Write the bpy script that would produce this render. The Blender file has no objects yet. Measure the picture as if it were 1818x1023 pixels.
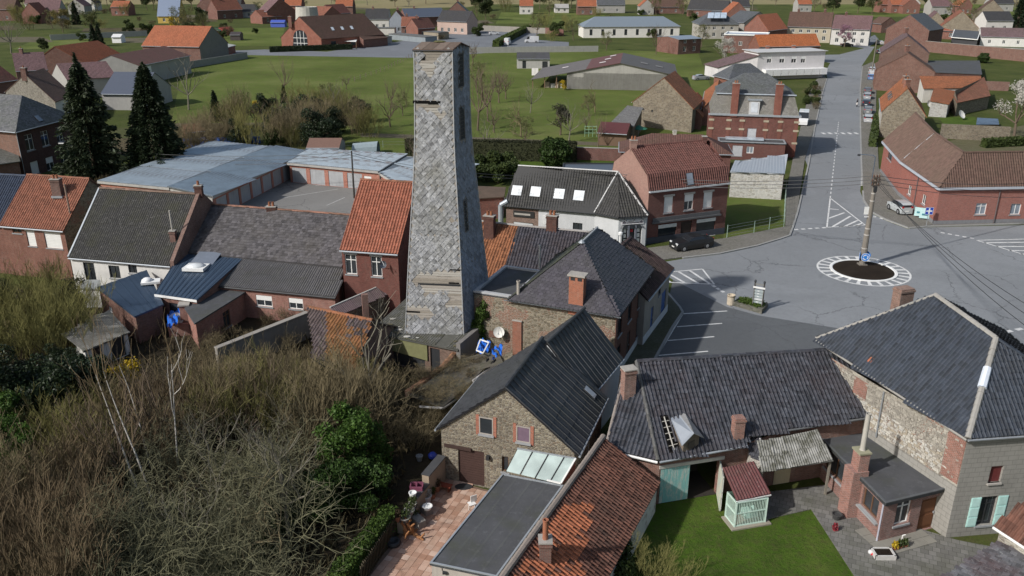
import bpy, math, random
import numpy as np
from mathutils import Vector
R=math.radians
random.seed(7); rng=np.random.default_rng(7)
SC=bpy.context.scene; COL=SC.collection
# ---------------------------------------------------------------- camera, sky, sun, exposure
CH=30.0; FOC=1500.0; PITCH=R(21.2)
cam=bpy.data.cameras.new('camera'); camo=bpy.data.objects.new('camera',cam); COL.objects.link(camo)
camo.location=(0,0,CH); camo.rotation_euler=(R(90)-PITCH,0,0)
cam.sensor_width=36; cam.lens=FOC/1818*36; cam.clip_start=.5; cam.clip_end=6000
SC.camera=camo
SUN_AZ=R(32); SUN_EL=R(37)            # light travels towards +x,+y
wd=bpy.data.worlds.new('World'); SC.world=wd; wd.use_nodes=True
nt=wd.node_tree; bg=nt.nodes['Background']; sky=nt.nodes.new('ShaderNodeTexSky')
sky.sky_type='NISHITA'; sky.sun_disc=False; sky.sun_elevation=SUN_EL
sky.sun_rotation=math.atan2(-math.cos(SUN_AZ),-math.sin(SUN_AZ)); sky.air_density=1.3; sky.dust_density=2.5; sky.ozone_density=1.0
nt.links.new(sky.outputs[0],bg.inputs[0]); bg.inputs[1].default_value=.096
sl=bpy.data.lights.new('sun','SUN'); sl.energy=3.9; sl.angle=R(1.4); sl.color=(1,.972,.935)
so=bpy.data.objects.new('sun',sl); COL.objects.link(so)
sd=Vector((math.cos(SUN_EL)*math.cos(SUN_AZ),math.cos(SUN_EL)*math.sin(SUN_AZ),-math.sin(SUN_EL)))
so.rotation_euler=sd.to_track_quat('-Z','Y').to_euler(); so.location=(-60,-40,80)
SC.view_settings.view_transform='Standard'; SC.view_settings.look='None'
SC.view_settings.exposure=.1; SC.view_settings.gamma=1; SC.view_settings.use_curve_mapping=False
# ---------------------------------------------------------------- surveying: photograph pixel (1818 wide) -> ground plan
_s,_c=math.sin(PITCH),math.cos(PITCH)
def W(px,py,z=0.):
    u=(px-909)/FOC; v=(py-511.5)/FOC; t=(CH-z)/(_s+v*_c)
    return Vector((u*t,t*(_c-v*_s),z))
def WY(px,py,Y):                       # point at plan distance Y
    u=(px-909)/FOC; v=(py-511.5)/FOC; t=Y/(_c-v*_s)
    return Vector((u*t,Y,CH-t*(_s+v*_c)))
def mpp(y): return (y*_c+25*_s)/FOC     # metres per photo pixel at distance y
Z3=Vector((0,0,1))
def v3(p,z=None): return Vector((p[0],p[1],p[2] if z is None else z))
def lerp(a,b,t): return a+(b-a)*t
# ---------------------------------------------------------------- mesh builder
class MB:
    def __init__(s): s.v=[];s.f=[];s.uv=[]
    def poly(s,pts,uv=None,flip=False):
        pts=[Vector(p) for p in pts]
        if flip: pts.reverse()
        n=Vector((0,0,0))
        for i in range(len(pts)):
            a=pts[i];b=pts[(i+1)%len(pts)]
            n+=Vector(((a.y-b.y)*(a.z+b.z),(a.z-b.z)*(a.x+b.x),(a.x-b.x)*(a.y+b.y)))
        if n.length<1e-9: return s
        n.normalize()
        if abs(n.z)>.995: eu=Vector((1,0,0)); ev=Vector((0,1,0))
        else:
            eu=Z3.cross(n).normalized(); ev=n.cross(eu)
        k=len(s.v); s.v+= [tuple(p) for p in pts]; s.f.append(tuple(range(k,k+len(pts))))
        if uv is None: uv=[(p.dot(eu),p.dot(ev)) for p in pts]
        elif flip: uv=list(reversed(uv))
        s.uv+=uv; return s
    def boxf(s,o,ex,ey,ez):            # corner + 3 edge vectors
        o=Vector(o);ex=Vector(ex);ey=Vector(ey);ez=Vector(ez)
        if ex.cross(ey).dot(ez)<0: ex,ey=ey,ex
        a,b,c,d=o,o+ex,o+ex+ey,o+ey; t=[p+ez for p in (a,b,c,d)]
        s.poly([d,c,b,a]); s.poly(t)
        for i,(p,q) in enumerate(((a,b),(b,c),(c,d),(d,a))):
            s.poly([p,q,t[(i+1)%4],t[i]])
        return s
    def box(s,c,sx,sy,sz,rot=0):       # c = bottom centre
        cx=Vector((math.cos(rot),math.sin(rot),0)); cy=Vector((-math.sin(rot),math.cos(rot),0))
        c=Vector(c); return s.boxf(c-cx*sx/2-cy*sy/2,cx*sx,cy*sy,Z3*sz)
    def prism(s,fp,z0,z1,cap=True,bottom=False):
        n=len(fp)
        for i in range(n):
            a,b=fp[i],fp[(i+1)%n]
            s.poly([v3(a,z0),v3(b,z0),v3(b,z1),v3(a,z1)])
        if cap: s.poly([v3(p,z1) for p in fp])
        if bottom: s.poly([v3(p,z0) for p in reversed(fp)])
        return s
    def tube(s,p,q,r0,r1=None,n=6,caps=True):
        p=Vector(p);q=Vector(q); r1=r0 if r1 is None else r1
        d=(q-p)
        if d.length<1e-6: return s
        d.normalize(); a=d.orthogonal().normalized(); b=d.cross(a)
        P=[p+(a*math.cos(i*2*math.pi/n)+b*math.sin(i*2*math.pi/n))*r0 for i in range(n)]
        Q=[q+(a*math.cos(i*2*math.pi/n)+b*math.sin(i*2*math.pi/n))*r1 for i in range(n)]
        L=(q-p).length; k=len(s.v); s.v+=[tuple(x) for x in P+Q]
        for i in range(n):
            j=(i+1)%n; s.f.append((k+i,k+j,k+n+j,k+n+i)); s.uv+=[(i/n,0),((i+1)/n,0),((i+1)/n,L),(i/n,L)]
        if caps:
            s.f.append(tuple(range(k+n-1,k-1,-1))); s.uv+=[(0,0)]*n
            s.f.append(tuple(range(k+n,k+2*n))); s.uv+=[(0,0)]*n
        return s
    def path(s,pts,r,n=6):
        for a,b in zip(pts,pts[1:]): s.tube(a,b,r,r,n)
        return s
    def lathe(s,c,prof,n=12,axis=Z3):
        c=Vector(c); d=Vector(axis).normalized(); a=d.orthogonal().normalized(); b=d.cross(a)
        k=len(s.v)
        for r,z in prof:
            for i in range(n):
                t=2*math.pi*i/n; s.v.append(tuple(c+d*z+(a*math.cos(t)+b*math.sin(t))*r))
        for j in range(len(prof)-1):
            for i in range(n):
                i2=(i+1)%n; s.f.append((k+j*n+i,k+j*n+i2,k+(j+1)*n+i2,k+(j+1)*n+i)); s.uv+=[(i/n,j),((i+1)/n,j),((i+1)/n,j+1),(i/n,j+1)]
        return s
    def ball(s,c,r,n=8,m=5,sc=(1,1,1)):
        c=Vector(c); prof=[(max(.001,math.sin(math.pi*j/m))*r,-math.cos(math.pi*j/m)*r) for j in range(m+1)]
        k=len(s.v); s.lathe((0,0,0),prof,n)
        for i in range(k,len(s.v)):
            x,y,z=s.v[i]; s.v[i]=(c.x+x*sc[0],c.y+y*sc[1],c.z+z*sc[2])
        return s
    def mesh(s,name,mat,off=None,smooth=False):
        me=bpy.data.meshes.new(name); off=off or Vector((0,0,0))
        if off.length>0: vs=[(x-off.x,y-off.y,z-off.z) for x,y,z in s.v]
        else: vs=s.v
        me.from_pydata(vs,[],s.f)
        if len(s.uv)==len(me.loops):
            l=me.uv_layers.new(name='UVMap'); l.data.foreach_set('uv',np.array(s.uv,dtype=np.float32).ravel())
        if mat: me.materials.append(mat)
        if smooth: me.polygons.foreach_set('use_smooth',[True]*len(me.polygons))
        me.update(); return me
def npmesh(name,V,Fq,mat,smooth=False,uv=None):       # fast mesh from numpy quads or tris
    me=bpy.data.meshes.new(name); V=np.asarray(V,dtype=np.float32); Fq=np.asarray(Fq,dtype=np.int32)
    k=Fq.shape[1]; me.vertices.add(len(V)); me.vertices.foreach_set('co',V.ravel())
    me.loops.add(Fq.size); me.loops.foreach_set('vertex_index',Fq.ravel())
    me.polygons.add(len(Fq)); me.polygons.foreach_set('loop_start',np.arange(0,Fq.size,k,dtype=np.int32))
    if uv is not None:
        l=me.uv_layers.new(name='UVMap'); l.data.foreach_set('uv',np.asarray(uv,dtype=np.float32).ravel())
    me.update(calc_edges=True)
    me.polygons.foreach_set('use_smooth',np.full(len(Fq),bool(smooth)))
    me.materials.append(mat); return me
def link(o,parent=None):
    COL.objects.link(o)
    if parent is not None: o.parent=parent
    return o
class T:                                # a thing: an Empty at its base with part meshes
    def __init__(s,name,label,cat,loc=(0,0,0),group=None,kind=None):
        s.o=bpy.data.objects.new(name,None); s.o.empty_display_size=.3; s.o.location=v3(loc); link(s.o)
        s.loc=v3(loc); s.o['label']=label; s.o['category']=cat
        if group: s.o['group']=group
        if kind: s.o['kind']=kind
    def part(s,mb,name,mat,parent=None,smooth=False,stuff=False,label=None):
        me=mb.mesh(name,mat,s.loc,smooth) if isinstance(mb,MB) else mb
        o=bpy.data.objects.new(name,me); link(o,parent or s.o)
        if stuff: o['kind']='stuff'
        if label: o['label']=label
        return o
def solo(mb,name,label,cat,mat,group=None,kind=None,smooth=False,loc=(0,0,0)):
    me=mb.mesh(name,mat,v3(loc),smooth) if isinstance(mb,MB) else mb
    o=bpy.data.objects.new(name,me); o.location=v3(loc); link(o)
    if label: o['label']=label
    if cat: o['category']=cat
    if group: o['group']=group
    if kind: o['kind']=kind
    return o
def structure(mb,name,mat,smooth=False): return solo(mb,name,None,None,mat,kind='structure',smooth=smooth)
def clone(o,loc,rotz=0,scale=1,label=None,group=None):      # a thing with its parts and sub-parts
    r=o.copy(); link(r); r.location=loc; r.rotation_euler=(0,0,rotz); r.scale=(scale,)*3 if not isinstance(scale,tuple) else scale
    if label: r['label']=label
    if group: r['group']=group
    for ch in o.children:
        c=ch.copy(); link(c,r)
        for g in ch.children:
            d=g.copy(); link(d,c)
    return r
# ---------------------------------------------------------------- materials
MATS={}
class N:
    def __init__(s,name,rough=.8,spec=.3):
        m=bpy.data.materials.new(name); m.use_nodes=True; s.m=m; s.t=m.node_tree; s.b=s.t.nodes['Principled BSDF']
        s.b.inputs['Roughness'].default_value=rough; s.b.inputs['Specular IOR Level'].default_value=spec
        tc=s.t.nodes.new('ShaderNodeTexCoord'); s.uv=tc.outputs['UV']; s.ob=s.t.nodes.new('ShaderNodeNewGeometry').outputs['Position']
    def n(s,typ,ins=(),**kw):
        x=s.t.nodes.new('ShaderNode'+typ)
        for k,v in kw.items(): setattr(x,k,v)
        for k,v in dict(ins).items():
            if isinstance(v,bpy.types.NodeSocket): s.t.links.new(v,x.inputs[k])
            else: x.inputs[k].default_value=v
        return x
    def noise(s,vec,scale,detail=4,rough=.55,dist=0):
        return s.n('TexNoise',{'Vector':vec,'Scale':scale,'Detail':detail,'Roughness':rough,'Distortion':dist}).outputs['Fac']
    def ramp(s,f,stops,mode='LINEAR'):
        x=s.n('ValToRGB',{'Fac':f}); x.color_ramp.interpolation=mode; e=x.color_ramp.elements
        while len(e)>1: e.remove(e[-1])
        for i,(p,c) in enumerate(stops):
            el=e[0] if i==0 else e.new(p)
            el.position=p; c=(c,c,c) if not isinstance(c,tuple) else c; el.color=(*c,1)
        return x.outputs[0]
    def mix(s,f,a,b,mode='MIX'):
        x=s.n('Mix',data_type='RGBA',blend_type=mode)
        for k,v in ((0,f),(6,a),(7,b)):
            if isinstance(v,bpy.types.NodeSocket): s.t.links.new(v,x.inputs[k])
            else: x.inputs[k].default_value=(*v,1) if isinstance(v,tuple) else v
        return x.outputs[2]
    def math(s,op,a,b=0,c=None):
        x=s.n('Math',operation=op)
        for k,v in enumerate((a,b) if c is None else (a,b,c)):
            if isinstance(v,bpy.types.NodeSocket): s.t.links.new(v,x.inputs[k])
            else: x.inputs[k].default_value=v
        return x.outputs[0]
    def map(s,vec,scale=(1,1,1),rot=(0,0,0)):
        return s.n('Mapping',{'Vector':vec,'Scale':scale,'Rotation':rot}).outputs[0]
    def sep(s,vec):
        return s.n('SeparateXYZ',{'Vector':vec}).outputs
    def rnd(s):                        # random per piece: island in a joined mesh, or per object
        g=s.n('NewGeometry').outputs['Random Per Island']; o=s.n('ObjectInfo').outputs['Random']
        return s.math('FRACT',s.math('ADD',g,o))
    def col(s,c):
        if isinstance(c,bpy.types.NodeSocket): s.t.links.new(c,s.b.inputs['Base Color'])
        else: s.b.inputs['Base Color'].default_value=(*c,1)
        return s
    def bump(s,h,strength=.5,dist=.02):
        x=s.n('Bump',{'Height':h,'Strength':strength,'Distance':dist}); s.t.links.new(x.outputs[0],s.b.inputs['Normal']); return s
    def set(s,**kw):
        for k,v in kw.items(): s.b.inputs[k.replace('_',' ')].default_value=v
        return s
def memo(f):
    def g(*a,**k):
        key=(f.__name__,a,tuple(sorted(k.items())))
        if key not in MATS: MATS[key]=f(*a,**k)
        return MATS[key]
    return g
def sc(c,k): return tuple(min(1,x*k) for x in c)
@memo
def plain(c,rough=.6,spec=.4,var=.25,scale=3.,metal=0.):
    m=N('paint',rough,spec); f=m.noise(m.ob,scale,5)
    m.col(m.mix(f,sc(c,1-var),sc(c,1+var))).bump(m.noise(m.ob,scale*9,3),.15,.01)
    m.set(Metallic=metal); return m.m
@memo
def brick(c=(.17,.065,.045),mortar=(.2,.18,.16),var=.45,bw=.22,bh=.075,white=0.,dirt=.45):
    m=N('brickwork',.88,.2)
    b=m.n('TexBrick',{'Vector':m.uv,'Color1':(*sc(c,1-var*.5),1),'Color2':(*sc(c,1+var*.7),1),'Mortar':(*mortar,1),'Scale':1.,'Mortar Size':.009,'Mortar Smooth':.2,'Bias':0.,'Brick Width':bw,'Row Height':bh})
    x=m.mix(m.ramp(m.noise(m.ob,.7,6,.65),[(.35,0.),(.75,dirt)]),b.outputs[0],sc(c,.38))
    x=m.mix(m.ramp(m.noise(m.map(m.uv,(1.3,.35,1)),2.2,6,.7),[(.52,0.),(.8,.4)]),x,sc(mortar,1.15))
    if white>0: x=m.mix(m.ramp(m.noise(m.ob,1.6,7,.7),[(.62-white*.5,1.),(.75-white*.3,0.)]),x,(.62,.61,.57))
    m.col(x).bump(m.math('ADD',m.math('MULTIPLY',b.outputs[1],-1.),m.math('MULTIPLY',m.noise(m.ob,30,3),.5)),.6,.012); return m.m
@memo
def stone(cols=((.3,.26,.19),(.2,.17,.13),(.4,.35,.26),(.26,.2,.14)),mortar=(.3,.28,.24),scale=5.2,brickmix=0.,dirt=.4,warm=(.19,.08,.05)):
    m=N('rubble_stone',.9,.2); vec=m.map(m.uv,(scale*.62,scale*1.15,1))
    vec=m.n('VectorMath',{0:vec,1:m.n('VectorMath',{0:m.n('TexNoise',{'Vector':m.uv,'Scale':3.,'Detail':3.}).outputs['Color'],'Scale':.8},operation='SCALE').outputs[0]},operation='ADD').outputs[0]
    v=m.n('TexVoronoi',{'Vector':vec,'Scale':1.,'Randomness':.85}); e=m.n('TexVoronoi',{'Vector':vec,'Scale':1.,'Randomness':.85},feature='DISTANCE_TO_EDGE').outputs['Distance']
    k=m.sep(v.outputs['Color'])[0]
    x=m.ramp(k,[(0.,cols[0]),(.3,cols[1]),(.62,cols[2]),(.88,cols[3])],'CONSTANT')
    x=m.mix(m.noise(m.ob,24,5,.7),sc((1,1,1),.72),sc((1,1,1),1.)) if False else m.mix(.75,x,m.mix(m.noise(m.uv,22,5,.7),(.25,.25,.25),(1.,1.,1.)),'MULTIPLY')
    if brickmix>0:
        b=m.n('TexBrick',{'Vector':m.uv,'Color1':(*sc(warm,.8),1),'Color2':(*sc(warm,1.4),1),'Mortar':(*mortar,1),'Scale':1.,'Mortar Size':.01,'Brick Width':.22,'Row Height':.075}).outputs[0]
        x=m.mix(m.ramp(m.noise(m.uv,.55,3,.5),[(.62-brickmix*.2,0.),(.64-brickmix*.2,1.)]),x,b)
    ed=m.ramp(e,[(.03,1.),(.11,0.)]); x=m.mix(m.math('MULTIPLY',ed,.8),x,mortar)
    x=m.mix(m.ramp(m.noise(m.ob,.5,6,.65),[(.4,0.),(.75,dirt)]),x,sc(cols[1],.5))
    m.col(x).bump(m.math('ADD',m.ramp(e,[(0.,0.),(.2,1.)]),m.math('MULTIPLY',m.noise(m.uv,20,4),.6)),.8,.03); return m.m
@memo
def render_(c=(.45,.43,.4),dirt=.35,streak=.5,joint=0):
    m=N('render_coat',.9,.15)
    x=m.mix(m.noise(m.ob,1.1,6,.65),sc(c,.82),sc(c,1.1))
    x=m.mix(m.math('MULTIPLY',m.ramp(m.noise(m.map(m.uv,(2.6,.16,1)),1.5,6,.7),[(.45,0.),(.75,1.)]),streak),x,sc(c,.55))
    x=m.mix(m.ramp(m.noise(m.ob,.35,5,.7),[(.5,0.),(.75,dirt)]),x,sc(c,.45))
    h=m.noise(m.ob,40,4,.7)
    if joint:
        b=m.n('TexBrick',{'Vector':m.uv,'Color1':(1,1,1,1),'Color2':(.9,.9,.9,1),'Mortar':(.5,.5,.5,1),'Scale':1.,'Mortar Size':.02,'Brick Width':joint*2,'Row Height':joint})
        x=m.mix(.5,x,b.outputs[0],'MULTIPLY'); h=m.math('SUBTRACT',h,b.outputs[1])
    m.col(x).bump(h,.35,.012); return m.m
@memo
def tiles(c=(.3,.1,.05),var=.5,moss=(.06,.055,.03),mossamt=.5,pale=(.3,.3,.28),paleamt=.25,rough=.72,spec=.3,alt=None,grime=0.):
    m=N('roof_tile',rough,spec); r=m.rnd()
    x=m.ramp(r,[(0.,sc(c,1-var)),(.35,sc(c,1-var*.3)),(.7,c),(1.,sc(c,1+var*.6))])
    if alt:
        x=m.mix(m.ramp(m.noise(m.ob,.38,3,.5),[(.47,0.),(.58,1.)]),x,m.mix(m.ramp(r,[(.2,0.),(.8,1.)]),sc(alt,.75),sc(alt,1.2)))
    x=m.mix(m.math('MULTIPLY',m.ramp(m.noise(m.ob,.5,7,.7),[(.42,0.),(.7,1.)]),mossamt),x,moss)
    x=m.mix(m.math('MULTIPLY',m.ramp(m.noise(m.ob,5.,6,.75),[(.56,0.),(.7,1.)]),paleamt),x,pale)
    x=m.mix(.6,x,m.ramp(m.noise(m.ob,18,4,.7),[(.25,.55),(.7,1.)]),'MULTIPLY')
    if grime: x=m.mix(grime,x,m.ramp(m.noise(m.ob,5.5,7,.8),[(.38,.25),(.5,.8),(.62,1.2)]),'MULTIPLY')
    m.col(x).bump(m.noise(m.ob,25,4,.7),.3,.01); return m.m
@memo
def far_tiles(c=(.3,.1,.05),var=.3,mossamt=.35,moss=(.06,.055,.03),tw=.26,th=.34,relief=1.,pale=.2):
    m=N('tiled_roof',.8,.25); s=m.sep(m.uv)
    b=m.n('TexBrick',{'Vector':m.uv,'Color1':(*sc(c,1-var),1),'Color2':(*sc(c,1+var),1),'Mortar':(*sc(c,.45),1),'Scale':1.,'Mortar Size':.022,'Mortar Smooth':.4,'Brick Width':tw,'Row Height':th},offset=0.)
    x=m.mix(m.math('MULTIPLY',m.ramp(m.noise(m.ob,.35,7,.7),[(.4,0.),(.72,1.)]),mossamt),b.outputs[0],moss)
    x=m.mix(m.math('MULTIPLY',m.ramp(m.noise(m.ob,3.,6,.75),[(.56,0.),(.72,1.)]),pale),x,(.33,.32,.3))
    x=m.mix(m.ramp(m.noise(m.map(m.uv,(1.6,.12,1)),1.,5,.7),[(.5,0.),(.8,.4)]),x,sc(c,.5))
    hx=m.math('PINGPONG',s[0],tw/2); hy=m.math('FRACT',m.math('DIVIDE',s[1],-th))
    m.col(x).bump(m.math('ADD',m.math('MULTIPLY',hx,5.*relief),m.math('MULTIPLY',hy,-.35)),.9,.08); return m.m
@memo
def slate(c=(.055,.055,.065),var=.35,sw=.3,sh=.2,lichen=.3,moss=.3,mossc=(.05,.06,.03)):
    m=N('slate_roof',.6,.4)
    b=m.n('TexBrick',{'Vector':m.uv,'Color1':(*sc(c,1-var),1),'Color2':(*sc(c,1+var),1),'Mortar':(*sc(c,.4),1),'Scale':1.,'Mortar Size':.012,'Brick Width':sw,'Row Height':sh})
    x=m.mix(m.math('MULTIPLY',m.ramp(m.noise(m.ob,.4,7,.7),[(.42,0.),(.7,1.)]),moss),b.outputs[0],mossc)
    x=m.mix(m.math('MULTIPLY',m.ramp(m.noise(m.ob,4.,7,.8),[(.57,0.),(.68,1.)]),lichen),x,(.33,.34,.31))
    hy=m.math('FRACT',m.math('DIVIDE',m.sep(m.uv)[1],-sh))
    m.col(x).bump(m.math('ADD',m.math('MULTIPLY',b.outputs[1],-.6),m.math('MULTIPLY',hy,-.4)),.6,.03); return m.m
@memo
def corr(c=(.16,.15,.15),var=.35,pale=.35,moss=.3,rust=0.,rough=.8,metal=0.,mossc=(.07,.07,.045),spec=.3,streak=.45,ms=.55,mt=.46):
    m=N('corrugated_sheet',rough,spec)
    x=m.mix(m.noise(m.ob,1.4,6,.7),sc(c,1-var),sc(c,1+var))
    x=m.mix(m.math('MULTIPLY',m.ramp(m.noise(m.map(m.uv,(3.2,.3,1)),1.2,6,.7),[(.48,0.),(.75,1.)]),streak),x,sc(c,.5))
    x=m.mix(m.math('MULTIPLY',m.ramp(m.noise(m.ob,4.5,7,.78),[(.54,0.),(.68,1.)]),pale),x,(.36,.35,.32))
    x=m.mix(m.math('MULTIPLY',m.ramp(m.noise(m.ob,ms,6,.72),[(mt,0.),(mt+.2,1.)]),moss),x,mossc)
    if rust: x=m.mix(m.math('MULTIPLY',m.ramp(m.noise(m.map(m.uv,(.5,.9,1)),.35,6,.7),[(.5,0.),(.62,1.)]),rust),x,(.12,.06,.035))
    m.col(x).bump(m.noise(m.ob,14,4),.2,.01); m.set(Metallic=metal); return m.m
@memo
def felt(c=(.05,.052,.056),rough=.85,patch=.4):
    m=N('roofing_felt',rough,.3)
    x=m.mix(m.noise(m.ob,.8,7,.7),sc(c,.6),sc(c,1.5)); x=m.mix(m.ramp(m.noise(m.ob,2.6,7,.75),[(.55,0.),(.75,patch)]),x,sc(c,2.6))
    x=m.mix(m.ramp(m.noise(m.ob,.45,5,.6),[(.5,0.),(.7,.5)]),x,(.055,.06,.035))
    m.col(x).bump(m.noise(m.ob,9,6,.7),.35,.02); return m.m
@memo
def glass(c=(.03,.035,.04),rough=.08):
    m=N('window_glass',rough,.6); f=m.noise(m.ob,.9,2)
    m.col(m.mix(f,sc(c,.6),sc(c,1.6))); return m.m
@memo
def wood(c=(.2,.13,.08),var=.4,pw=.14,rough=.75,vert=True,wear=0.,wearc=(.4,.38,.33)):
    m=N('wood_boards',rough,.25)
    f=m.noise(m.map(m.uv,(9,.7,1) if vert else (.7,9,1)),2.,6,.7)
    x=m.mix(f,sc(c,1-var),sc(c,1+var))
    if wear: x=m.mix(m.ramp(m.noise(m.map(m.uv,(3.,.8,1) if vert else (.8,3.,1)),1.6,7,.75),[(.55-wear*.2,0.),(.62-wear*.1,1.)]),x,wearc)
    m.col(x).bump(f,.4,.01); return m.m
@memo
def metalm(c=(.4,.42,.44),rough=.45,metal=.6):
    m=N('metal',rough,.5); m.col(m.mix(m.noise(m.ob,2.5,6,.7),sc(c,.75),sc(c,1.15))); m.set(Metallic=metal); return m.m
@memo
def carpaint(c):
    m=N('car_paint',.28,.5); m.col(m.mix(m.noise(m.ob,1.5,4),sc(c,.85),sc(c,1.1))); m.set(Coat_Weight=.5,Coat_Roughness=.1); return m.m
@memo
def bark(c=(.09,.075,.06),var=.5):
    m=N('bark',.95,.1); m.col(m.mix(m.noise(m.ob,3.,5,.7),sc(c,1-var),sc(c,1+var))); return m.m
@memo
def leafm(c=(.045,.075,.02),var=.5,rough=.6,trans=.25):
    m=N('leaf',rough,.25); r=m.rnd(); n_=m.noise(m.ob,.55,3,.5)
    x=m.ramp(m.math('ADD',m.math('MULTIPLY',r,.6),m.math('MULTIPLY',n_,.4)),[(.1,sc(c,1-var)),(.5,c),(.95,sc(c,1+var*1.3))])
    m.col(x)
    if trans:
        tr=m.n('BsdfTranslucent',{'Color':x}); mx=m.n('MixShader',{0:trans}); out=m.t.nodes['Material Output']
        m.t.links.new(m.b.outputs[0],mx.inputs[1]); m.t.links.new(tr.outputs[0],mx.inputs[2]); m.t.links.new(mx.outputs[0],out.inputs[0])
    return m.m
WHITE=plain((.72,.72,.7),.55,.3,.1); DARKM=plain((.03,.032,.035),.5,.4,.2); GREYM=metalm((.34,.36,.38),.5,.4)
ZINC=metalm((.36,.39,.42),.55,.35); MORTAR=render_((.36,.34,.31),.3,.4)
# ---------------------------------------------------------------- ground, roads
def gpoly(pts,z): return [W(x,y,0)*1 + Vector((0,0,z)) for x,y in pts]
def grass_mat(name,cols,sc1=.06,sc2=.7,patch=(.1,.085,.04),pamt=.5):
    m=N(name,.95,.1); a=m.noise(m.ob,sc1,6,.6); b=m.noise(m.ob,sc2,7,.75); c=m.noise(m.ob,5.,6,.8)
    x=m.ramp(a,[(.3,cols[0]),(.52,cols[1]),(.7,cols[2])]); x=m.mix(m.ramp(b,[(.45,0.),(.72,pamt)]),x,patch)
    x=m.mix(.8,x,m.ramp(c,[(.2,.45),(.75,1.)]),'MULTIPLY')
    m.col(x).bump(m.math('ADD',b,c),.9,.12); return m.m
GRASS=grass_mat('meadow_grass',((.08,.108,.024),(.122,.162,.036),(.18,.205,.065)),.05,.5,(.15,.13,.06),.6)
GRASS2=grass_mat('rough_grass',((.05,.07,.018),(.075,.1,.022),(.11,.12,.04)),.12,1.2,(.12,.1,.055),.7)
LAWN=grass_mat('lawn_grass',((.055,.1,.014),(.08,.142,.018),(.12,.165,.032)),.45,2.4,(.1,.09,.04),.8)
SOIL=grass_mat('leaf_litter',((.035,.028,.018),(.06,.047,.032),(.075,.055,.035)),.25,2.,(.035,.04,.018),.8)
FIELD=grass_mat('field',((.25,.21,.11),(.3,.26,.14),(.2,.21,.09)),.012,.08,(.28,.23,.13),.4)
EARTH=grass_mat('bare_earth',((.03,.022,.016),(.04,.03,.022),(.055,.042,.03)),.5,5.,(.02,.015,.012),.6)
def asphalt_mat(name,c,crack=.5,sc1=.09):
    m=N(name,.9,.22); f=m.noise(m.ob,sc1,7,.7); g=m.noise(m.ob,1.7,7,.75); h=m.noise(m.ob,45,3,.8)
    x=m.mix(f,sc(c,.72),sc(c,1.28)); x=m.mix(m.ramp(g,[(.45,0.),(.75,.45)]),x,sc(c,.6)); x=m.mix(m.ramp(m.noise(m.ob,.035,3,.5,1.5),[(.46,0.),(.49,.22),(.62,.22),(.66,0.)]),x,sc(c,.62)); x=m.mix(m.ramp(h,[(.45,0.),(.8,.45)]),x,sc(c,1.9))
    wv=m.n('VectorMath',{0:m.map(m.ob,(.13,.13,.13)),1:m.n('VectorMath',{0:m.n('TexNoise',{'Vector':m.ob,'Scale':.5,'Detail':6.,'Roughness':.7}).outputs['Color'],'Scale':.28},operation='SCALE').outputs[0]},operation='ADD').outputs[0]
    e=m.n('TexVoronoi',{'Vector':wv,'Scale':1.,'Randomness':1.},feature='DISTANCE_TO_EDGE').outputs['Distance']
    k=m.math('MULTIPLY',m.ramp(e,[(.003,1.),(.009,0.)]),m.ramp(m.noise(m.ob,.11,2),[(.45,0.),(.52,crack)]))
    x=m.mix(k,x,sc(c,.25)); m.col(x).bump(m.math('SUBTRACT',h,k),.4,.01); return m.m
ROAD=asphalt_mat('asphalt',(.2,.21,.22),.6); LOT=asphalt_mat('parking_asphalt',(.1,.106,.112),.25); FARROAD=asphalt_mat('far_asphalt',(.16,.17,.185),.2)
YARD=asphalt_mat('yard_concrete',(.19,.185,.175),.6)
def paver_mat(name,c,w=.2,h=.1,moss=.3):
    m=N(name,.9,.15); v=m.map(m.ob,(1,1,1),(0,0,.4))
    b=m.n('TexBrick',{'Vector':v,'Color1':(*sc(c,.8),1),'Color2':(*sc(c,1.2),1),'Mortar':(*sc(c,.45),1),'Scale':1.,'Mortar Size':.012,'Brick Width':w,'Row Height':h})
    x=m.mix(m.ramp(m.noise(m.ob,.35,6,.7),[(.42,0.),(.75,moss)]),b.outputs[0],(.06,.065,.03)); x=m.mix(m.ramp(m.noise(m.ob,2.,6,.75),[(.5,0.),(.8,.4)]),x,sc(c,.5))
    m.col(x).bump(b.outputs[1],-.3,.01); return m.m
PAVE=paver_mat('paving',(.2,.19,.17)); PAVE2=paver_mat('grey_flags',(.17,.165,.155),.4,.4,.55); KERB=render_((.3,.3,.29),.4,.2)
def paint_mat():
    m=N('road_paint',.8,.2); f=m.noise(m.ob,1.3,7,.8); g=m.noise(m.ob,14,4,.8)
    x=m.mix(m.ramp(m.math('ADD',m.math('MULTIPLY',f,.55),m.math('MULTIPLY',g,.45)),[(.44,(.24,.24,.24)),(.55,(.62,.62,.6))]),(.2,.2,.2),(1,1,1),'MULTIPLY') if False else m.ramp(m.math('ADD',m.math('MULTIPLY',f,.5),m.math('MULTIPLY',g,.5)),[(.38,(.2,.2,.2)),(.47,(.55,.55,.54)),(.6,(.72,.72,.7))])
    m.col(x); return m.m
PAINT=paint_mat()
g=MB().poly([(-900,-60,0),(1200,-60,0),(1600,2500,0),(-1600,2500,0)]); structure(g,'ground',GRASS2)
LZ=[.004]
def flat(pts,name,mat,z):
    return structure(MB().poly(gpoly(pts,z)),name,mat)
def flatw(pts,name,mat,z):
    return structure(MB().poly([v3(p,z) for p in pts]),name,mat)
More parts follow.
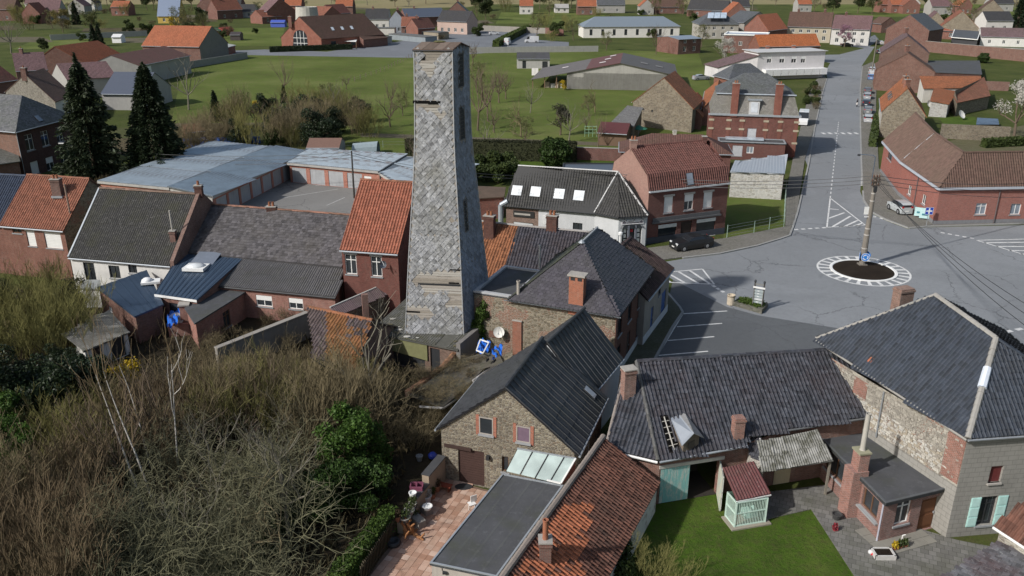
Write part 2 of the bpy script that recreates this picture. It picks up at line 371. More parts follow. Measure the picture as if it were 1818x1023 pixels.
# meadow behind the tower, lawns, fields
flat([(280,330),(330,95),(440,98),(735,103),(1010,85),(1240,95),(1300,260),(1060,300),(600,270)],'meadow',GRASS,.004)
flat([(-200,8),(2000,8),(2000,-8),(-200,-8)],'field',FIELD,.004)
flat([(430,20),(830,13),(860,7),(400,7)],'field',FIELD,.008)
flat([(1450,30),(2100,30),(2100,8),(1400,8)],'field',GRASS,.008)
flat([(-50,10),(140,10),(130,26),(-50,30)],'field',GRASS,.008)
flat([(380,50),(505,50),(500,82),(382,82)],'lawn',GRASS,.008)
flat([(80,65),(160,62),(165,85),(20,88)],'lawn',GRASS,.008)
flat([(890,22),(1080,22),(1060,42),(880,42)],'lawn',GRASS,.008)
flat([(1290,350),(1395,342),(1393,405),(1284,425)],'grass_plot',GRASS,.008)
flat([(840,270),(1110,270),(1085,310),(835,310)],'garden_lawn',LAWN,.008)
flat([(1640,260),(1830,220),(1830,285),(1650,290)],'courtyard_grass',grass_mat('dry_grass',((.13,.12,.07),(.16,.15,.09),(.12,.13,.06)),.2,1.5),.008)
flat([(1665,208),(1730,208),(1742,228),(1680,226)],'lawn',LAWN,.012)
flat([(1100,870),(1440,880),(1560,1060),(1060,1100)],'lawn',LAWN,.008)
flat([(-200,470),(330,560),(640,540),(800,600),(800,850),(745,900),(690,970),(560,1100),(-400,1100)],'wood_floor',SOIL,.006)
random.seed(11); PLOT=[grass_mat('garden_plot',((.09,.07,.045),(.12,.1,.06),(.075,.085,.03)),.15,.9),grass_mat('garden_plot',((.13,.12,.085),(.16,.14,.1),(.1,.11,.05)),.15,.9),grass_mat('garden_plot',((.07,.075,.03),(.09,.1,.04),(.12,.1,.06)),.15,.9)]
for i in range(34):
    x,y=random.choice([(random.uniform(-20,480),random.uniform(22,78)),(random.uniform(560,830),random.uniform(14,40)),(random.uniform(1640,1830),random.uniform(14,60)),(random.uniform(1000,1500),random.uniform(6,26)),(random.uniform(300,470),random.uniform(225,262))]); w=random.uniform(25,70)*(.5+y/60); h=random.uniform(2.,4.)*(.6+y/50)
    flat([(x-w,y+h),(x+w,y+h*.8),(x+w*.8,y-h),(x-w*.9,y-h*.8)],'garden_plot',PLOT[i%3],.009+.0004*i)
flat([(640,236),(1300,262),(1300,268),(640,243)],'garden_path',PLOT[1],.025)
# roads
CROSS=[(1195,497),(1150,470),(1212,460),(1279,452),(1345,438),(1385,426),(1402,420),(1407,405),(1415,380),(1436,300),(1531,300),(1527,340),(1534,357),(1545,378),(1572,392),(1612,407),(1645,404),(1900,398),(2050,640),(1900,700),(1600,700),(1500,585),(1345,560),(1290,545)]
flat(CROSS,'road',ROAD,.010)
flat([(1436,300),(1429,283),(1445,230),(1460,167),(1469,140),(1466,126),(1474,112),(1440,106),(1440,98),(1490,97),(1545,83),(1553,83),(1530,117),(1527,160),(1527,220),(1529,283),(1531,300)],'road',ROAD,.010)
flat([(1195,497),(1290,545),(1345,560),(1500,585),(1600,700),(1080,720),(1120,640),(1180,560)],'parking_lot',LOT,.010)
flat([(1540,86),(1560,70),(1553,62),(1536,70),(1480,80)],'road',FARROAD,.011)
flat([(280,95),(440,98),(735,103),(900,92),(1010,84),(1010,75),(940,70),(960,58),(860,52),(700,75),(580,92),(470,88)],'far_car_park',FARROAD,.012)
flat([(325,405),(760,400),(760,300),(640,290),(515,300)],'garage_yard',YARD,.014)
# pavements with kerb height
def slab(pts,name,mat,z0=0.,z1=.12):
    fp=[W(x,y,0) for x,y in pts]
    a=sum(fp[i].x*fp[(i+1)%len(fp)].y-fp[(i+1)%len(fp)].x*fp[i].y for i in range(len(fp)))
    if a<0: fp.reverse()
    return structure(MB().prism(fp,z0,z1),name,mat)
slab([(1150,466),(1212,458),(1279,450),(1345,436),(1385,424),(1402,418),(1405,403),(1392,404),(1283,425),(1150,442)],'pavement',PAVE)
slab([(1407,403),(1415,378),(1429,283),(1445,230),(1459,167),(1467,140),(1462,132),(1440,150),(1428,200),(1410,270),(1396,342),(1394,403)],'pavement',PAVE)
slab([(1533,355),(1546,376),(1573,390),(1613,405),(1646,402),(1850,396),(1850,385),(1650,396),(1560,300),(1555,200),(1556,140),(1550,110),(1531,118),(1528,160),(1528,220),(1530,283)],'pavement',PAVE)
slab([(1180,520),(1205,548),(1210,556),(1192,582),(1160,640),(1090,720),(1060,720),(1100,620),(1160,560)],'pavement',paver_mat('mossy_paving',(.1,.1,.075),.2,.1,.8))
slab([(1320,880),(1480,860),(1500,900),(1620,1060),(1540,1060),(1440,905),(1330,930)],'courtyard_path',PAVE2,0,.05)
slab([(1500,900),(1700,960),(1830,985),(1850,1060),(1600,1060)],'courtyard_paving',PAVE2,0,.045)
# kerb stones (proud line along the pavement edges)
def ribbon(pts,w,z,name,mat,h=None):
    P=[W(x,y,0) for x,y in pts]; m=MB()
    for i in range(len(P)-1):
        a,b=P[i],P[i+1]; d=(b-a).normalized(); n=Vector((-d.y,d.x,0))*w/2
        if h: m.boxf(a-n+Z3*z,b-a,n*2,Z3*h)
        else: m.poly([v3(a-n,z),v3(b-n,z),v3(b+n,z),v3(a+n,z)])
    return m
for i,pts in enumerate([[(1212,459),(1279,451),(1345,437),(1385,425),(1402,419),(1408,403),(1416,378),(1436,290),(1446,230),(1460,167),(1468,140)],[(1532,340),(1533,356),(1546,377),(1573,391),(1613,406),(1646,403),(1850,397)],[(1531,330),(1529,283),(1527.5,220),(1527,160),(1531,118)],[(1182,518),(1207,547),(1212,556),(1194,582),(1162,640),(1110,705)]]):
    structure(ribbon(pts,.22,.0,'kerb',KERB,.135),'kerb',KERB)
# road markings
mk=MB(); ZP=.016
def seg(a,b,w,z=ZP): mk.poly([*(lambda A,B,n:(v3(A-n,z),v3(B-n,z),v3(B+n,z),v3(A+n,z)))(*(lambda A,B:(A,B,Vector((-(B-A).normalized().y,(B-A).normalized().x,0))*w/2))(W(*a),W(*b)))])
def dashes(a,b,n,w,duty=.55):
    A,B=W(*a),W(*b)
    for i in range(n):
        p=lerp(A,B,i/n); q=lerp(A,B,(i+duty)/n); d=(q-p).normalized(); nn=Vector((-d.y,d.x,0))*w/2
        mk.poly([v3(p-nn,ZP),v3(q-nn,ZP),v3(q+nn,ZP),v3(p+nn,ZP)])
dashes((1474,352),(1489,215),26,.14,.5)
def build_mk(name):
    global mk
    o=structure(mk,name,PAINT); mk=MB(); return o
build_mk('centre_line')
for i in range(6):
    a=W(1462+i*11.6,237); mk.poly([v3(a+Vector((x,y,0)),ZP) for x,y in((-.28,-.75),(.28,-.75),(.28,.75),(-.28,.75))])
build_mk('crossing_marking')
dashes((1410,408),(1472,404),5,.35,.55); dashes((1490,403),(1536,400),3,.3,.6)
dashes((1562,387),(1614,406),5,.32,.6); dashes((1670,413),(1735,425),5,.32,.55)
dashes((1265,507),(1288,521),3,.35,.65); dashes((1785,590),(1822,582),2,.4,.6)
build_mk('give_way_marking')
def hatch(tri,lines,w=.18):
    for i in range(len(tri)): seg(tri[i],tri[(i+1)%len(tri)],w)
    for a,b in lines: seg(a,b,w*1.5)
hatch([(1474,352),(1468,404),(1536,400)],[((1472,371),(1489,372.5)),((1471,388),(1499,378)),((1478,403),(1510,384)),((1500,402),(1523,391.5)),((1518,401),(1531,396.5))])
hatch([(1734,427),(1850,424),(1850,462)],[((1748,431.5),(1850,430)),((1768,438),(1850,438)),((1790,445),(1850,446)),((1810,451),(1850,453))])
hatch([(1150,487),(1247,478),(1268,505),(1150,500)],[((1165,487.5),(1190,501)),((1185,485),(1215,502)),((1205,483),(1240,503.5)),((1225,481),(1260,504))])
build_mk('hatched_marking')
for a,b in [((1212,557.5),(1291,552.5)),((1202,580.5),(1282,574.5)),((1186,605),(1268,598)),((1169,631.5),(1257,624))]: seg(a,b,.16)
seg((1212,557.5),(1150,659),.16); build_mk('parking_bay_marking')
seg((1531,270),(1529,330),.12);seg((1527,225),(1529,260),.12); build_mk('edge_line')
# yard lines
for a,b in [((500,352),(600,336)),((560,330),(640,321)),((580,365),(612,351))]: seg(a,b,.08,.02)
build_mk('yard_marking')
# mini roundabout
RC=(W(1452,480)+W(1612,480))/2; RC.y=W(1530,480.5).y; RO=4.6
def ring(r0,r1,z,n=64,skip=None):
    m=MB()
    for i in range(n):
        if skip and skip(i): continue
        a,b=2*math.pi*i/n,2*math.pi*(i+1)/n
        m.poly([RC+Vector((r0*math.cos(a),r0*math.sin(a),z)),RC+Vector((r1*math.cos(a),r1*math.sin(a),z)),RC+Vector((r1*math.cos(b),r1*math.sin(b),z)),RC+Vector((r0*math.cos(b),r0*math.sin(b),z))])
    return m
m_=ring(RO-.2,RO,ZP); q=ring(3.32,RO-.2,ZP,72,lambda i:i%3!=0)
for a in (q,):
    for f in a.f: m_.poly([a.v[i] for i in f])
structure(m_,'roundabout_marking',PAINT)
rb=T('roundabout_island','round planted island of dark bare soil with white rim in the crossroads','traffic island',RC)
rb.part(MB().lathe(RC,[(3.0,.0),(3.32,.0),(3.32,.1),(3.05,.1),(3.0,.05)],64),'rim',WHITE)
rb.part(MB().lathe(RC,[(3.04,.02),(2.9,.12),(1.5,.2),(.01,.24)],40),'soil',EARTH)
# ---------------------------------------------------------------- building kit
def V2(p): return Vector((p[0],p[1],0))
def wallhit(A,B,px,py):                # photo pixel on the vertical wall A-B -> (metres along, height)
    A=V2(A);B=V2(B); d=(B-A).normalized()
    u=(px-909)/FOC; v=(py-511.5)/FOC; r=Vector((u,_c-v*_s,-_s-v*_c)); n=Vector((d.y,-d.x,0))
    t=n.dot(A)/n.dot(r); p=r*t; return ((p-A).dot(d),CH+p.z)
def ray_plane(px,py,P,n):
    u=(px-909)/FOC; v=(py-511.5)/FOC; r=Vector((u,_c-v*_s,-_s-v*_c)); o=Vector((0,0,CH))
    t=n.dot(P-o)/n.dot(r); return o+r*t
def holes_wall(mb,A,B,z0,z1,ops,dep=.14):
    A=V2(A);B=V2(B); L=(B-A).length; d=(B-A)/L; n=Vector((d.y,-d.x,0))
    ops=[o for o in ops if o[0]>.02 and o[0]+o[2]<L-.02 and o[1]+o[3]<z1-.01]
    us=sorted({0,L,*[o[0] for o in ops],*[o[0]+o[2] for o in ops]}); zs=sorted({z0,z1,*[max(z0,o[1]) for o in ops],*[o[1]+o[3] for o in ops]})
    P=lambda u,z,k=0: A+d*u-n*k+Z3*z
    for i in range(len(us)-1):
        for j in range(len(zs)-1):
            uc=(us[i]+us[i+1])/2; zc=(zs[j]+zs[j+1])/2
            if any(o[0]<uc<o[0]+o[2] and o[1]<zc<o[1]+o[3] for o in ops): continue
            mb.poly([P(us[i],zs[j]),P(us[i+1],zs[j]),P(us[i+1],zs[j+1]),P(us[i],zs[j+1])])
    for o in ops:
        a,b,lo,hi=o[0],o[0]+o[2],max(z0,o[1]),o[1]+o[3]
        mb.poly([P(a,lo),P(b,lo),P(b,lo,dep),P(a,lo,dep)]); mb.poly([P(b,hi),P(a,hi),P(a,hi,dep),P(b,hi,dep)])
        mb.poly([P(a,hi),P(a,lo),P(a,lo,dep),P(a,hi,dep)]); mb.poly([P(b,lo),P(b,hi),P(b,hi,dep),P(b,lo,dep)])
    return ops
BLUESTONE=render_((.3,.31,.32),.3,.2)
GLS=glass(); GLSL=glass((.2,.23,.27),.15)
def window(t,A,B,o,dep=.14,far=False,sillm=None):
    A=V2(A);B=V2(B); d=(B-A).normalized(); n=Vector((d.y,-d.x,0)); u,z,w,h,st=o[:5]
    P=lambda uu,zz,k: A+d*uu-n*k+Z3*zz
    fm={'dark':DARKM,'brown':wood((.13,.07,.04)),'blue':plain((.03,.09,.3),.5)}.get(st,WHITE)
    bx=lambda m,u0,z0,w_,h_,k0,k1: m.boxf(P(u0,z0,k1),d*w_,n*(k1-k0),Z3*h_)
    if st in('door','bluedoor','whitedoor','panel','teal','reddoor','creamdoor'):
        dm={'door':wood((.16,.07,.035)),'bluedoor':plain((.03,.09,.26),.5),'whitedoor':WHITE,'panel':wood((.05,.035,.03)),'teal':wood((.3,.5,.47)),'creamdoor':wood((.5,.42,.27),.2),'reddoor':wood((.2,.04,.03))}[st]
        m=MB(); bx(m,u,z,w,h,dep-.05,dep-.005); bx(m,u+.12*w,z+.1*h,w*.76,h*.34,dep-.08,dep-.045); bx(m,u+.12*w,z+.54*h,w*.76,h*.36,dep-.08,dep-.045)
        q=t.part(m,'door',dm); 
        if not far: t.part(bx(MB(),u+.85*w,z+.45*h,.04,.14,dep-.13,dep-.05),'handle',GREYM,q)
        return q
    if st in('garage','roller','shut','greyshut'):
        gm={'garage':render_((.4,.41,.42),.4,.5),'roller':plain((.06,.035,.03),.5),'shut':WHITE,'greyshut':plain((.45,.46,.48),.5)}[st]
        m=MB(); k=max(6,int(h/.16)); k=min(k,18)
        for i in range(k): bx(m,u+.03,z+h*i/k,w-.06,h/k*.9,dep-.06,dep-.03)
        bx(m,u,z,w,h,dep-.03,dep-.004)
        q=t.part(m,'garage_door' if st in('garage','roller') else 'roller_shutter',gm)
        if st in('shut','greyshut'):
            m=MB(); bx(m,u-.06,z-.1,w+.12,.09,-.06,.1); t.part(m,'sill',BLUESTONE,q)
        return q
    m=MB(); bx(m,u,z,w,h,dep-.012,dep-.004)
    if st=='hole': return t.part(m,'opening',DARKM)
    pane=t.part(m,'window',GLSL if st in('pale',) else GLS)
    f=.07 if not far else .1; m=MB()
    bx(m,u,z,f,h,dep-.06,dep-.014); bx(m,u+w-f,z,f,h,dep-.06,dep-.014); bx(m,u+f,z,w-2*f,f,dep-.058,dep-.014); bx(m,u+f,z+h-f,w-2*f,f,dep-.058,dep-.014)
    if w>.75 : bx(m,u+w/2-f/2,z+f,f,h-2*f,dep-.056,dep-.014)
    if h>1.4 and not far: bx(m,u+f,z+h*.7,w-2*f,f*.9,dep-.054,dep-.014)
    t.part(m,'frame',fm,pane)
    if st=='half':
        m=MB(); bx(m,u+.02,z+h*.55,w-.04,h*.43,dep-.09,dep-.062); t.part(m,'roller_shutter',WHITE,pane)
    if not far or h*1500/A.length>16:
        m=MB(); bx(m,u-.08,z-.12,w+.16,.11,-.07,.1); t.part(m,'sill',sillm or BLUESTONE,pane)
    if st=='curtain':
        m=MB(); bx(m,u+f,z+f,w*.3,h-2*f,dep-.02,dep-.0125); t.part(m,'curtain',plain((.6,.58,.54)),pane)
    return pane
def lintel(t,A,B,ops,mat,h=.2,ex=.1,name='lintel'):
    A=V2(A);B=V2(B); d=(B-A).normalized(); n=Vector((d.y,-d.x,0))
    for o in ops:
        if o[4]=='hole': continue
        t.part(MB().boxf(A+d*(o[0]-ex)+Z3*(o[1]+o[3]+.003)-n*.05,d*(o[2]+2*ex),n*.075,Z3*h),name,mat)
def offq(fp,offs):                     # offset each edge i (fp[i]->fp[i+1]) outward
    n=len(fp); out=[]; ln=[]
    for i in range(n):
        a=V2(fp[i]);b=V2(fp[(i+1)%n]); d=(b-a).normalized(); nn=Vector((d.y,-d.x,0)); ln.append((a+nn*offs[i],d))
    for i in range(n):
        (p,d),(q,e)=ln[i-1],ln[i]; cr=d.x*e.y-d.y*e.x
        if abs(cr)<1e-4: out.append(q); continue
        t=((q-p).x*e.y-(q-p).y*e.x)/cr; out.append(p+d*t)
    return out
def slabroof(mb,pts,th=.12):
    pts=[Vector(p) for p in pts]; mb.poly(pts); lo=[p-Z3*th for p in pts]; mb.poly(lo[::-1])
    for i in range(len(pts)):
        j=(i+1)%len(pts); mb.poly([lo[i],lo[j],pts[j],pts[i]])
    return mb
def frame_of(poly):
    n=Vector((0,0,0))
    for i in range(len(poly)):
        a=poly[i];b=poly[(i+1)%len(poly)]; n+=Vector(((a.y-b.y)*(a.z+b.z),(a.z-b.z)*(a.x+b.x),(a.x-b.x)*(a.y+b.y)))
    n.normalize()
    if n.z<0: n=-n
    eu=Z3.cross(n)
    eu=eu.normalized() if eu.length>1e-4 else Vector((1,0,0)); return eu,n.cross(eu),n
# tile prototypes: unit square (u across, v up the slope), n in metres
def _prof(xs,hs,lift,lip,over=1.12):
    V=[];F=[]; k=len(xs)
    for x,h in zip(xs,hs): V.append((x,0,h+lift))
    for x,h in zip(xs,hs): V.append((x,over,h))
    for x,h in zip(xs,hs): V.append((x,.0,h+lift-lip))
    for i in range(k-1):
        F.append((i,i+1,k+i+1,k+i)); F.append((2*k+i,2*k+i+1,i+1,i))
    return np.array(V,dtype=float),np.array(F)
PAN=_prof([0,.1,.25,.4,.54,.78,1.02],[.03,.078,.092,.07,.022,.0,.014],.034,.034)
SHEET=_prof([0,.25,.5,.75,1.],[0,.035,.05,.035,0],.02,.03,1.04)
FLAT=(np.array([(.015,0,.03),(.985,0,.03),(.985,1.2,.004),(.015,1.2,.004),(.015,0,.0),(.985,0,.0)]),np.array([(0,1,2,3),(4,5,1,0)]))
SCALE_=(np.array([(.02,.3,.03),(.25,.04,.034),(.75,.04,.034),(.98,.3,.03),(.98,1.5,.004),(.02,1.5,.004),(.02,.3,.0),(.25,.04,.0),(.75,.04,.0),(.98,.3,.0)]),np.array([(0,1,2,3),(0,3,4,5),(6,7,1,0),(7,8,2,1),(8,9,3,2)]))
def inside(P,poly):                    # P (n,2), poly (m,2)
    x,y=P[:,0],P[:,1]; r=np.zeros(len(P),bool); m=len(poly)
    for i in range(m):
        x0,y0=poly[i];x1,y1=poly[(i+1)%m]
        if abs(y1-y0)<1e-9: continue
        c=((y0>y)!=(y1>y))&(x<(x1-x0)*(y-y0)/(y1-y0)+x0); r^=c
    return r
def lay(poly,tw,th,stagger=0.,lift=.012,jit=.0,skip=None):
    poly=[Vector(p) for p in poly]; eu,ev,n=frame_of(poly); o=poly[0]
    q=np.array([((p-o).dot(eu),(p-o).dot(ev)) for p in poly]); lo=q.min(0);hi=q.max(0)
    nu=max(1,round((hi[0]-lo[0])/tw)); tw=(hi[0]-lo[0])/nu; nv=max(1,round((hi[1]-lo[1])/th)); th=(hi[1]-lo[1])/nv
    I,J=np.meshgrid(np.arange(-1 if stagger else 0,nu),np.arange(nv)); I=I.ravel().astype(float);J=J.ravel()
    U=lo[0]+(I+stagger*(J%2))*tw; V=lo[1]+J*th
    k=inside(np.stack([U+tw*.5,V+th*.5],1),q)|inside(np.stack([U+tw*.5,V+th*.97],1),q); U=U[k];V=V[k]
    if skip is not None:
        k=np.array([not skip(o+eu*(u+tw/2)+ev*(v+th/2)) for u,v in zip(U,V)],bool); U=U[k];V=V[k]
    P=np.array(o)+np.outer(U,eu)+np.outer(V,ev)+np.array(n)*lift
    if jit: P+=np.array(n)*rng.normal(0,jit,(len(P),1))+np.outer(rng.normal(0,jit*.5,len(P)),ev)
    return [(P[i],eu,ev,n,tw,th) for i in range(len(P))]
from mathutils import Matrix
def put_tiles(t,parent,tl,proto,mat,nobj,name='roof_tile',rotj=.012,stuffname=None,mat2=None,edge0=1):
    if not tl: return
    cam_=np.array((0,0,CH)); D=[np.linalg.norm(x[0]-cam_) for x in tl]; order=np.argsort(D)
    PV,PF=proto; me=None; off=np.array(t.loc)
    quads=PF.shape[1]
    for idx in order[:nobj]:
        p,eu,ev,n,tw,th=tl[idx]
        if me is None:
            me=bpy.data.meshes.new(name); me.from_pydata([tuple(v) for v in PV],[],[tuple(f) for f in PF]); me.materials.append(mat)
            if mat2:
                me.materials.append(mat2)
                for fi,pl in enumerate(me.polygons): pl.material_index=int(fi>=edge0)
        o=bpy.data.objects.new(name,me); a=random.gauss(0,rotj); b=random.gauss(0,rotj)
        n2=(n+eu*a).normalized(); e2=(eu-n2*eu.dot(n2)).normalized(); e2=(e2+ev*b*.6).normalized(); v2=n2.cross(e2)
        pp=Vector(p-off)
        o.matrix_basis=Matrix(((e2.x*tw,v2.x*th,n2.x,pp.x),(e2.y*tw,v2.y*th,n2.y,pp.y),(e2.z*tw,v2.z*th,n2.z,pp.z),(0,0,0,1)))
        link(o,parent)
    rest=order[nobj:]
    if len(rest):
        k=len(PV); VV=np.empty((len(rest)*k,3)); 
        for i,idx in enumerate(rest):
            p,eu,ev,n,tw,th=tl[idx]; a=random.gauss(0,rotj)
            e=np.array(eu)*tw; v=np.array(ev)*th; nn=np.array(n)
            VV[i*k:(i+1)*k]=(p-off)+np.outer(PV[:,0],e+nn*a*tw)+np.outer(PV[:,1],v)+np.outer(PV[:,2],nn)
        FF=(PF[None]+np.arange(len(rest))[:,None,None]*k).reshape(-1,quads)
        sm=npmesh(stuffname or name+'s',VV,FF,mat)
        if mat2: sm.materials.append(mat2); sm.polygons.foreach_set('material_index',np.tile((np.arange(len(PF))>=edge0).astype(np.int32),len(rest)))
        t.part(sm,stuffname or name+'s',mat,parent,stuff=True)
def ridge_caps(t,parent,a,b,mat,r=.13,step=.38,obj=0,name='ridge_tile'):
    a=Vector(a);b=Vector(b); L=(b-a).length; k=max(1,round(L/step)); d=(b-a)/L; s=d.cross(Z3).normalized(); u=s.cross(d)
    m=MB()
    for i in range(k):
        p=a+d*L*i/k; q=a+d*L*(i+1.06)/k; r0=r*(1.08+random.uniform(-.06,.06)); r1=r*.95
        A=[p+(s*math.cos(w)+u*math.sin(w))*r0+Z3*random.uniform(-.008,.008) for w in (0,.8,1.57,2.34,3.14)]; B=[q+(s*math.cos(w)+u*math.sin(w))*r1 for w in (0,.8,1.57,2.34,3.14)]
        mm=MB() if i<obj else m
        for j in range(4): mm.poly([A[j],A[j+1],B[j+1],B[j]])
        mm.poly(A)
        if i<obj: t.part(mm,name,mat,parent)
    if m.f: t.part(m,name+'s',mat,parent,stuff=True)
def gutter(t,a,b,mat=None,r=.075,drop=None,parent=None,name='gutter'):
    a=Vector(a);b=Vector(b); m=MB(); d=(b-a).normalized(); s=Vector((d.y,-d.x,0)); off=s*.06-Z3*.05
    t.part(m.tube(a+off,b+off,r,r,6),name,mat or ZINC,parent)
def downpipe(t,top,mat=None,r=.05,z0=0.,name='downpipe'):
    top=Vector(top); t.part(MB().tube(top,v3(top,z0),r,r,6),name,mat or ZINC)
def chimney(t,p,w,d,h,rot=0,mat=None,pots=0,cap=True,potm=None,flash=False,down=1.2,roof=None,oversail=True):
    p=Vector(p); mat=mat or brick(); m=MB().box(p-Z3*down,w,d,h+down,rot)
    if oversail: m.box(p+Z3*(h-.22),w+.1,d+.1,.12,rot)
    c=t.part(m,'chimney',mat,roof)
    if cap and roof is None: t.part(MB().box(p+Z3*(h+.002),w+.12,d+.12,.07,rot),'chimney_cap',MORTAR,c)
    elif cap: t.part(MB().box(p+Z3*(h+.002),w+.12,d+.12,.07,rot),'chimney_cap',MORTAR,roof)
    ex=Vector((math.cos(rot),math.sin(rot),0))
    for i in range(pots):
        q=p+ex*((i-(pots-1)/2)*.34)+Z3*(h+.07)
        t.part(MB().lathe(q,[(.13,0),(.11,.38),(.13,.4),(.09,.4),(.08,.1)],10),'chimney_pot',potm or plain((.25,.1,.05)),c if roof is None else roof)
    return c
def skylight(t,roof,p,eu,ev,n,w,h,mat=None,bright=True):
    p=Vector(p); m=MB().boxf(p-eu*w/2-ev*h/2-n*.05,eu*w,ev*h,n*.13)
    f=t.part(m,'skylight',DARKM if bright else GREYM,roof)
    t.part(MB().boxf(p-eu*(w/2-.06)-ev*(h/2-.06)+n*.081,eu*(w-.12),ev*(h-.12),n*.012),'skylight_pane',mat or SKYG,roof)
SKYG=glass((.55,.58,.62),.12)
class House: pass
def house(name,label,cat,fp,ze,zr,ridge='x',h=(0,0),wall=None,roof=None,ops=None,ov=.3,ovg=.08,zb=None,rf=.5,tile=None,caps=None,gut=True,group=None,
          walls=None,far=False,z0=0.,verge=None,lint=None,lintm=None,th=.12,dep=.14,boxw=None):
    """fp: A front-left, B front-right, C back-right, D back-left; ze/zb eave heights, zr ridge height."""
    A,B,C,D=[V2(p) for p in fp]; zb=ze if zb is None else zb
    H=House(); t=T(name,label,cat,(A+B+C+D)/4,group); H.t=t; H.fp=[A,B,C,D]
    if ridge=='y': P=[D,A,B,C]; sh=3       # rotate so that the ridge runs P0->P1 direction
    else: P=[A,B,C,D]; sh=0
    a,b,c,d=P
    M1=lerp(a,d,rf);M2=lerp(b,c,rf); R1=lerp(M1,M2,h[0]); R2=lerp(M2,M1,h[1])
    offs=[ov,ov if h[1]>0 else ovg,ov,ov if h[0]>0 else ovg]
    e=offq(P,offs); rd=(M2-M1).normalized()
    run=(M1-a).length; tf=(zr-ze)/max(.1,run); tb=(zr-zb)/max(.1,(d-M1).length)
    zf=ze-ov*tf; zk=zb-ov*tb
    E=[v3(e[0],zf),v3(e[1],zf),v3(e[2],zk),v3(e[3],zk)]
    r1=v3(R1 if h[0]>0 else R1-rd*ovg,zr); r2=v3(R2 if h[1]>0 else R2+rd*ovg,zr)
    H.slopes=[[E[0],E[1],r2,r1],[E[2],E[3],r1,r2]]
    if h[0]>0: H.slopes.append([E[3],E[0],r1])
    if h[1]>0: H.slopes.append([E[1],E[2],r2])
    if (r1-r2).length<.05:
        H.slopes[0]=[E[0],E[1],r1]; H.slopes[1]=[E[2],E[3],r1]
    H.E=E; H.r1=r1; H.r2=r2; up=Z3*.04
    m=MB()
    for s in H.slopes: slabroof(m,[p+up for p in s],th)
    deck=roof
    H.roof=t.part(m,'roof',roof)
    wm=wall or brick(); W_=MB(); groups={}
    for i in range(4):
        p,q=H.fp[i],H.fp[(i+1)%4]; k=(i-sh)%4 if ridge=='x' else (i+1)%4
        top=ze if k==0 else zb if k==2 else min(ze,zb)
        mat=(walls or {}).get(i,wm); mb=groups.setdefault(id(mat),(mat,MB()))[1]
        ol=[]
        for o in (ops or {}).get(i,[]):
            if len(o)==5 and o[3]>o[1] and o[0]>3 and o[2]>20:    # pixel box
                xm=(o[0]+o[2])/2; ym=(o[1]+o[3])/2
                u0=wallhit(p,q,o[0],ym)[0];u1=wallhit(p,q,o[2],ym)[0];z1=wallhit(p,q,xm,o[1])[1];z0_=wallhit(p,q,xm,o[3])[1]
                ol.append((u0,max(z0_,z0+.02),u1-u0,z1-max(z0_,z0+.02),o[4]))
            else: ol.append(o)
        good=holes_wall(mb,p,q,z0,top,ol,dep)
        for o in good: window(t,p,q,o,dep,far)
        if lint: lintel(t,p,q,good,lintm or BLUESTONE,lint)
        if k in(1,3):                   # gable or unequal eave
            hip=h[1] if k==1 else h[0]
            x,y=v3(p,top),v3(q,top)
            zz=[v3(p,ze if (p-a).length<.01 or (p-b).length<.01 else zb),v3(q,ze if (q-a).length<.01 or (q-b).length<.01 else zb)]
            rr=M2 if k==1 else M1; poly=[x,y]
            if zz[1].z>top+.01: poly.append(zz[1])
            if hip==0: poly.append(v3(rr,zr-.03))
            if zz[0].z>top+.01: poly.append(zz[0])
            if len(poly)>2: mb.poly(poly)
    for mat,mb in groups.values(): t.part(mb,'wall',mat)
    if tile:
        proto,tw,thh,mat,nobj=tile[:5]; jit=tile[5] if len(tile)>5 else .006; skip=tile[6] if len(tile)>6 else None; stg=tile[7] if len(tile)>7 else 0
        tl=[]
        for s in H.slopes: tl+=lay([p+up for p in s],tw,thh,stg,.008,jit,skip)
        put_tiles(t,H.roof,tl,proto,mat,nobj)
    if caps: 
        if (r1-r2).length>.3: ridge_caps(t,H.roof,r1+up*1.6,r2+up*1.6,caps)
        if h[0]>0:
            ridge_caps(t,H.roof,E[0]+up,r1+up,caps,.11); ridge_caps(t,H.roof,E[3]+up,r1+up,caps,.11)
        if h[1]>0:
            ridge_caps(t,H.roof,E[1]+up,r2+up,caps,.11); ridge_caps(t,H.roof,E[2]+up,r2+up,caps,.11)
    if gut:
        gutter(t,E[0],E[1])
        if not far: gutter(t,E[2],E[3])
        if h[0]>0 : gutter(t,E[3],E[0])
        if h[1]>0 : gutter(t,E[1],E[2])
    return H
def on_slope(H,i,px,py,lift=.05):
    s=H.slopes[i]; eu,ev,n=frame_of(s); return ray_plane(px,py,s[0],n)+n*lift,eu,ev,n
def fpR(a,b,z,depth):
    A=V2(W(*a,z));B=V2(W(*b,z)); d=(B-A).normalized(); n=Vector((-d.y,d.x,0))*depth; return [A,B,B+n,A+n]
def fpRidge(a,b,z,r,zr):
    A=V2(W(*a,z));B=V2(W(*b,z)); d=(B-A).normalized(); n=Vector((-d.y,d.x,0)); k=(V2(W(*r,zr))-A).dot(n); return fpR(a,b,z,2*k)
def ridge_z(a,b,z,r,pitch):            # ridge height whose sight line meets a roof of this pitch
    A=V2(W(*a,z));B=V2(W(*b,z)); d=(B-A).normalized(); n=Vector((-d.y,d.x,0)); best=None
    for i in range(5,1400):
        zz=z+i*.01; k=(V2(W(*r,zz))-A).dot(n)
        if k<=.2: break
        best=zz
        if (zz-z)/k>=math.tan(R(pitch)): break
    return best
def fpP(a,b,z,r,pitch):
    zr=ridge_z(a,b,z,r,pitch); return fpRidge(a,b,z,r,zr),zr
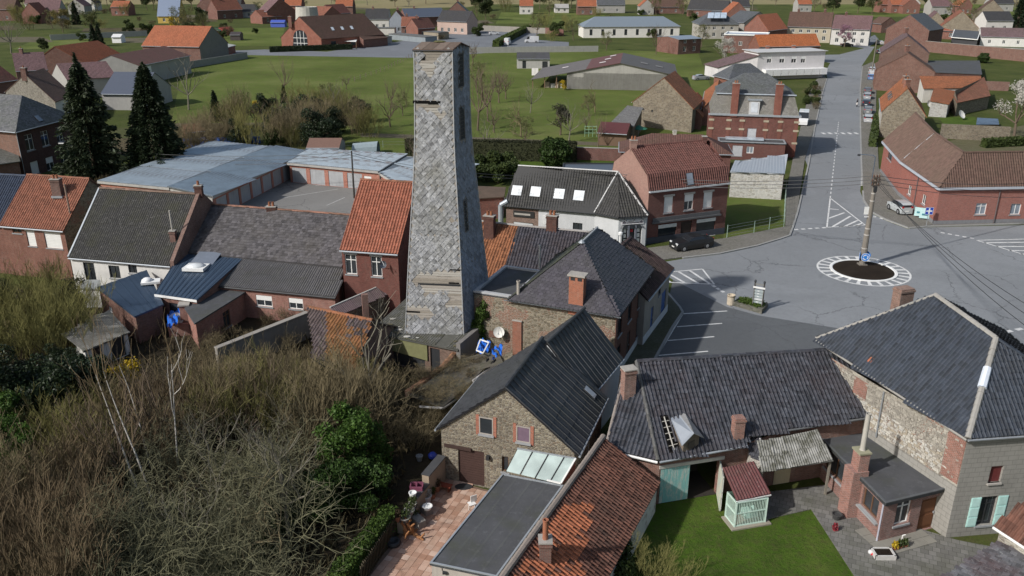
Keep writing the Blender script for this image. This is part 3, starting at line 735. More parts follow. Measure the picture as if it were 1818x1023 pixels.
def mono(name,label,cat,fp,zs,wall,roof,ops=None,ov=.2,group=None,far=False,th=.12,parapet=None,walls=None,z0=0.,gut=False,dep=.12,topname='roof'):
    """flat or lean-to roof: corner heights zs"""
    t=T(name,label,cat,sum((V2(p) for p in fp),Vector())/len(fp),group); H=House(); H.t=t; n=len(fp); P=[V2(p) for p in fp]; H.fp=P; groups={}
    for i in range(n):
        p,q=P[i],P[(i+1)%n]; mat=(walls or {}).get(i,wall); mb=groups.setdefault(id(mat),(mat,MB()))[1]; ol=[]
        for o in (ops or {}).get(i,[]):
            if o[0]>3 and o[2]>20:
                xm=(o[0]+o[2])/2; ym=(o[1]+o[3])/2
                u0=wallhit(p,q,o[0],ym)[0];u1=wallhit(p,q,o[2],ym)[0];z1=wallhit(p,q,xm,o[1])[1];z0_=wallhit(p,q,xm,o[3])[1]
                ol.append((u0,max(z0_,z0+.02),u1-u0,z1-max(z0_,z0+.02),o[4]))
            else: ol.append(o)
        top=min(zs[i],zs[(i+1)%n])
        for o in holes_wall(mb,p,q,z0,top,ol,dep): window(t,p,q,o,dep,far)
        if abs(zs[i]-zs[(i+1)%n])>.01:
            hi=v3(p,zs[i]) if zs[i]>top else v3(q,zs[(i+1)%n])
            mb.poly([v3(p,top),v3(q,top),hi])
    for mat,mb in groups.values(): t.part(mb,'wall',mat)
    e=offq(P,[ov]*n if not isinstance(ov,(list,tuple)) else ov)
    # plane heights at the offset corners
    a,b,c=v3(P[0],zs[0]),v3(P[1],zs[1]),v3(P[2],zs[2]); nn=(b-a).cross(c-a)
    zz=[a.z-((q-a).x*nn.x+(q-a).y*nn.y)/nn.z for q in e]
    H.top=[v3(q,z+.03) for q,z in zip(e,zz)]
    H.roof=t.part(slabroof(MB(),H.top,th),topname,roof); H.slopes=[H.top]
    if parapet:
        pm,ph,pw=parapet; m=MB(); e2=offq(e,[-pw]*n)
        for i in range(n):
            j=(i+1)%n; pts=[v3(e[i],0),v3(e[j],0),v3(e2[j],0),v3(e2[i],0)]; hz=[H.top[i].z+ph,H.top[j].z+ph,H.top[j].z+ph,H.top[i].z+ph]
            m.poly([v3(p,z) for p,z in zip(pts,hz)]); m.poly([v3(pts[0],hz[0]-ph-th),v3(pts[1],hz[1]-ph-th),v3(pts[1],hz[1]),v3(pts[0],hz[0])])
            m.poly([v3(pts[2],hz[2]-ph),v3(pts[3],hz[3]-ph),v3(pts[3],hz[3]),v3(pts[2],hz[2])])
        t.part(m,'roof_edge',pm)
    if gut: gutter(t,H.top[0],H.top[1])
    return H
def corrugate(t,roof,top,mat,wave=.18,amp=.025,rows=1,stuff=True,name='roof_sheet',per=6,skip=None):
    """corrugated sheets laid over a slope: each sheet a piece"""
    eu,ev,n=frame_of(top); o=Vector(top[0]); q=[((p-o).dot(eu),(p-o).dot(ev)) for p in top]
    u0=min(x for x,_ in q);u1=max(x for x,_ in q);v0=min(y for _,y in q);v1=max(y for _,y in q)
    sw=wave*per; k=max(1,round((u1-u0)/sw)); sw=(u1-u0)/k; rl=(v1-v0)/rows
    me=MB()
    pf=[]
    for i in range(per*2+1):
        x=sw*i/(per*2); pf.append((x,amp*(1 if i%2 else 0)))
    V=[];F=[]
    for x,hh in pf: V.append((x,0,hh+.02))
    for x,hh in pf: V.append((x,rl*1.03,hh))
    for x,hh in pf: V.append((x,0,hh))
    m=len(pf)
    for i in range(m-1): F.append((i,i+1,m+i+1,m+i)); F.append((2*m+i,2*m+i+1,i+1,i))
    mesh=bpy.data.meshes.new(name); mesh.from_pydata(V,[],F)
    uv=mesh.uv_layers.new(name='UVMap')
    for lp in mesh.loops: uv.data[lp.index].uv=(V[lp.vertex_index][0],V[lp.vertex_index][1])
    mesh.materials.append(mat)
    if len(top)==4:
        a,b,c,d=[Vector(p) for p in top]
        for i in range(k):
            p0,p1,q0=lerp(a,b,i/k),lerp(a,b,(i+1)/k),lerp(d,c,i/k); X=(p1-p0)/sw; Y=(q0-p0)/(v1-v0)
            for j in range(rows):
                p=lerp(p0,q0,j/rows)+n*.012
                if skip and skip(p+(p1-p0)/2+(q0-p0)/(2*rows)): continue
                ob=bpy.data.objects.new(name,mesh); pp=p-t.loc; ob.matrix_basis=Matrix(((X.x,Y.x,n.x,pp.x),(X.y,Y.y,n.y,pp.y),(X.z,Y.z,n.z,pp.z),(0,0,0,1))); link(ob,roof)
        return
    for j in range(rows):
        for i in range(k):
            p=o+eu*(u0+i*sw)+ev*(v0+j*rl)+n*(.012)
            cen=p+eu*sw/2+ev*rl/2; c2=np.array([[(cen-o).dot(eu),(cen-o).dot(ev)]])
            if not inside(c2,np.array(q))[0]: continue
            if skip and skip(cen): continue
            ob=bpy.data.objects.new(name,mesh); pp=p-t.loc
            ob.matrix_basis=Matrix(((eu.x,ev.x,n.x,pp.x),(eu.y,ev.y,n.y,pp.y),(eu.z,ev.z,n.z,pp.z),(0,0,0,1))); link(ob,roof)
# ---------------------------------------------------------------- near buildings
RED=brick((.2,.07,.045)); BROWNB=brick((.14,.06,.045)); DKRED=brick((.1,.04,.03),(.12,.1,.09)); TANB=brick((.24,.14,.09)); ORB=brick((.34,.1,.05),(.3,.25,.2),.25,dirt=.15)
RUB=stone(scale=8.); RUB2=stone(((.42,.39,.33),(.27,.24,.2),(.52,.49,.42),(.36,.32,.26)),(.4,.38,.34),5.6,.25,.25); RUBB=stone(((.3,.26,.19),(.2,.17,.12),(.38,.33,.24),(.25,.19,.13)),(.3,.27,.22),6.,.55)
SEAM=_prof([0,.03,.07,.1,1.0],[.0,.055,.055,.0,.0],.02,.022,1.03)
# --- gabled stone house in the middle foreground
DK=tiles((.047,.05,.056),.3,(.05,.055,.04),.35,(.16,.165,.17),.2,.55,.4); DKDECK=plain((.02,.02,.022),.9,.1)
a,b=W(783,757,3.75),W(1020,800,3.75); dfr=(V2(b)-V2(a)).normalized(); nb=Vector((-dfr.y,dfr.x,0))
fp=[V2(a),V2(b),V2(b)+nb*7.0,V2(a)+nb*7.0]
H1=house('stone_house','stone gabled house with dark sheet roof, brown roller door and two brick-framed gable windows','house',fp,3.75,7.1,'y',wall=RUB,roof=DKDECK,
  ops={0:[(814,799,860,869,'roller'),(891,811,903,838,'brown')],1:[(3.2,.9,.9,1.3,'win')]},ov=.28,ovg=.14,caps=DK,dep=.16)
t=H1.t; up=Z3*.04
for s in H1.slopes:
    c=sum(s,Vector())/len(s); left=(s[0]-s[2]).dot(dfr)<0
    tl=lay([p+up for p in s],.33,.3,.5,.008,.004) if left else lay([p+up for p in s],.55,1.25,0,.01,.003)
    put_tiles(t,H1.roof,tl,FLAT if left else SEAM,DK,0 if left else 200,'roof_tile' if left else 'roof_sheet',.006)
m=MB(); A,B=H1.fp[0],H1.fp[1]; L=(B-A).length; BRK=brick((.33,.1,.06),(.3,.25,.2),.3,dirt=.1)
for x0,y0,x1,y1,cur in ((851,741,876,771,0),(917,757,942,785,1)):     # gable windows set in the triangle
    xm,ym=(x0+x1)/2,(y0+y1)/2; u0=wallhit(A,B,x0,ym)[0];u1=wallhit(A,B,x1,ym)[0]; z1=wallhit(A,B,xm,y0)[1]; z0=wallhit(A,B,xm,y1)[1]
    n=Vector((dfr.y,-dfr.x,0)); P=lambda u,z,k: A+dfr*u+n*k+Z3*z
    w=t.part(MB().boxf(P(u0,z0,.004),dfr*(u1-u0),n*.02,Z3*(z1-z0)),'window',GLS if not cur else plain((.16,.11,.15),.4))
    q=MB()
    for (ua,za,ww,hh) in ((u0,z0,.07,z1-z0),(u1-.07,z0,.07,z1-z0),(u0+.07,z0,u1-u0-.14,.07),(u0+.07,z1-.07,u1-u0-.14,.07)): q.boxf(P(ua,za,.025),dfr*ww,n*.03,Z3*hh)
    t.part(q,'frame',plain((.33,.3,.27),.6),w); t.part(MB().boxf(P(u0-.05,z0-.13,.0),dfr*(u1-u0+.1),n*.12,Z3*.12),'sill',BLUESTONE,w)
    for ua in (u0-.2,u1+.005): t.part(MB().boxf(P(ua,z0-.1,.0),dfr*.195,n*.045,Z3*(z1-z0+.2)),'brick_jamb',BRK,w)
t.part(MB().boxf(A+dfr*.2+Z3*2.42+n*.01,dfr*.0001+dfr*1.75,n*.1,Z3*.2),'shutter_box',plain((.05,.03,.025)))
p,eu,ev,nn=on_slope(H1,0 if (H1.slopes[0][0]-H1.slopes[0][2]).dot(dfr)>0 else 1,1046,698); skylight(t,H1.roof,p,eu,ev,nn,.62,1.0,glass((.35,.37,.4)))
for x,y in ((868,640),(880,642)): 
    pp,eu,ev,nn=on_slope(H1,1 if (H1.slopes[0][0]-H1.slopes[0][2]).dot(dfr)>0 else 0,x,y); t.part(MB().boxf(pp,eu*.4,ev*.12,nn*.12),'roof_vent',DKDECK,H1.roof)
wl=WY(828,838,43.9) ; t.part(MB().boxf(A+dfr*2.95+Z3*2.1+n*.02,dfr*.2,n*.2,Z3*.28),'wall_lamp',DARKM)
# rear wing of the stone house with white wall towards the street
r1=W(976,607,7.0); r2=W(1036,549,7.1); rd=(V2(r2)-V2(r1)).normalized(); nr=Vector((rd.y,-rd.x,0)); f0=V2(r1)-rd*.4; f1=V2(r2)+rd*.1
fp=[f0-nr*3.4,f0+nr*2.9,f1+nr*2.9,f1-nr*3.4]
H1b=house('rear_wing','narrow dark-roofed rear wing with white wall and blue windows behind the stone gable house','house',fp,3.95,7.05,'y',wall=render_((.62,.63,.64),.15,.2),roof=DKDECK,
  ops={1:[(.7,1.2,.7,1.6,'blue'),(1.9,.05,.9,2.5,'bluedoor')]},ov=.15,ovg=.05,rf=3.4/6.3 if False else .54,caps=DK)
for s in H1b.slopes:
    left=(s[0]-s[2]).dot(nr)<0
    tl=lay([p+up for p in s],.33,.3,.5,.008,.004) if left else lay([p+up for p in s],.55,1.25,0,.01,.003)
    put_tiles(H1b.t,H1b.roof,tl,FLAT if left else SEAM,DK,0 if left else 60,'roof_tile' if left else 'roof_sheet',.006)
pp=W(1010,632,5.6); H1b.t.part(MB().tube(pp-Z3*.5,pp+Z3*.5,.06),'flue_pipe',DARKM)
# flat roofed annexe
q=[W(766,998,2.7),W(881,1022,2.7),W(998,862,2.7),W(893,842,2.7)]
FELT=felt((.066,.068,.073))
H2=mono('flat_roof_annexe','long annexe with black felt flat roof, white edge trim and dark red side wall','annexe',q,[2.62]*4,brick((.13,.035,.025),(.1,.05,.04),.2,dirt=.2),FELT,ov=.06,parapet=(ZINC,.06,.09),walls={0:render_((.42,.38,.34))})
t=H2.t
for k in (.25,.5,.75):                  # welded seams
    a_=lerp(H2.top[0],H2.top[1],k)+Z3*.006; b_=lerp(H2.top[3],H2.top[2],k)+Z3*.006; d=(b_-a_).normalized(); s_=Vector((d.y,-d.x,0))*.06
    t.part(MB().poly([a_-s_,a_+s_,b_+s_,b_-s_]),'felt_seam',felt((.075,.078,.08)),H2.roof)
pp=WY(790,1012,33.4); t.part(MB().box(pp,.3,.12,.2).box(pp-Z3*.1+Vector((0,-.12,0)),.22,.2,.12),'flood_light',DARKM)
# glazed lean-to over the annexe's back end
tl_,tr_=W(918,797,3.55),W(1022,815,3.5); bl_,br_=W(898,836,2.78),W(996,859,2.78)
g=T('glazed_lean_to','lean-to canopy of pale translucent panels with white edge against the stone gable','canopy',(bl_+br_)/2)
PANEL=glass((.36,.43,.41),.3)
k=[0,.27,.54,.81,1.]
for i in range(4):
    a_,b_,c_,d_=lerp(bl_,br_,k[i]+.012),lerp(bl_,br_,k[i+1]-.012),lerp(tl_,tr_,k[i+1]-.012),lerp(tl_,tr_,k[i]+.012); g.part(slabroof(MB(),[a_,b_,c_,d_],.03),'panel',PANEL)
for x in k[1:4]: g.part(MB().tube(lerp(bl_,br_,x)+Z3*.02,lerp(tl_,tr_,x)+Z3*.02,.035,.035,4),'glazing_bar',DARKM)
d=(tl_-bl_)*.5
g.part(MB().tube(tr_+Z3*.03,br_+Z3*.03,.06,.06,4).tube(br_+Z3*.03,lerp(br_,bl_,.25)+Z3*.03,.06,.06,4),'edge_trim',WHITE); g.part(MB().tube(tl_+Z3*.03,tr_+Z3*.03,.055,.055,4),'top_flashing',ZINC)
m=MB()
for p,qq in ((bl_,tl_),(br_,tr_)): m.poly([v3(p,2.64),v3(qq,2.64),qq-Z3*.03,p-Z3*.03])
g.part(m,'cheek',brick((.13,.035,.025),(.1,.05,.04),.2,dirt=.2))
# --- orange tiled lean-to outbuilding in front
e0,e1=W(1167,854,2.15),W(1079,1013,2.15); ed=(V2(e1)-V2(e0)).normalized(); en=Vector((ed.y,-ed.x,0))   # towards ridge
e2=V2(e0)+ed*13.5; w_=3.35
if en.x>0: en=-en
fp=[V2(e0),V2(e0)+en*w_,e2+en*w_,e2]
OT=tiles((.155,.068,.047),.5,(.07,.055,.045),.45,(.2,.17,.14),.18); OB=tiles((.43,.15,.075),.35,(.1,.06,.04),.2,(.3,.2,.15),.1)
H3=mono('tiled_outbuilding','long lean-to with red-brown and bright orange clay tiles and a small pipe chimney','outbuilding',fp,[2.15,4.1,4.1,2.15],brick((.2,.09,.06),white=.25),plain((.1,.05,.035),.9,.1),
   ops={3:[(1.5,.05,1.0,1.9,'whitedoor'),(4,.1,1.8,1.9,'whitedoor'),(7.3,.5,1.5,1.3,'win')]},ov=[.02,.02,.02,.16])
t=H3.t; tp=[p for p in H3.top]; tl=lay(tp,.245,.34,0,.012,.008)
patch=[(1025,900),(1055,895),(1052,925),(1045,960),(1033,1000),(1040,1030),(930,1060),(900,1040),(960,985),(985,920),(1005,905)]
def inpx(P,poly):
    d=P[1]*_c+(CH-P[2])*_s; return inside(np.array([[909+FOC*P[0]/d,511.5-FOC*(P[1]*_s-(CH-P[2])*_c)/d]]),poly)[0]
br=[];dk=[]
for x in tl: (br if (inpx(x[0],patch) and random.random()<.9) or random.random()<.004 else dk).append(x)
put_tiles(t,H3.roof,dk,PAN,OT,180); put_tiles(t,H3.roof,br,PAN,OB,120)
ridge_caps(t,H3.roof,H3.top[1]+Z3*.05,H3.top[2]+Z3*.05,render_((.27,.23,.2),.4,.3),.17,.5,20,'coping')
cp=W(968,968,4.35); cc=chimney(t,cp-Z3*.45,.55,.6,.75,0,brick((.2,.1,.08)),0,down=.6)
t.part(MB().lathe(cp+Z3*.36,[(.14,0),(.13,1.0),(.15,1.03),(.15,1.08),(.1,1.08),(.09,.5)],12),'clay_pipe',plain((.3,.12,.07)),cc)
# --- dark tiled barn around the courtyard
P1=W(1168,819,3.15);R1=W(1130,643,6.6);R2=W(1510,620,6.6);P0=W(1075,797,3.15)
nf=(R1-P1).cross(R2-R1).normalized(); nf=nf if nf.z>0 else -nf
P2=ray_plane(1548,739,P1,nf);Pm=ray_plane(1326,790,P1,nf);Pn=ray_plane(1336,772,P1,nf)
nl=(P0-P1).cross(R1-P1).normalized(); nl=nl if nl.z>0 else -nl; R0=ray_plane(1107,668,P1,nl)
rdir=(R2-R1).normalized(); bk=Vector((-rdir.y,rdir.x,0)); run=(V2(R1)-V2(P1)).dot(bk)
t=T('tiled_barn','long old barn with black pantiled roof, sagging ridge and turquoise doors around the courtyard','barn',(V2(P1)+V2(P2))/2+bk*2)
front=[P1,Pm,Pn,P2,R2,R1]; left=[P0,P1,R1,R0]; Q2=R2+bk*3.6-Z3*2.2; Q1=R1+bk*3.6-Z3*2.2; back=[Q2,Q1,R1,R2]; Q0=R0+bk*1.2-Z3*1.6
m=MB(); slabroof(m,front,.12); slabroof(m,left,.12); slabroof(m,back,.12); m.poly([R1,Q1,Q0,R0])
rf=t.part(m,'roof',plain((.02,.018,.018),.9,.1))
BT=tiles((.056,.06,.072),.55,(.07,.048,.048),.45,(.36,.39,.44),.36,.45,.55)
hole=[(1173,742),(1186,740),(1206,798),(1190,803)]
dorm=[(1188,740),(1200,735),(1240,775),(1237,800),(1212,806)]
sk=lambda p: inpx(p,hole)
tl=lay([p+Z3*.02 for p in front],.25,.36,0,.012,.012,sk)+lay([p+Z3*.02 for p in left],.25,.36,0,.012,.01)
put_tiles(t,rf,tl,PAN,BT,300,rotj=.02)
ridge_caps(t,rf,R1+Z3*.05,R2+Z3*.05,BT,.15,.42,34); ridge_caps(t,rf,P1+Z3*.05,R1+Z3*.05,tiles((.13,.13,.13),.4,pale=(.4,.4,.4),paleamt=.5),.12,.42)
ridge_caps(t,rf,P0+Z3*.05,R0+Z3*.05,render_((.25,.22,.2)),.1,.4)
# hole in the tiles: dark opening with battens
hp=[ray_plane(x,y,P1,nf)+nf*.015 for x,y in hole]; t.part(MB().poly(hp),'roof_hole',plain((.006,.006,.006),1,0),rf)
BAT=wood((.42,.4,.36),.2)
for i in range(5):
    f=(i+.7)/5.6; t.part(MB().tube(lerp(hp[0],hp[3],f)+nf*.03,lerp(hp[1],hp[2],f)+nf*.03,.025,.025,4),'batten',BAT,rf)
for f in (.42,): t.part(MB().tube(lerp(hp[0],hp[1],f)+nf*.06,lerp(hp[3],hp[2],f)+nf*.06,.04,.04,4),'rafter',BAT,rf)
# walls
eo=lambda p,k: V2(p)+bk*k
w0,w1=V2(P1)+bk*.25+rdir*.2,V2(P2)+bk*.35-Vector((0,0,0)); c0=V2(P0)+Vector((.25,.3,0))
BW=brick((.2,.09,.065),(.3,.27,.24),.5,dirt=.5); 
m=MB(); 
# courtyard front wall with the wide gateway
gw=lambda x,y: wallhit(w0,w1,x,y)
g0=.12; g1=gw(1272,880)[0]; zt=2.45
holes_wall(m,w0,w1,0,2.95,[(g0,0.0,g1-g0,zt)],.35); m.poly([v3(w0,2.95),v3(w1,2.95),v3(w1,P2.z-.15),v3(lerp(w0,w1,.5),Pn.z-.2),v3(lerp(w0,w1,.3),2.97)])
m.poly([v3(c0,0),v3(w0,0),v3(w0,2.98),v3(c0,2.98)]); wb=V2(Q1)-bk*.2; wb2=V2(Q2)-bk*.2; wq=V2(Q0)
for a_,b_ in ((w1,wb2),(wb2,wb),(wb,wq),(wq,c0)): m.poly([v3(a_,0),v3(b_,0),v3(b_,3.2),v3(a_,3.2)])
m.poly([v3(w1,3.2),v3(wb2,3.2),v3(R2,6.45),v3(w1,P2.z-.15)])
t.part(m,'wall',BW)
wd_=(w1-w0).normalized(); wn=Vector((wd_.y,-wd_.x,0))
t.part(MB().boxf(w0+wd_*.0+Z3*zt-wn*.1,wd_*(g1+.25),wn*.16,Z3*.22),'lintel',render_((.5,.48,.44)))
TEAL=wood((.2,.42,.4),.25,wear=.35,wearc=(.42,.47,.43)); TEALP=plain((.36,.55,.5),.6)
gd=t.part(MB(),'barn_door',TEAL) if False else None
dw=(g1-g0)*.485; dm=MB(); nbd=9
door=t.part(MB().boxf(w0+wd_*g0+Z3*1.2-wn*.05,wd_*dw,wn*.03,Z3*.12),'barn_door',TEAL)
for i in range(nbd): t.part(MB().boxf(w0+wd_*(g0+dw*i/nbd+.006)+Z3*.06-wn*.02,wd_*(dw/nbd-.012),wn*.05,Z3*(zt-.1)),'plank',TEAL,door)
# open leaf standing out into the yard, seen from its inside
hd=w0+wd_*g1; od=(V2(W(1281,930))-hd).normalized(); on_=Vector((od.y,-od.x,0)); dl=1.75
d2=t.part(MB().boxf(hd+Z3*.06,od*dl,on_*.03,Z3*2.3),'barn_door',wood((.55,.53,.44),.2,wear=.2,wearc=(.3,.5,.47)),label='open barn door leaf with pale boarded inside and teal lower panel')
for z in (.06,.85,1.25,2.2): t.part(MB().boxf(hd-on_*.06+Z3*z,od*dl,on_*.05,Z3*.12),'rail',wood((.55,.56,.52),.15),d2)
for u in (0,dl*.48,dl-.1): t.part(MB().boxf(hd-on_*.062+od*u+Z3*.06,od*.1,on_*.05,Z3*2.3),'stile',wood((.55,.56,.52),.15),d2)
t.part(MB().boxf(hd-on_*.02+od*.1+Z3*.18,od*(dl-.2),on_*.015,Z3*.66),'teal_panel',plain((.25,.5,.47),.6),d2)
for u0,z0,u1,z1 in ((.15,.9,.8,1.25),(.9,1.4,1.6,1.9),(.15,1.4,.85,2.1)): t.part(MB().tube(hd-on_*.05+od*u0+Z3*z0,hd-on_*.05+od*u1+Z3*z1,.03,.03,4),'brace',BAT,d2)
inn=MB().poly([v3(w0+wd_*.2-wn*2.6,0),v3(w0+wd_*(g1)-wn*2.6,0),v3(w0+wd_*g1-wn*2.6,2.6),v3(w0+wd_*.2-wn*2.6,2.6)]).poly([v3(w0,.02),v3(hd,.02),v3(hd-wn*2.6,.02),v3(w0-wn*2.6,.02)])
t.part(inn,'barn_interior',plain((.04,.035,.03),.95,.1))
gutter(t,P1+rdir*.1,Pm); gutter(t,Pn,P2,plain((.12,.125,.13))); gutter(t,P0,P1,WHITE)
u0,u1=gw(1371,864)[0],gw(1399,862)[0]; cdm=wood((.5,.42,.27),.2); dd_=t.part(MB().boxf(w0+wd_*u0+Z3*.05+wn*.01,wd_*(u1-u0),wn*.05,Z3*1.9),'door',cdm)
for z in (.15,1.05): t.part(MB().boxf(w0+wd_*(u0+.12)+Z3*z+wn*.061,wd_*(u1-u0-.24),wn*.015,Z3*.75),'panel',cdm,dd_)
# dormer over the gateway
da,db,dc=ray_plane(1190,745,P1,nf),ray_plane(1212,806,P1,nf),ray_plane(1240,792,P1,nf)
hh=.95; dmid=(db+dc)/2; rtop=v3(da+Vector((.55,.2,0)),da.z+.1); fl_,fr_=db+Z3*.0,dc+Z3*.0
dmr=MB(); ap=v3(dmid-bk*.05,dmid.z+hh+.35); l_=db+Z3*hh*.75-rdir*.18; r_=dc+Z3*hh*.75+rdir*.18; rt=ray_plane(1206,738,P1,nf)+Z3*.05
apf=ap-bk*.25; l_=l_-bk*.25; r_=r_-bk*.25
dmw=t.part(MB().poly([db,dc,dc+Z3*hh*.75,ap-Z3*.05,db+Z3*hh*.75]).poly([db,db+Z3*hh*.75,da+Z3*.02]).poly([dc,dc+Z3*hh*.75,rt]),'dormer',wood((.17,.14,.11),.4))
zn=metalm((.3,.33,.37),.55,.2)
t.part(slabroof(MB(),[l_,apf,rt,da+Z3*.1],.05),'dormer_roof',zn,dmw); t.part(slabroof(MB(),[apf,r_,rt+(dc-db)*.35,rt],.05),'dormer_roof',corr((.24,.24,.24),.35,.4,.5,ms=2.),dmw)
t.part(MB().boxf(lerp(db,dc,.3)-bk*.03+Z3*.1,(dc-db)*.4,-bk*.03,Z3*.5),'dormer_hatch',wood((.1,.085,.07)),dmw)
cp=ray_plane(1313,788,P1,nf); chimney(t,v3(cp,cp.z+.1)+bk*.45,.62,.55,1.45,.15,brick((.24,.1,.07),(.35,.32,.3),.5),0,cap=False,down=.55)
cp=W(1117,668,6.6); chimney(t,v3(cp,cp.z-1.)+bk*.1,.75,.6,1.45,.3,brick((.24,.12,.09),(.35,.32,.3)),0,down=1.5)
# --- corrugated lean-to beside the gateway
a_,b_=W(1352,838,2.45),W(1480,818,2.5); c_,d_=W(1446,766,3.75),W(1346,783,3.7)
CRM=corr((.25,.25,.235),.35,.5,.85,mossc=(.05,.05,.032),rust=.5,ms=1.6,mt=.42)
q=T('corrugated_lean_to','mossy grey corrugated lean-to roof over a shaded yard doorway','lean-to',(a_+b_)/2)
r=q.part(slabroof(MB(),[a_-Z3*.02,b_-Z3*.02,c_-Z3*.02,d_-Z3*.02],.04),'roof',plain((.1,.1,.09),.9)); corrugate(q,r,[a_,b_,c_,d_],CRM,.17,.05,2)
bw0,bw1=V2(a_)+bk*2.4+rdir*.2,V2(b_)+bk*2.6-rdir*.3; m=MB(); holes_wall(m,bw0,bw1,0,2.9,[(1.3,.03,1.1,1.9)],.08)
q.part(m,'back_wall',render_((.34,.31,.26),.5,.5)); window(q,bw0,bw1,(1.3,.03,1.1,1.9,'creamdoor'),.08)
for p in (a_+rdir*.1,b_-rdir*.12): q.part(MB().box(v3(p+bk*.15,0),.12,.12,p.z-.06),'post',wood((.2,.18,.15)))
# small stone pier with tiled cap between gateway and lean-to
a_,b_,c_,d_=W(1333,802,3.0),W(1359,819,2.6),W(1340,782,3.3),W(1322,787,3.4)
q=T('stone_pier','narrow whitewashed stone pier with a small dark tiled cap beside the gateway','pier',V2(a_))
px0=V2(W(1333,803,2.9)); px1=V2(W(1352,820,2.55)); dd=(px1-px0); 
if dd.length<.5: dd=Vector((.9,.25,0))
dd=dd.normalized(); q.part(MB().prism([px0,px0+dd*.9,px0+dd*.9+bk*1.6,px0+bk*1.6],0,2.7),'wall',stone(((.5,.47,.42),(.4,.37,.33),(.55,.52,.46),(.45,.42,.37)),(.5,.48,.44),6.,0,.2))
tp=[v3(px0-bk*.2-dd*.05,2.72),v3(px0+dd*1.05-bk*.2,2.72),v3(px0+dd*1.05+bk*1.7,3.75),v3(px0-dd*.05+bk*1.7,3.75)]
r=q.part(slabroof(MB(),tp,.08),'roof',BT); put_tiles(q,r,lay(tp,.25,.34,0,.01,.006),PAN,BT,40); q.part(MB().tube(tp[1],tp[2],.05,.05,4),'edge_trim',WHITE)
# --- aviary cage with maroon roof
a_,b_=V2(W(1303,938)),V2(W(1357,929)); d=(b_-a_).normalized(); n=Vector((-d.y,d.x,0)); wA=(b_-a_).length; dA=1.05
q=T('aviary_cage','small pale green barred aviary with a rusty maroon corrugated roof on the lawn edge','aviary',(a_+b_)/2+n*.7)
q.part(MB().prism([a_-d*.25-n*.25,b_+d*.3-n*.25,b_+d*.3+n*dA,a_-d*.25+n*dA],0,.1),'base',render_((.3,.27,.22),.5,.2))
MINT=plain((.52,.66,.58),.55,.3,.15)
z0,z1=.1,1.72
for p in (a_,b_,a_+n*dA,b_+n*dA): q.part(MB().box(v3(p,z0),.09,.09,z1-z0),'post',MINT)
for z in (z0,.92,z1-.07):
    q.part(MB().boxf(v3(a_,z)-n*.03,d*wA,n*.06,Z3*.07),'rail',MINT); q.part(MB().boxf(v3(a_,z)-d*.03,n*dA,d*.06,Z3*.07),'rail',MINT)
for i in range(1,19): q.part(MB().tube(v3(a_+d*wA*i/19,z0),v3(a_+d*wA*i/19,z1),.017,.017,4),'bar',MINT)
for i in range(1,12): q.part(MB().tube(v3(a_+n*dA*i/12,z0),v3(a_+n*dA*i/12,z1),.017,.017,4),'bar',MINT)
q.part(MB().prism([b_+n*.1,b_+n*dA,a_+n*dA,a_+n*(dA-.05),b_+n*(dA-.05)-d*.05,b_-d*.05+n*.1],z0,z1),'back_board',plain((.1,.16,.13)))
q.part(MB().boxf(v3(lerp(a_,b_,.5)+n*.5,z0),d*.8,n*.5,Z3*.45),'nest_box',plain((.4,.62,.55)))
tp=[W(1308,889,1.78),W(1369,877,1.78),W(1334,822,2.75),W(1284,832,2.75)]
MAR=corr((.12,.045,.045),.3,.25,.35,mossc=(.05,.04,.025)); r=q.part(slabroof(MB(),[p-Z3*.02 for p in tp],.04),'roof',MAR); corrugate(q,r,tp,MAR,.16,.045,1)
q.part(MB().tube(tp[0]-Z3*.07,tp[1]-Z3*.07,.05,.05,4),'fascia',WHITE)
# --- stone house with hipped roof on the right
ze=6.45; E1=W(1718,780,ze); E2=W(1448,602,ze+.1); A1=W(1660,525,11.); A2=W(1768,602,10.3); E0=E1+(W(1830,772,6.45)-E1).normalized()*9.2
_n4=(A1-E1).cross(A2-E1).normalized(); E2=ray_plane(1448,602,E1,_n4)
lw=(V2(E2)-V2(E1)).normalized(); fw=(V2(E0)-V2(E1)).normalized(); E3=V2(E0)+lw*(V2(E2)-V2(E1)).length*.95; E3=v3(E3,ze)
t=T('hipped_stone_house','large corner house with dark hipped pantile roof, rubble side wall and grey rendered front','house',(V2(E1)+V2(E3))/2)
sl_=[[E2,E1,A2,A1],[E1,E0,A2],[E0,E3,A1,A2],[E3,E2,A1]]
m=MB(); [slabroof(m,s,.14) for s in sl_]; rf=t.part(m,'roof',plain((.02,.02,.022),.9,.1))
HT=tiles((.042,.052,.07),.45,(.045,.045,.045),.3,(.22,.25,.29),.22,.5,.5); tl=[]
for s in sl_: tl+=lay([p+Z3*.02 for p in s],.235,.34,0,.012,.008)
put_tiles(t,rf,tl,PAN,HT,300,rotj=.012)
pp=ray_plane(1539,642,E1,(A2-E1).cross(E2-E1).normalized()); 
nn=(A2-E1).cross(E2-E1).normalized(); nn=nn if nn.z>0 else -nn; eu,ev,_n=frame_of(sl_[0]); t.part(MB().boxf(pp+nn*.05,eu*.3,ev*.36,nn*.03),'roof_tile',OB,rf,label='single orange replacement tile')
HCAP=render_((.3,.29,.27),.4,.2); ridge_caps(t,rf,E1+Z3*.05,A2+Z3*.05,HCAP,.17,.4,14); ridge_caps(t,rf,A2+Z3*.05,A1+Z3*.05,HCAP,.16,.4,14); ridge_caps(t,rf,A2+Z3*.05,E0+Z3*.05,HT,.13,.4); ridge_caps(t,rf,E2+Z3*.05,A1+Z3*.05,HCAP,.1,.4)
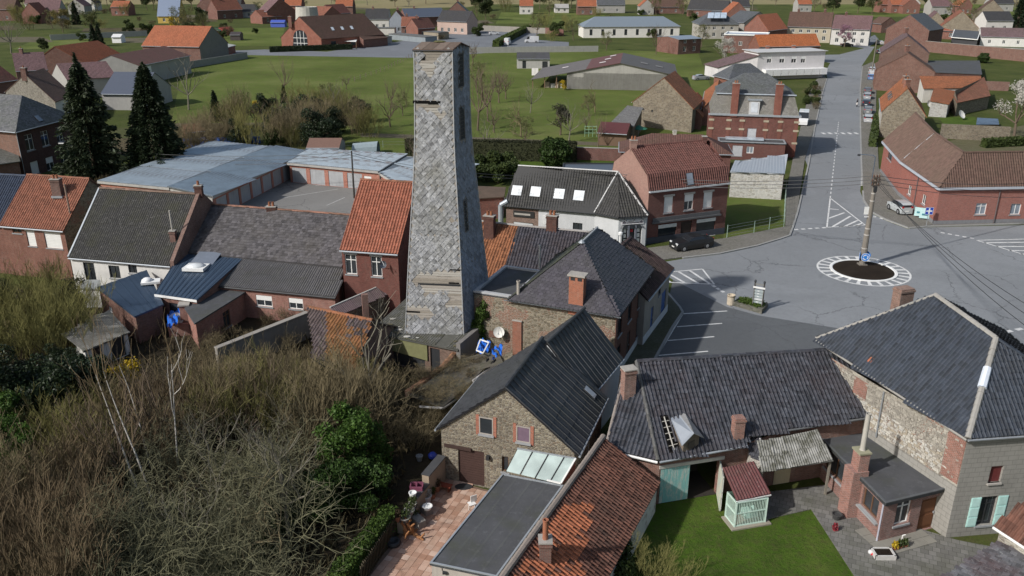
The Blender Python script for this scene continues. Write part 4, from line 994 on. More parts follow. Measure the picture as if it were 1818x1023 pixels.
p=lerp(E1,A2,.48)+Z3*.12; q_=lerp(E1,A2,.68)+Z3*.12; t.part(MB().tube(p,q_,.24,.22,8),'mortar_patch',plain((.55,.6,.68),.8),rf)
ins=.18; B1=V2(E1)+fw*ins+lw*ins; B2=V2(E2)+fw*ins-lw*ins; B0=V2(E0)-fw*ins+lw*ins; B3=V2(E3)-fw*ins-lw*ins
GR=render_((.3,.29,.265),.35,.35,.3)
m=MB(); ol=[]
def pxo(a_,b_,x0,y0,x1,y1,st): 
    xm,ym=(x0+x1)/2,(y0+y1)/2; u0=wallhit(a_,b_,x0,ym)[0];u1=wallhit(a_,b_,x1,ym)[0];z1=wallhit(a_,b_,xm,y0)[1];z0=wallhit(a_,b_,xm,y1)[1]; return (u0,z0,u1-u0,z1-z0,st)
ol=[pxo(B1,B0,1738,882,1766,932,'blue' if 0 else 'dark'),pxo(B1,B0,1757,828,1779,857,'shut')]
holes_wall(m,B1,B0,0,ze-.1,ol,.2); t.part(m,'wall',GR); m=MB(); m.prism([B0,B3,B2],0,ze-.1,False); 
t.part(MB().poly([v3(B0,0),v3(B3,0),v3(B3,ze-.1),v3(B0,ze-.1)]).poly([v3(B3,0),v3(B2,0),v3(B2,ze-.1),v3(B3,ze-.1)]),'wall',GR)
window(t,B1,B0,ol[0],.2); 
u,z,w,h,_st=ol[1]; fd=(B0-B1).normalized(); fnn=Vector((fd.y,-fd.x,0)); t.part(MB().boxf(B1+fd*u+Z3*z-fnn*.15,fd*w,fnn*.02,Z3*h),'window',plain((.13,.03,.03),.5)); t.part(MB().boxf(B1+fd*(u-.05)+Z3*(z-.1)-fnn*.1,fd*(w+.1),fnn*.2,Z3*.1),'sill',render_((.4,.38,.35)))
u,z,w,h,_st=ol[0]
for uu in (u-.62,u+w+.02):
    sh=t.part(MB().boxf(B1+fd*uu+Z3*z+fnn*.01,fd*.58,fnn*.04,Z3*h),'shutter',plain((.42,.66,.62),.5))
    for k in range(3): t.part(MB().boxf(B1+fd*(uu+.04)+Z3*(z+.08+k*h/3)+fnn*.051,fd*.5,fnn*.015,Z3*(h/3-.12)),'panel',plain((.48,.72,.68),.5),sh)
m=MB().poly([v3(B2,3.35),v3(B1,3.35),v3(B1,ze-.1),v3(B2,ze-.1)]); sw=t.part(m,'stone_wall',RUB2)
# individual rubble stones standing proud of that wall
SM=tiles((.37,.345,.3),.4,(.2,.18,.15),.3,(.5,.49,.45),.2,.9,.2); Lw=(B1-B2).length; dw_=(B1-B2)/Lw; nw=Vector((dw_.y,-dw_.x,0)); mst=MB(); z=3.42; cnt=0
SMS=[plain(c,.9,.15,.4,8) for c in ((.4,.375,.33),(.27,.245,.21),(.47,.45,.4),(.33,.29,.23),(.42,.41,.38))]
while z<ze-.3:
    u=random.uniform(0,.2); rh=random.uniform(.1,.17)
    while u<Lw-.25:
        rw=random.uniform(.13,.34)
        if not(u>Lw-1.3 and random.random()<.85) and not (3.3<u<4.6 and z>4.9 and random.random()<.9):
            j=lambda: random.uniform(-.025,.025); base=B2+dw_*u+Z3*z
            pts=[base+dw_*(.02+j())+Z3*(.02+j()),base+dw_*(rw-.02+j())+Z3*(.02+j()),base+dw_*(rw-.02+j())+Z3*(rh-.02+j()),base+dw_*(rw*.5)+Z3*(rh+j()*.5),base+dw_*(.02+j())+Z3*(rh-.02+j())]
            o_=nw*random.uniform(.02,.05); mm=MB(); mm.poly([p+o_ for p in pts]); 
            for i in range(5): mm.poly([pts[i],pts[(i+1)%5],pts[(i+1)%5]+o_,pts[i]+o_])
            if cnt<280 and u>Lw*.35: t.part(mm,'stone',random.choice(SMS),sw); cnt+=1
            else: [mst.poly([mm.v[q_] for q_ in f_]) for f_ in mm.f]
        u+=rw
    z+=rh
t.part(mst,'stones',SM,sw,stuff=True)
t.part(MB().boxf(B1-dw_*.02-dw_*1.15+Z3*3.5,dw_*1.15,nw*.03,Z3*(ze-3.7)),'brick_quoin',brick((.24,.1,.075),(.35,.32,.28)))
t.part(MB().boxf(B2+dw_*3.4+Z3*4.9,dw_*1.1,nw*.03,Z3*1.2),'brick_panel',brick((.24,.1,.075),(.35,.32,.28)))
t.part(MB().poly([v3(B2,0),v3(B1,0),v3(B1,3.34),v3(B2,3.34)]),'wall',GR)
gutter(t,E2,E1,HCAP,.07); gutter(t,E1,E0,GREYM); 
pt=ray_plane(1570,705,v3(B1,0),nw); t.part(MB().path([v3(pt,ze-.2)+nw*.1,v3(pt,3.2)+nw*.1],.05),'downpipe',GREYM)
cp=W(1606,548,9.0); chimney(t,v3(cp,8.2)+Vector((.2,.9,0)),1.05,.75,1.9,.3,brick((.22,.12,.09),(.33,.3,.27),.5),0,cap=False,down=1)
# --- flat roofed kitchen extension with brick chimney
zf=2.85; FR,FL,BL,BK=W(1681,866,zf),W(1573,892,zf),W(1458,776,zf),W(1545,758,zf)
KB=brick((.21,.095,.075),(.36,.32,.3),.5,.2,.07,dirt=.3)
xr=V2(FR);xl=V2(FL);xb=V2(BL);i1=offq([xl,xr,V2(BK),xb],[-.25,0,0,-.22])
H5=mono('kitchen_extension','brick kitchen extension with black felt flat roof, tall chimney and brown door','extension',i1,[zf-.12]*4,KB,FELT,
   ops={0:[(1591,889,1616,930,'win'),(1631,886,1661,957,'door')],3:[(.45,1.0,2.3,1.35,'brown'),(4.5,1.05,1.5,1.25,'brown')]},ov=[.25,.02,.02,.22],th=.18,parapet=(felt((.09,.095,.1)),.05,.14),dep=.18)
t=H5.t
wa,wb_=H5.fp[3],H5.fp[0]; cd=(wb_-wa).normalized(); cn=Vector((cd.y,-cd.x,0)); cpos=V2(W(1492,905)); kk=(cpos-wa).dot(cd)
cb=t.part(MB().boxf(wa+cd*(kk-.05)-cn*.3,cd*.95,cn*.95,Z3*3.1).boxf(wa+cd*(kk+.1)-cn*.25+Z3*3.1,cd*.72,cn*.62,Z3*1.1),'chimney',brick((.26,.11,.08),(.38,.34,.32),.5,dirt=.25))
t.part(MB().boxf(wa+cd*(kk+.04)-cn*.3+Z3*4.2,cd*.84,cn*.74,Z3*.1),'chimney_cap',render_((.3,.29,.2),.5),cb)
p=v3(wa+cd*(kk+.46)+cn*.05,4.3); t.part(MB().lathe(p,[(.17,0),(.15,.1),(.14,2.3),(.16,2.32),(.12,2.32)],12),'flue_pipe',render_((.42,.4,.36),.3,.2),cb)
downpipe(t,v3(H5.fp[0]+cn*.08-cd*.05,2.6),plain((.4,.4,.46)))
t.part(MB().boxf(wa+cd*((wb_-wa).length-2.9)+Z3*.9+cn*.0,cd*2.6,cn*.2,Z3*.1),'window_ledge',BLUESTONE)
# --- roof corner and mossy roof at the bottom right edge
a_,b_,c_,d_=W(1765,935,3.2),W(1900,1023,3.2),W(1960,960,5.),W(1830,880,5.)
q=T('tiled_shed','end of a red-brown tiled shed roof with white gutter at the right edge','shed',V2(b_))
r=q.part(slabroof(MB(),[a_,b_,c_,d_],.1),'roof',OT); put_tiles(q,r,lay([a_+Z3*.02,b_+Z3*.02,c_+Z3*.02,d_+Z3*.02],.24,.34,0,.01,.006),PAN,OT,120)
dq=(V2(b_)-V2(a_)).normalized(); nq=Vector((-dq.y,dq.x,0)); q.part(MB().prism([V2(a_)+nq*.2+dq*.2,V2(b_)+nq*.2,V2(c_),V2(d_)],0,3.1),'wall',RUB2); gutter(q,a_,b_,WHITE)
a_,b_,c_,d_=W(1650,1040,1.9),W(1760,1100,1.9),W(1900,1010,2.6),W(1768,962,2.6)
q=T('mossy_slate_shed','low shed roof of mossy lichen-stained slates in the bottom right corner','shed',V2(b_))
MS=tiles((.14,.14,.15),.5,(.09,.045,.045),.8,(.4,.42,.42),.55); r=q.part(slabroof(MB(),[a_,b_,c_,d_],.08),'roof',MS); put_tiles(q,r,lay([a_+Z3*.02,b_+Z3*.02,c_+Z3*.02,d_+Z3*.02],.3,.24,.5,.01,.012),FLAT,MS,120,'slate',rotj=.03)
q.part(MB().prism([lerp(V2(a_),V2(c_),.06),lerp(V2(b_),V2(d_),.06),lerp(V2(c_),V2(a_),.06),lerp(V2(d_),V2(b_),.06)],0,1.8),'wall',RUB2)
# ---------------------------------------------------------------- slate-hipped manor, tower and the row behind
GRAYEDGE=render_((.42,.43,.44),.3,.3)
F_=Vector((.927,-.375,0)); G_=Vector((.375,.927,0)); CN=V2(W(1094,552,6.0)); ze=6.0
A=CN-F_*8.1; fpm=[A,CN,CN+G_*10.4,A+G_*10.4]
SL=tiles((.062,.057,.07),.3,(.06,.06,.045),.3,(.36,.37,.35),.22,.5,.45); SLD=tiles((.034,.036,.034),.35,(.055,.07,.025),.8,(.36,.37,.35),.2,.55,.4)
FAC=brick((.13,.055,.04),(.14,.11,.09),.3,dirt=.3)
def fu(x,y): return wallhit(fpm[1],fpm[2],x,y)[0]
ups=[fu(1100,592),fu(1117,572),fu(1134,550)]
H7=house('manor_house','two-storey manor with steep slate hip roof, rubble end wall and dark brick street front','house',fpm,ze,9.5,'y',h=(.2,.39),wall=FAC,walls={0:RUBB},roof=plain((.03,.03,.032),.8,.2),
  ops={1:[(u-.55,3.5,1.1,1.75,'dark') for u in ups]+[(ups[0]-.5,.9,1.0,1.7,'dark'),(ups[1]-.5,.05,1.05,2.5,'panel'),(ups[2]-.5,.9,1.0,1.7,'dark'),(9.2,.05,1.0,2.4,'panel')]},ov=.38,gut=False)
t=H7.t
for s in H7.slopes:
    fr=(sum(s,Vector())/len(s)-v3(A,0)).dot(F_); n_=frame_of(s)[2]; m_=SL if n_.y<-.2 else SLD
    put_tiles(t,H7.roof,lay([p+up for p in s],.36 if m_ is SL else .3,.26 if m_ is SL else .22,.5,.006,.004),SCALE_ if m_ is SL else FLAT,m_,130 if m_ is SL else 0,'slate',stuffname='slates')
for a_,b_ in ((H7.E[1],H7.r2),(H7.E[0],H7.r2),(H7.r1,H7.r2)): t.part(MB().tube(a_+Z3*.08,b_+Z3*.08,.09,.09,6),'ridge_lead',GRAYEDGE if a_ is H7.r1 else SLD,H7.roof)
t.part(MB().lathe(H7.r2+Z3*.05,[(.28,0),(.16,.12),(.05,.22),(.01,.24)],8),'ridge_end_cap',ZINC,H7.roof)
eg=H7.E
t.part(MB().boxf(eg[1]-F_*.32-Z3*.06,F_*.42,(eg[2]-eg[1]),Z3*.1),'eave_gutter',ZINC); t.part(MB().boxf(eg[0]-G_*.02-Z3*.06,(eg[1]-eg[0]),G_*.2,Z3*.1),'eave_gutter',GRAYEDGE)
t.part(MB().boxf(fpm[1]+F_*.003,F_*.03,G_*10.4,Z3*.7),'plinth',render_((.55,.56,.57),.2,.3)); t.part(MB().boxf(fpm[1]+F_*.003-G_*.03+Z3*.7,F_*.04,G_*.5,Z3*5.2),'brick_quoin',brick((.22,.09,.06)))
downpipe(t,v3(fpm[2]+F_*.1,5.8),ZINC)
cp=v3(lerp(A,CN,0),0)+F_*0; u=wallhit(A,CN,1022,549)[0]; cpos=A+F_*u
c=t.part(MB().boxf(v3(cpos-F_*.56-G_*.06,5.2),F_*1.12,G_*.7,Z3*3.05),'chimney',ORB)
t.part(MB().boxf(v3(cpos-F_*.68-G_*.18,8.26),F_*1.36,G_*.94,Z3*.12),'chimney_cap',MORTAR,c)
for k in (-.27,.27): t.part(MB().boxf(v3(cpos+F_*(k-.17)-G_*.068,7.92),F_*.34,G_*.02,Z3*.24),'chimney_vent',DARKM,c)
# flat part to the left of the hip
fl0=A-F_*3.35; q=[fl0,A,A+G_*6.3,fl0+G_*6.3]
H7f=mono('flat_roof_wing','stone side wing of the manor with dark felt flat roof and ivy on its corner','wing',q,[5.75]*4,RUBB,FELT,ops={0:[(889,546,914,568,'brown')]},ov=.05,parapet=(GRAYEDGE,.16,.3))
t=H7f.t; p=W(958,471,6.0); t.part(MB().tube(v3(p,5.7),v3(p,7.8),.1,.1,8),'vent_pipe',render_((.5,.5,.48)))
t.part(MB().box(W(960,499,5.8),1.0,.35,.03,.2),'felt_patch',plain((.5,.5,.5)))
t.part(MB().boxf(fl0+F_*1.25+Z3*2.2-G_*.05,F_*.95,-G_*.02,Z3*.55),'brick_panel',brick((.2,.08,.05)))
# freestanding chimney stack and dish by the stone wall
p=WY(920,605,60.4-.1); q=T('brick_flue_stack','short orange brick chimney stack with tall grey pipe against the stone wall','chimney',v3(p,0))
q.part(MB().box(v3(p,0),.72,.55,p.z+1.75,-.38),'stack',brick((.28,.09,.05),(.28,.24,.2),.25)); q.part(MB().box(v3(p,p.z+1.752),.8,.62,.08,-.38),'cap',MORTAR)
q.part(MB().lathe(v3(p,p.z+1.83),[(.13,0),(.13,3.1),(.16,3.12),(.16,3.2),(.11,3.2)],10),'flue_pipe',render_((.36,.33,.29),.3,.2))
def dish(name,label,p,r,az,el=.5,col=None,group=None):
    p=Vector(p); d=Vector((math.sin(az)*math.cos(el),-math.cos(az)*math.cos(el),math.sin(el))); q=T(name,label,'satellite dish',p,group)
    m=MB().lathe(p,[(r*k,.28*r*k*k) for k in (.01,.3,.6,.85,1.)]+[(r*1.02,.3*r),(r*.98,.25*r),(r*.5,.02*r),(.01,-.03*r)],16,d); q.part(m,'reflector',col or plain((.62,.61,.57),.5),smooth=True)
    s=d.cross(Z3).normalized(); f=p+d*r*1.05-Z3*r*.25; q.part(MB().tube(p-s.cross(d)*-r*.9+d*.25*r,f,.018,.018,5).ball(f,.06,6,4),'feed_arm',GREYM); q.part(MB().tube(p-d*.02,p-d*.35-Z3*.1,.03,.03,6),'bracket',GREYM); return q
dish('satellite_dish','large white oval satellite dish low on the stone wall beside the blue tarpaulin',WY(886,590,60.3),.43,-.1,.35)
# lower brown-roofed street house after the manor
b0,b1=W(1157,518,4.5),W(1194,473,4.5); gd_=(V2(b1)-V2(b0)).normalized(); fd_=Vector((gd_.y,-gd_.x,0)); L=(V2(b1)-V2(b0)).length
o0=V2(b0)-fd_*.2-gd_*1.2; fp=[o0-fd_*6.4,o0,o0+gd_*(L+1.2),o0-fd_*6.4+gd_*(L+1.2)]
H7b=house('street_house','low brown-tiled house with grey wall and blue doors next to the manor','house',fp,4.4,7.3,'y',wall=render_((.3,.28,.25),.3,.4),roof=plain((.04,.03,.03)),h=(.25,0),
  ops={1:[(2.2,.4,.8,2.2,'bluedoor'),(5.6,.1,1.6,2.6,'bluedoor'),(4.3,2.9,.8,1.1,'dark')]},ov=.25,tile=(PAN,.3,.36,tiles((.095,.062,.06),.35,paleamt=.15),0,.006),caps=tiles((.095,.062,.06),.35,paleamt=.15))
H7b.t.part(MB().boxf(o0+fd_*.003,fd_*.03,gd_*(L+1.2),Z3*.8),'plinth',render_((.55,.57,.6),.2,.3))
p=W(1101,430,7.6); H7b.t.part(MB().lathe(p-Z3*1.0,[(.1,0),(.1,1.6),(.2,1.65),(.2,1.85),(.02,1.95)],10),'vent_pipe',WHITE)
# row of two cottages behind the tower
ra,rb,rm=W(850,393,7.3),W(1062,415,7.3),W(921,402,7.3); rd=(V2(rb)-V2(ra)).normalized(); rn=Vector((-rd.y,rd.x,0))
OT2=tiles((.30,.125,.06),.5,(.1,.06,.04),.35,(.3,.22,.16),.15); DT2=tiles((.062,.06,.072),.4,(.08,.05,.04),.45,(.2,.2,.22),.15)
for nm,lb,p,q_,tm in (('orange_cottage','cottage roof of weathered orange pantiles directly behind the tower foot',V2(ra)-rd*3,V2(rm),OT2),('dark_cottage','cottage roof of dark blue-black pantiles joining the orange one',V2(rm),V2(rb),DT2)):
    H=house(nm,lb,'house',[p-rn*4.6,q_-rn*4.6,q_+rn*4.6,p+rn*4.6],3.6,7.3,'x',wall=brick((.16,.08,.06)),roof=plain((.04,.03,.03)),ov=.2,ovg=.0,tile=(PAN,.27,.36,tm,0,.008),caps=render_((.34,.32,.3)))
    if tm is OT2: chimney(H.t,W(868,406,7.2)-Z3*.3+rn*.2,.95,.65,1.45,math.atan2(rd.y,rd.x),DKRED,2,down=.8)
    else: chimney(H.t,W(979,416,6.9)-Z3*.3+rn*.2,.95,.65,2.0,math.atan2(rd.y,rd.x),DKRED,2,down=.8)
# ---------------------------------------------------------------- slate-clad tower
LV=[]       # z, front-left, front-right, back-right (plan)
def zat(py,Y): return WY(900,py,Y).z
fy=60.9
prof=[(88,735,803,832),(170,736,804.5,833.5),(240,736.5,806,836),(290,735,808,840),(335,733,811,846),(400,729,814.5,853),(450,726,817,858),(500,723.5,819.5,864),(560,721,822,870),(640,717,826,878)]
for i,(py,xl,xr,xb) in enumerate(prof):
    f=i/(len(prof)-1); yl=61.5-.9*f**1.3; yr=61.3-1.3*f**1.3; z=zat(py,yl); yb=yr+2.35+1.5*f**1.2
    d=lambda y: y*_c+(CH-z)*_s
    L=Vector(((xl-909)/FOC*d(yl),yl,z)); Rr=Vector(((xr-909)/FOC*d(yr),yr,z)); B=Vector(((xb-909)/FOC*d(yb),yb,z)); LV.append((L,Rr,B,L+B-Rr))
t=T('slate_tower','tall tapering tower clad in weathered grey diamond slates with patches of bare boards','tower',v3((LV[-1][0]+LV[-1][2])/2,0))
WB=wood((.34,.31,.27),.35,rough=.85,vert=False,wear=.4,wearc=(.2,.18,.16)); m=MB()
for i in range(len(LV)-1):
    for k in range(4): m.poly([LV[i+1][k],LV[i+1][(k+1)%4],LV[i][(k+1)%4],LV[i][k]])
m.poly([LV[0][k] for k in range(4)]); body=t.part(m,'wall',WB)
def facept(k,z,f):                       # point on face k at height z, fraction f across
    for i in range(len(LV)-1):
        if LV[i+1][0].z<=z or i==len(LV)-2:
            g=(z-LV[i][0].z)/(LV[i+1][0].z-LV[i][0].z); return lerp(lerp(LV[i][k],LV[i+1][k],g),lerp(LV[i][(k+1)%4],LV[i+1][(k+1)%4],g),f)
patches=[[(756,89),(787,88),(786,101),(771,117),(764,139),(752,132),(747,118),(741,111),(752,98)],[(740,188),(746,180),(780,179),(779,195),(795,199),(797,196),(789,213),(783,211),(775,207),(752,191)],
 [(737,487),(760,482),(819,481),(821,525),(801,528),(793,518),(781,517),(766,520),(756,524),(744,508),(735,500)],[(722,544),(741,541),(759,546),(770,556),(769,568),(722,560)],[(789,540),(801,530),(821,530),(822,546),(800,548)],[(793,392),(811,387),(812,396),(800,397)]]
def pxof(P):
    d=P[1]*_c+(CH-P[2])*_s; return np.array([[909+FOC*P[0]/d,511.5-FOC*(P[1]*_s-(CH-P[2])*_c)/d]])
TS=tiles((.4,.41,.43),.4,(.21,.2,.14),.5,(.66,.67,.68),.5,.55,.4,None,.85); TSB=tiles((.27,.31,.385),.35,(.18,.18,.17),.25,(.42,.45,.5),.3,.55,.45,None,.6)  # right and back faces: same slate, shade painted in as darker, bluer colour
TSE=tiles((.56,.57,.57),.35,(.3,.29,.22),.45,(.75,.75,.74),.5,.7,.3,None,.5); TSE_SHADE=tiles((.34,.37,.42),.3,(.2,.2,.19),.3,(.5,.53,.56),.3,.6,.4)  # slate edges, with a darker copy for the shaded faces
DIA=(np.array([(-.47,0,.02),(0,-.49,.038),(.47,0,.02),(0,.5,.0),(-.53,0,.006),(0,-.565,.022),(.53,0,.006)]),np.array([(0,1,2,3),(4,5,1,0),(5,6,2,1)]))
zt,zb_=LV[0][0].z-.1,2.6; dz=.27
wins={1:[(.30,.62,zt-2.6,zt-.25),(.33,.60,zt-6.4,zt-4.0),(.25,.40,zt-13.3,zt-10.9)]}
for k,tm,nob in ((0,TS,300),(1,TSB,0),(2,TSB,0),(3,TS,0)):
    tl=[]; z=zt; r=0
    while z>zb_:
        w=(facept(k,z,1)-facept(k,z,0)); Lw=w.length; nn=max(3,round(Lw/.5)); dn=(facept(k,z-.4,.5)-facept(k,z+.4,.5)).normalized(); e=w.normalized(); n=e.cross(-dn).normalized()
        for i in range(nn+(r%2)):
            f=(i+.5*(1-r%2))/nn
            if not .02<f<.98: continue
            P=facept(k,z,f)
            if k==0 and any(inside(pxof(P),pt)[0] for pt in patches): continue
            if any(a<f<b and lo-.15<z<hi+.15 for a,b,lo,hi in wins.get(k,[])): continue
            if random.random()<.006: continue
            tl.append((np.array(P+n*random.uniform(.005,.02)),e,-dn,n,Lw/nn*1.06,dz*2.1))
        z-=dz; r+=1
    put_tiles(t,body,tl,DIA,tm,nob,'slate',rotj=.05,stuffname='slates',mat2=TSE if k in(0,3) else TSE_SHADE)
for pt in patches:                       # bare boards where slates are gone
    y=min(p[1] for p in pt); y1=max(p[1] for p in pt); z1=zat(y,60.9); z0=zat(y1,60.5); z=z0
    while z<z1:
        xs=[x for x in np.linspace(0.02,.98,60) if inside(pxof(facept(0,z,x)),pt)[0]]
        if xs and random.random()<.9:
            a_,b_=facept(0,z,max(.0,xs[0]-.05)),facept(0,z,min(1,xs[-1]+.05)); nn=(b_-a_).cross(Z3).normalized()
            t.part(MB().boxf(a_-nn*.01,b_-a_+Z3*random.uniform(-.03,.03),nn*random.uniform(.02,.035),Z3*random.uniform(.12,.16)),'plank',wood(random.choice([(.36,.33,.29),(.28,.25,.21),(.42,.4,.36)]),.3,vert=False),body)
        elif xs:
            a_,b_=facept(0,z,xs[0]),facept(0,z,xs[-1]); nn=(b_-a_).cross(Z3).normalized(); t.part(MB().boxf(a_+nn*.003,(b_-a_),nn*.008,Z3*.15),'gap',DARKM,body)
        z+=.19
for px_,py_,w_,h_ in ((752,108,.28,.2),(754,186,1.7,.22),(772,187,.9,.24),(810,477,.9,.1),(733,553,1.1,.14),(806,500,.8,.12)):
    for f in np.linspace(.05,.95,40):
        P=facept(0,zat(py_,60.9),f)
        if abs(pxof(P)[0][0]-px_)<1.2:
            e=(facept(0,P.z,1)-facept(0,P.z,0)).normalized(); nn=e.cross(Z3); t.part(MB().boxf(P-e*w_/2+nn*.03,e*w_,nn*.012,Z3*h_),'gap',plain((.012,.012,.012),1,0),body); break
for a,b,lo,hi in wins[1]:
    c=[facept(1,lo,a),facept(1,lo,b),facept(1,hi,b),facept(1,hi,a)]; n=(c[1]-c[0]).cross(c[3]-c[0]).normalized()
    w=t.part(MB().poly([p+n*.02 for p in c]),'window',plain((.03,.032,.034),.7)); m=MB()
    for i in range(4): m.tube(c[i]+n*.03,c[(i+1)%4]+n*.03,.05,.05,4)
    t.part(m,'frame',wood((.16,.15,.14)),w)
    for k in range(1,9): t.part(MB().boxf(lerp(c[0],c[3],k/9)+n*.02,(c[1]-c[0]),n*.03,Z3*.05),'louvre',wood((.09,.085,.08)),w)
for k in (0,1,2,3):                       # corner strips
    m=MB()
    for i in range(len(LV)-1): m.tube(LV[i][k],LV[i+1][k],.055,.055,5,False)
    t.part(m,'corner_strip',metalm((.4,.41,.42),.6,.3))
c=[LV[0][k] for k in range(4)]; ctr=sum(c,Vector())/4; ap=[lerp(c[0],c[3],.5),lerp(c[1],c[2],.5)]
o=[ctr+(p-ctr)*1.06 for p in c]; r1=ctr+(ap[0]-ctr)*1.06+Z3*.4; r2=ctr+(ap[1]-ctr)*1.06+Z3*.4
RUST=corr((.15,.09,.07),.3,.15,.2,rust=.4); rf=t.part(slabroof(slabroof(MB(),[o[0],o[1],r2,r1],.06),[o[2],o[3],r1,r2],.06),'roof',RUST)
for i in range(4): t.part(slabroof(MB(),[lerp(o[0],o[1],(i+.01)/4)+Z3*.02,lerp(o[0],o[1],(i+.97)/4)+Z3*.02,lerp(r1,r2,(i+.97)/4)+Z3*.02,lerp(r1,r2,(i+.01)/4)+Z3*.02],.015),'roof_sheet',corr((.13,.095,.075) if i%2 else (.17,.13,.105),.3,.15,.2,rust=.4),rf)
t.part(MB().poly([c[1],c[2],r2-(r2-r1)*.08]).poly([c[3],c[0],r1+(r2-r1)*.08]),'gable_boards',wood((.14,.13,.12))); t.part(MB().tube(o[0]-Z3*.07,o[1]-Z3*.07,.05,.05,5),'gutter',DARKM)
t.part(MB().ball(lerp(r1,r2,.45)+Z3*.03,.3,7,4,(1.6,.7,.35)),'moss_clump',plain((.1,.1,.05),.95,.1),rf)
# ---------------------------------------------------------------- ruined sheds round the tower foot
CM=corr((.1,.1,.092),.45,.7,.8,ms=1.6,mt=.42)
a_,b_=V2(W(690,593,2.6)),V2(W(811,617,2.6)); d=(b_-a_).normalized(); n=Vector((-d.y,d.x,0)); a_=a_-d*1.5
q=[a_,b_,b_+n*6.3,a_+n*6.3]
S=mono('tower_shed','low shed with broken mossy corrugated roof wrapped round the tower foot','shed',q,[2.5,2.5,3.35,3.35],brick((.17,.1,.075),(.26,.24,.21),.5,dirt=.6),plain((.09,.09,.08),.95,.1),ops={0:[(5.2,.03,.85,2.1,'hole'),(.4,.03,4.3,2.25,'hole')]},ov=.2)
near_tower=lambda P: (LV[-2][0]-Vector((.1,.1,0))).x<P.x<LV[-2][2].x and P.y>LV[-2][1].y+.4
corrugate(S.t,S.roof,S.top,CM,.2,.05,3,per=5,skip=lambda P: random.random()<.06)
for i in range(26):
    f,g_=random.random(),random.random()*.5; P=lerp(lerp(S.top[0],S.top[1],f),lerp(S.top[3],S.top[2],f),g_)+Z3*.1
    S.t.part(MB().ball(P,random.uniform(.12,.3),6,3,(1.3,.8,.18)),'debris',plain(random.choice([(.42,.41,.38),(.3,.29,.26),(.12,.11,.07)]),.95,.1,.3,6),S.roof)
S.t.part(MB().boxf(v3(b_-d*.0-n*.1,0),d*.35,n*6.6,Z3*3.0),'side_wall',render_((.2,.19,.18),.5,.5))
S.t.part(MB().poly([v3(a_+d*1.2-n*.12,1.3),v3(a_+d*5-n*.12,1.0),v3(a_+d*5-n*.12,2.4),v3(a_+d*4-n*.12,2.6),v3(a_+d*1.2-n*.12,2.55)]),'hanging_sheet',plain((.17,.17,.08),.8))
# orange and grey tiled ruin on the left
a_,b_,c_,d_=W(560,646,2.1),W(632,660,2.1),W(661,570,4.3),W(548,547,4.3)
q=T('ruined_tiled_barn','half-ruined barn roof of mixed orange and grey pantiles behind the bushes','barn',V2((a_+b_)/2))
r=q.part(slabroof(MB(),[a_,b_,c_,d_],.1),'roof',plain((.05,.035,.03),.9,.1))
tl=lay([p+Z3*.02 for p in (a_,b_,c_,d_)],.27,.36,0,.01,.015); gr=[x for x in tl if pxof(x[0])[0][0]<575 or (pxof(x[0])[0][0]>612 and pxof(x[0])[0][1]<600 and random.random()<.7)]; orr=[x for x in tl if not any(x is y for y in gr)]
put_tiles(q,r,gr,PAN,tiles((.13,.1,.1),.4,(.1,.07,.05),.4),90,rotj=.03); put_tiles(q,r,orr,PAN,tiles((.26,.115,.05),.45,(.16,.1,.03),.7,(.3,.2,.12),.15),200,rotj=.03); ridge_caps(q,r,d_+Z3*.05,c_+Z3*.05,tiles((.34,.13,.06),.3),.15,.4)
wd=(V2(b_)-V2(a_)).normalized(); wn_=Vector((-wd.y,wd.x,0)); wdp=(V2(c_)-V2(b_)).dot(wn_)
q.part(MB().prism([V2(a_)+wn_*.3,V2(b_)+wn_*.3-wd*.2,V2(b_)+wn_*wdp*2-wd*.2,V2(a_)+wn_*wdp*2],0,2.0,False),'wall',brick((.14,.08,.06)))
q.part(slabroof(MB(),[v3(V2(a_)+wn_*wdp*2,2.1),d_,c_,v3(V2(b_)+wn_*wdp*2,2.1)],.1),'back_roof',plain((.12,.1,.09)))
q.part(MB().poly([v3(V2(b_)+wn_*.3-wd*.2,2.0),v3(V2(b_)+wn_*wdp*2-wd*.2,2.0),c_-Z3*.15-wd*.25]),'gable',brick((.14,.08,.06)))
def gwall0(name,label,a,b,h,mat,th=.3):
    A,B=V2(W(*a)),V2(W(*b)); d=(B-A).normalized(); n=Vector((-d.y,d.x,0))*th; q=T(name,label,'wall',(A+B)/2); q.part(MB().prism([A,B,B+n,A+n],0,h),'wall',mat); q.part(MB().prism([A-n*.3,B-n*.3,B+n*1.3,A+n*1.3],h+.002,h+.1),'coping',render_((.3,.28,.25),.5,.3)); return q
gwall0('long_garden_wall','long grey concrete garden wall running down from the ruined tiled barn into the wood',(392,668),(552,600),2.3,render_((.27,.255,.23),.5,.6))
# purple lean-to strip with white edge
a_,b_,c_,d_=W(600,562,2.4),W(712,512,2.4),W(706,494,3.0),W(586,546,3.0)
q=T('purple_lean_to','narrow decaying lean-to roof of purplish sheets with pale edge leading to the red house','lean-to',V2((a_+b_)/2)); PM=corr((.14,.1,.105),.3,.4,.3)
r=q.part(slabroof(MB(),[a_-Z3*.03,b_-Z3*.03,c_-Z3*.03,d_-Z3*.03],.05),'roof',PM); corrugate(q,r,[a_,b_,c_,d_],PM,.2,.04,1); q.part(MB().tube(d_,c_,.08,.08,5),'edge_trim',render_((.5,.5,.47)))
q.part(MB().prism([lerp(V2(a_),V2(c_),.04),lerp(V2(b_),V2(d_),.04),lerp(V2(c_),V2(a_),.04),lerp(V2(d_),V2(b_),.04)],0,2.3,False),'wall',RUBB)
p=W(648,536,3.2); q.part(MB().box(v3(p,0),.5,.45,3.9,.3),'chimney',brick((.2,.1,.08)))
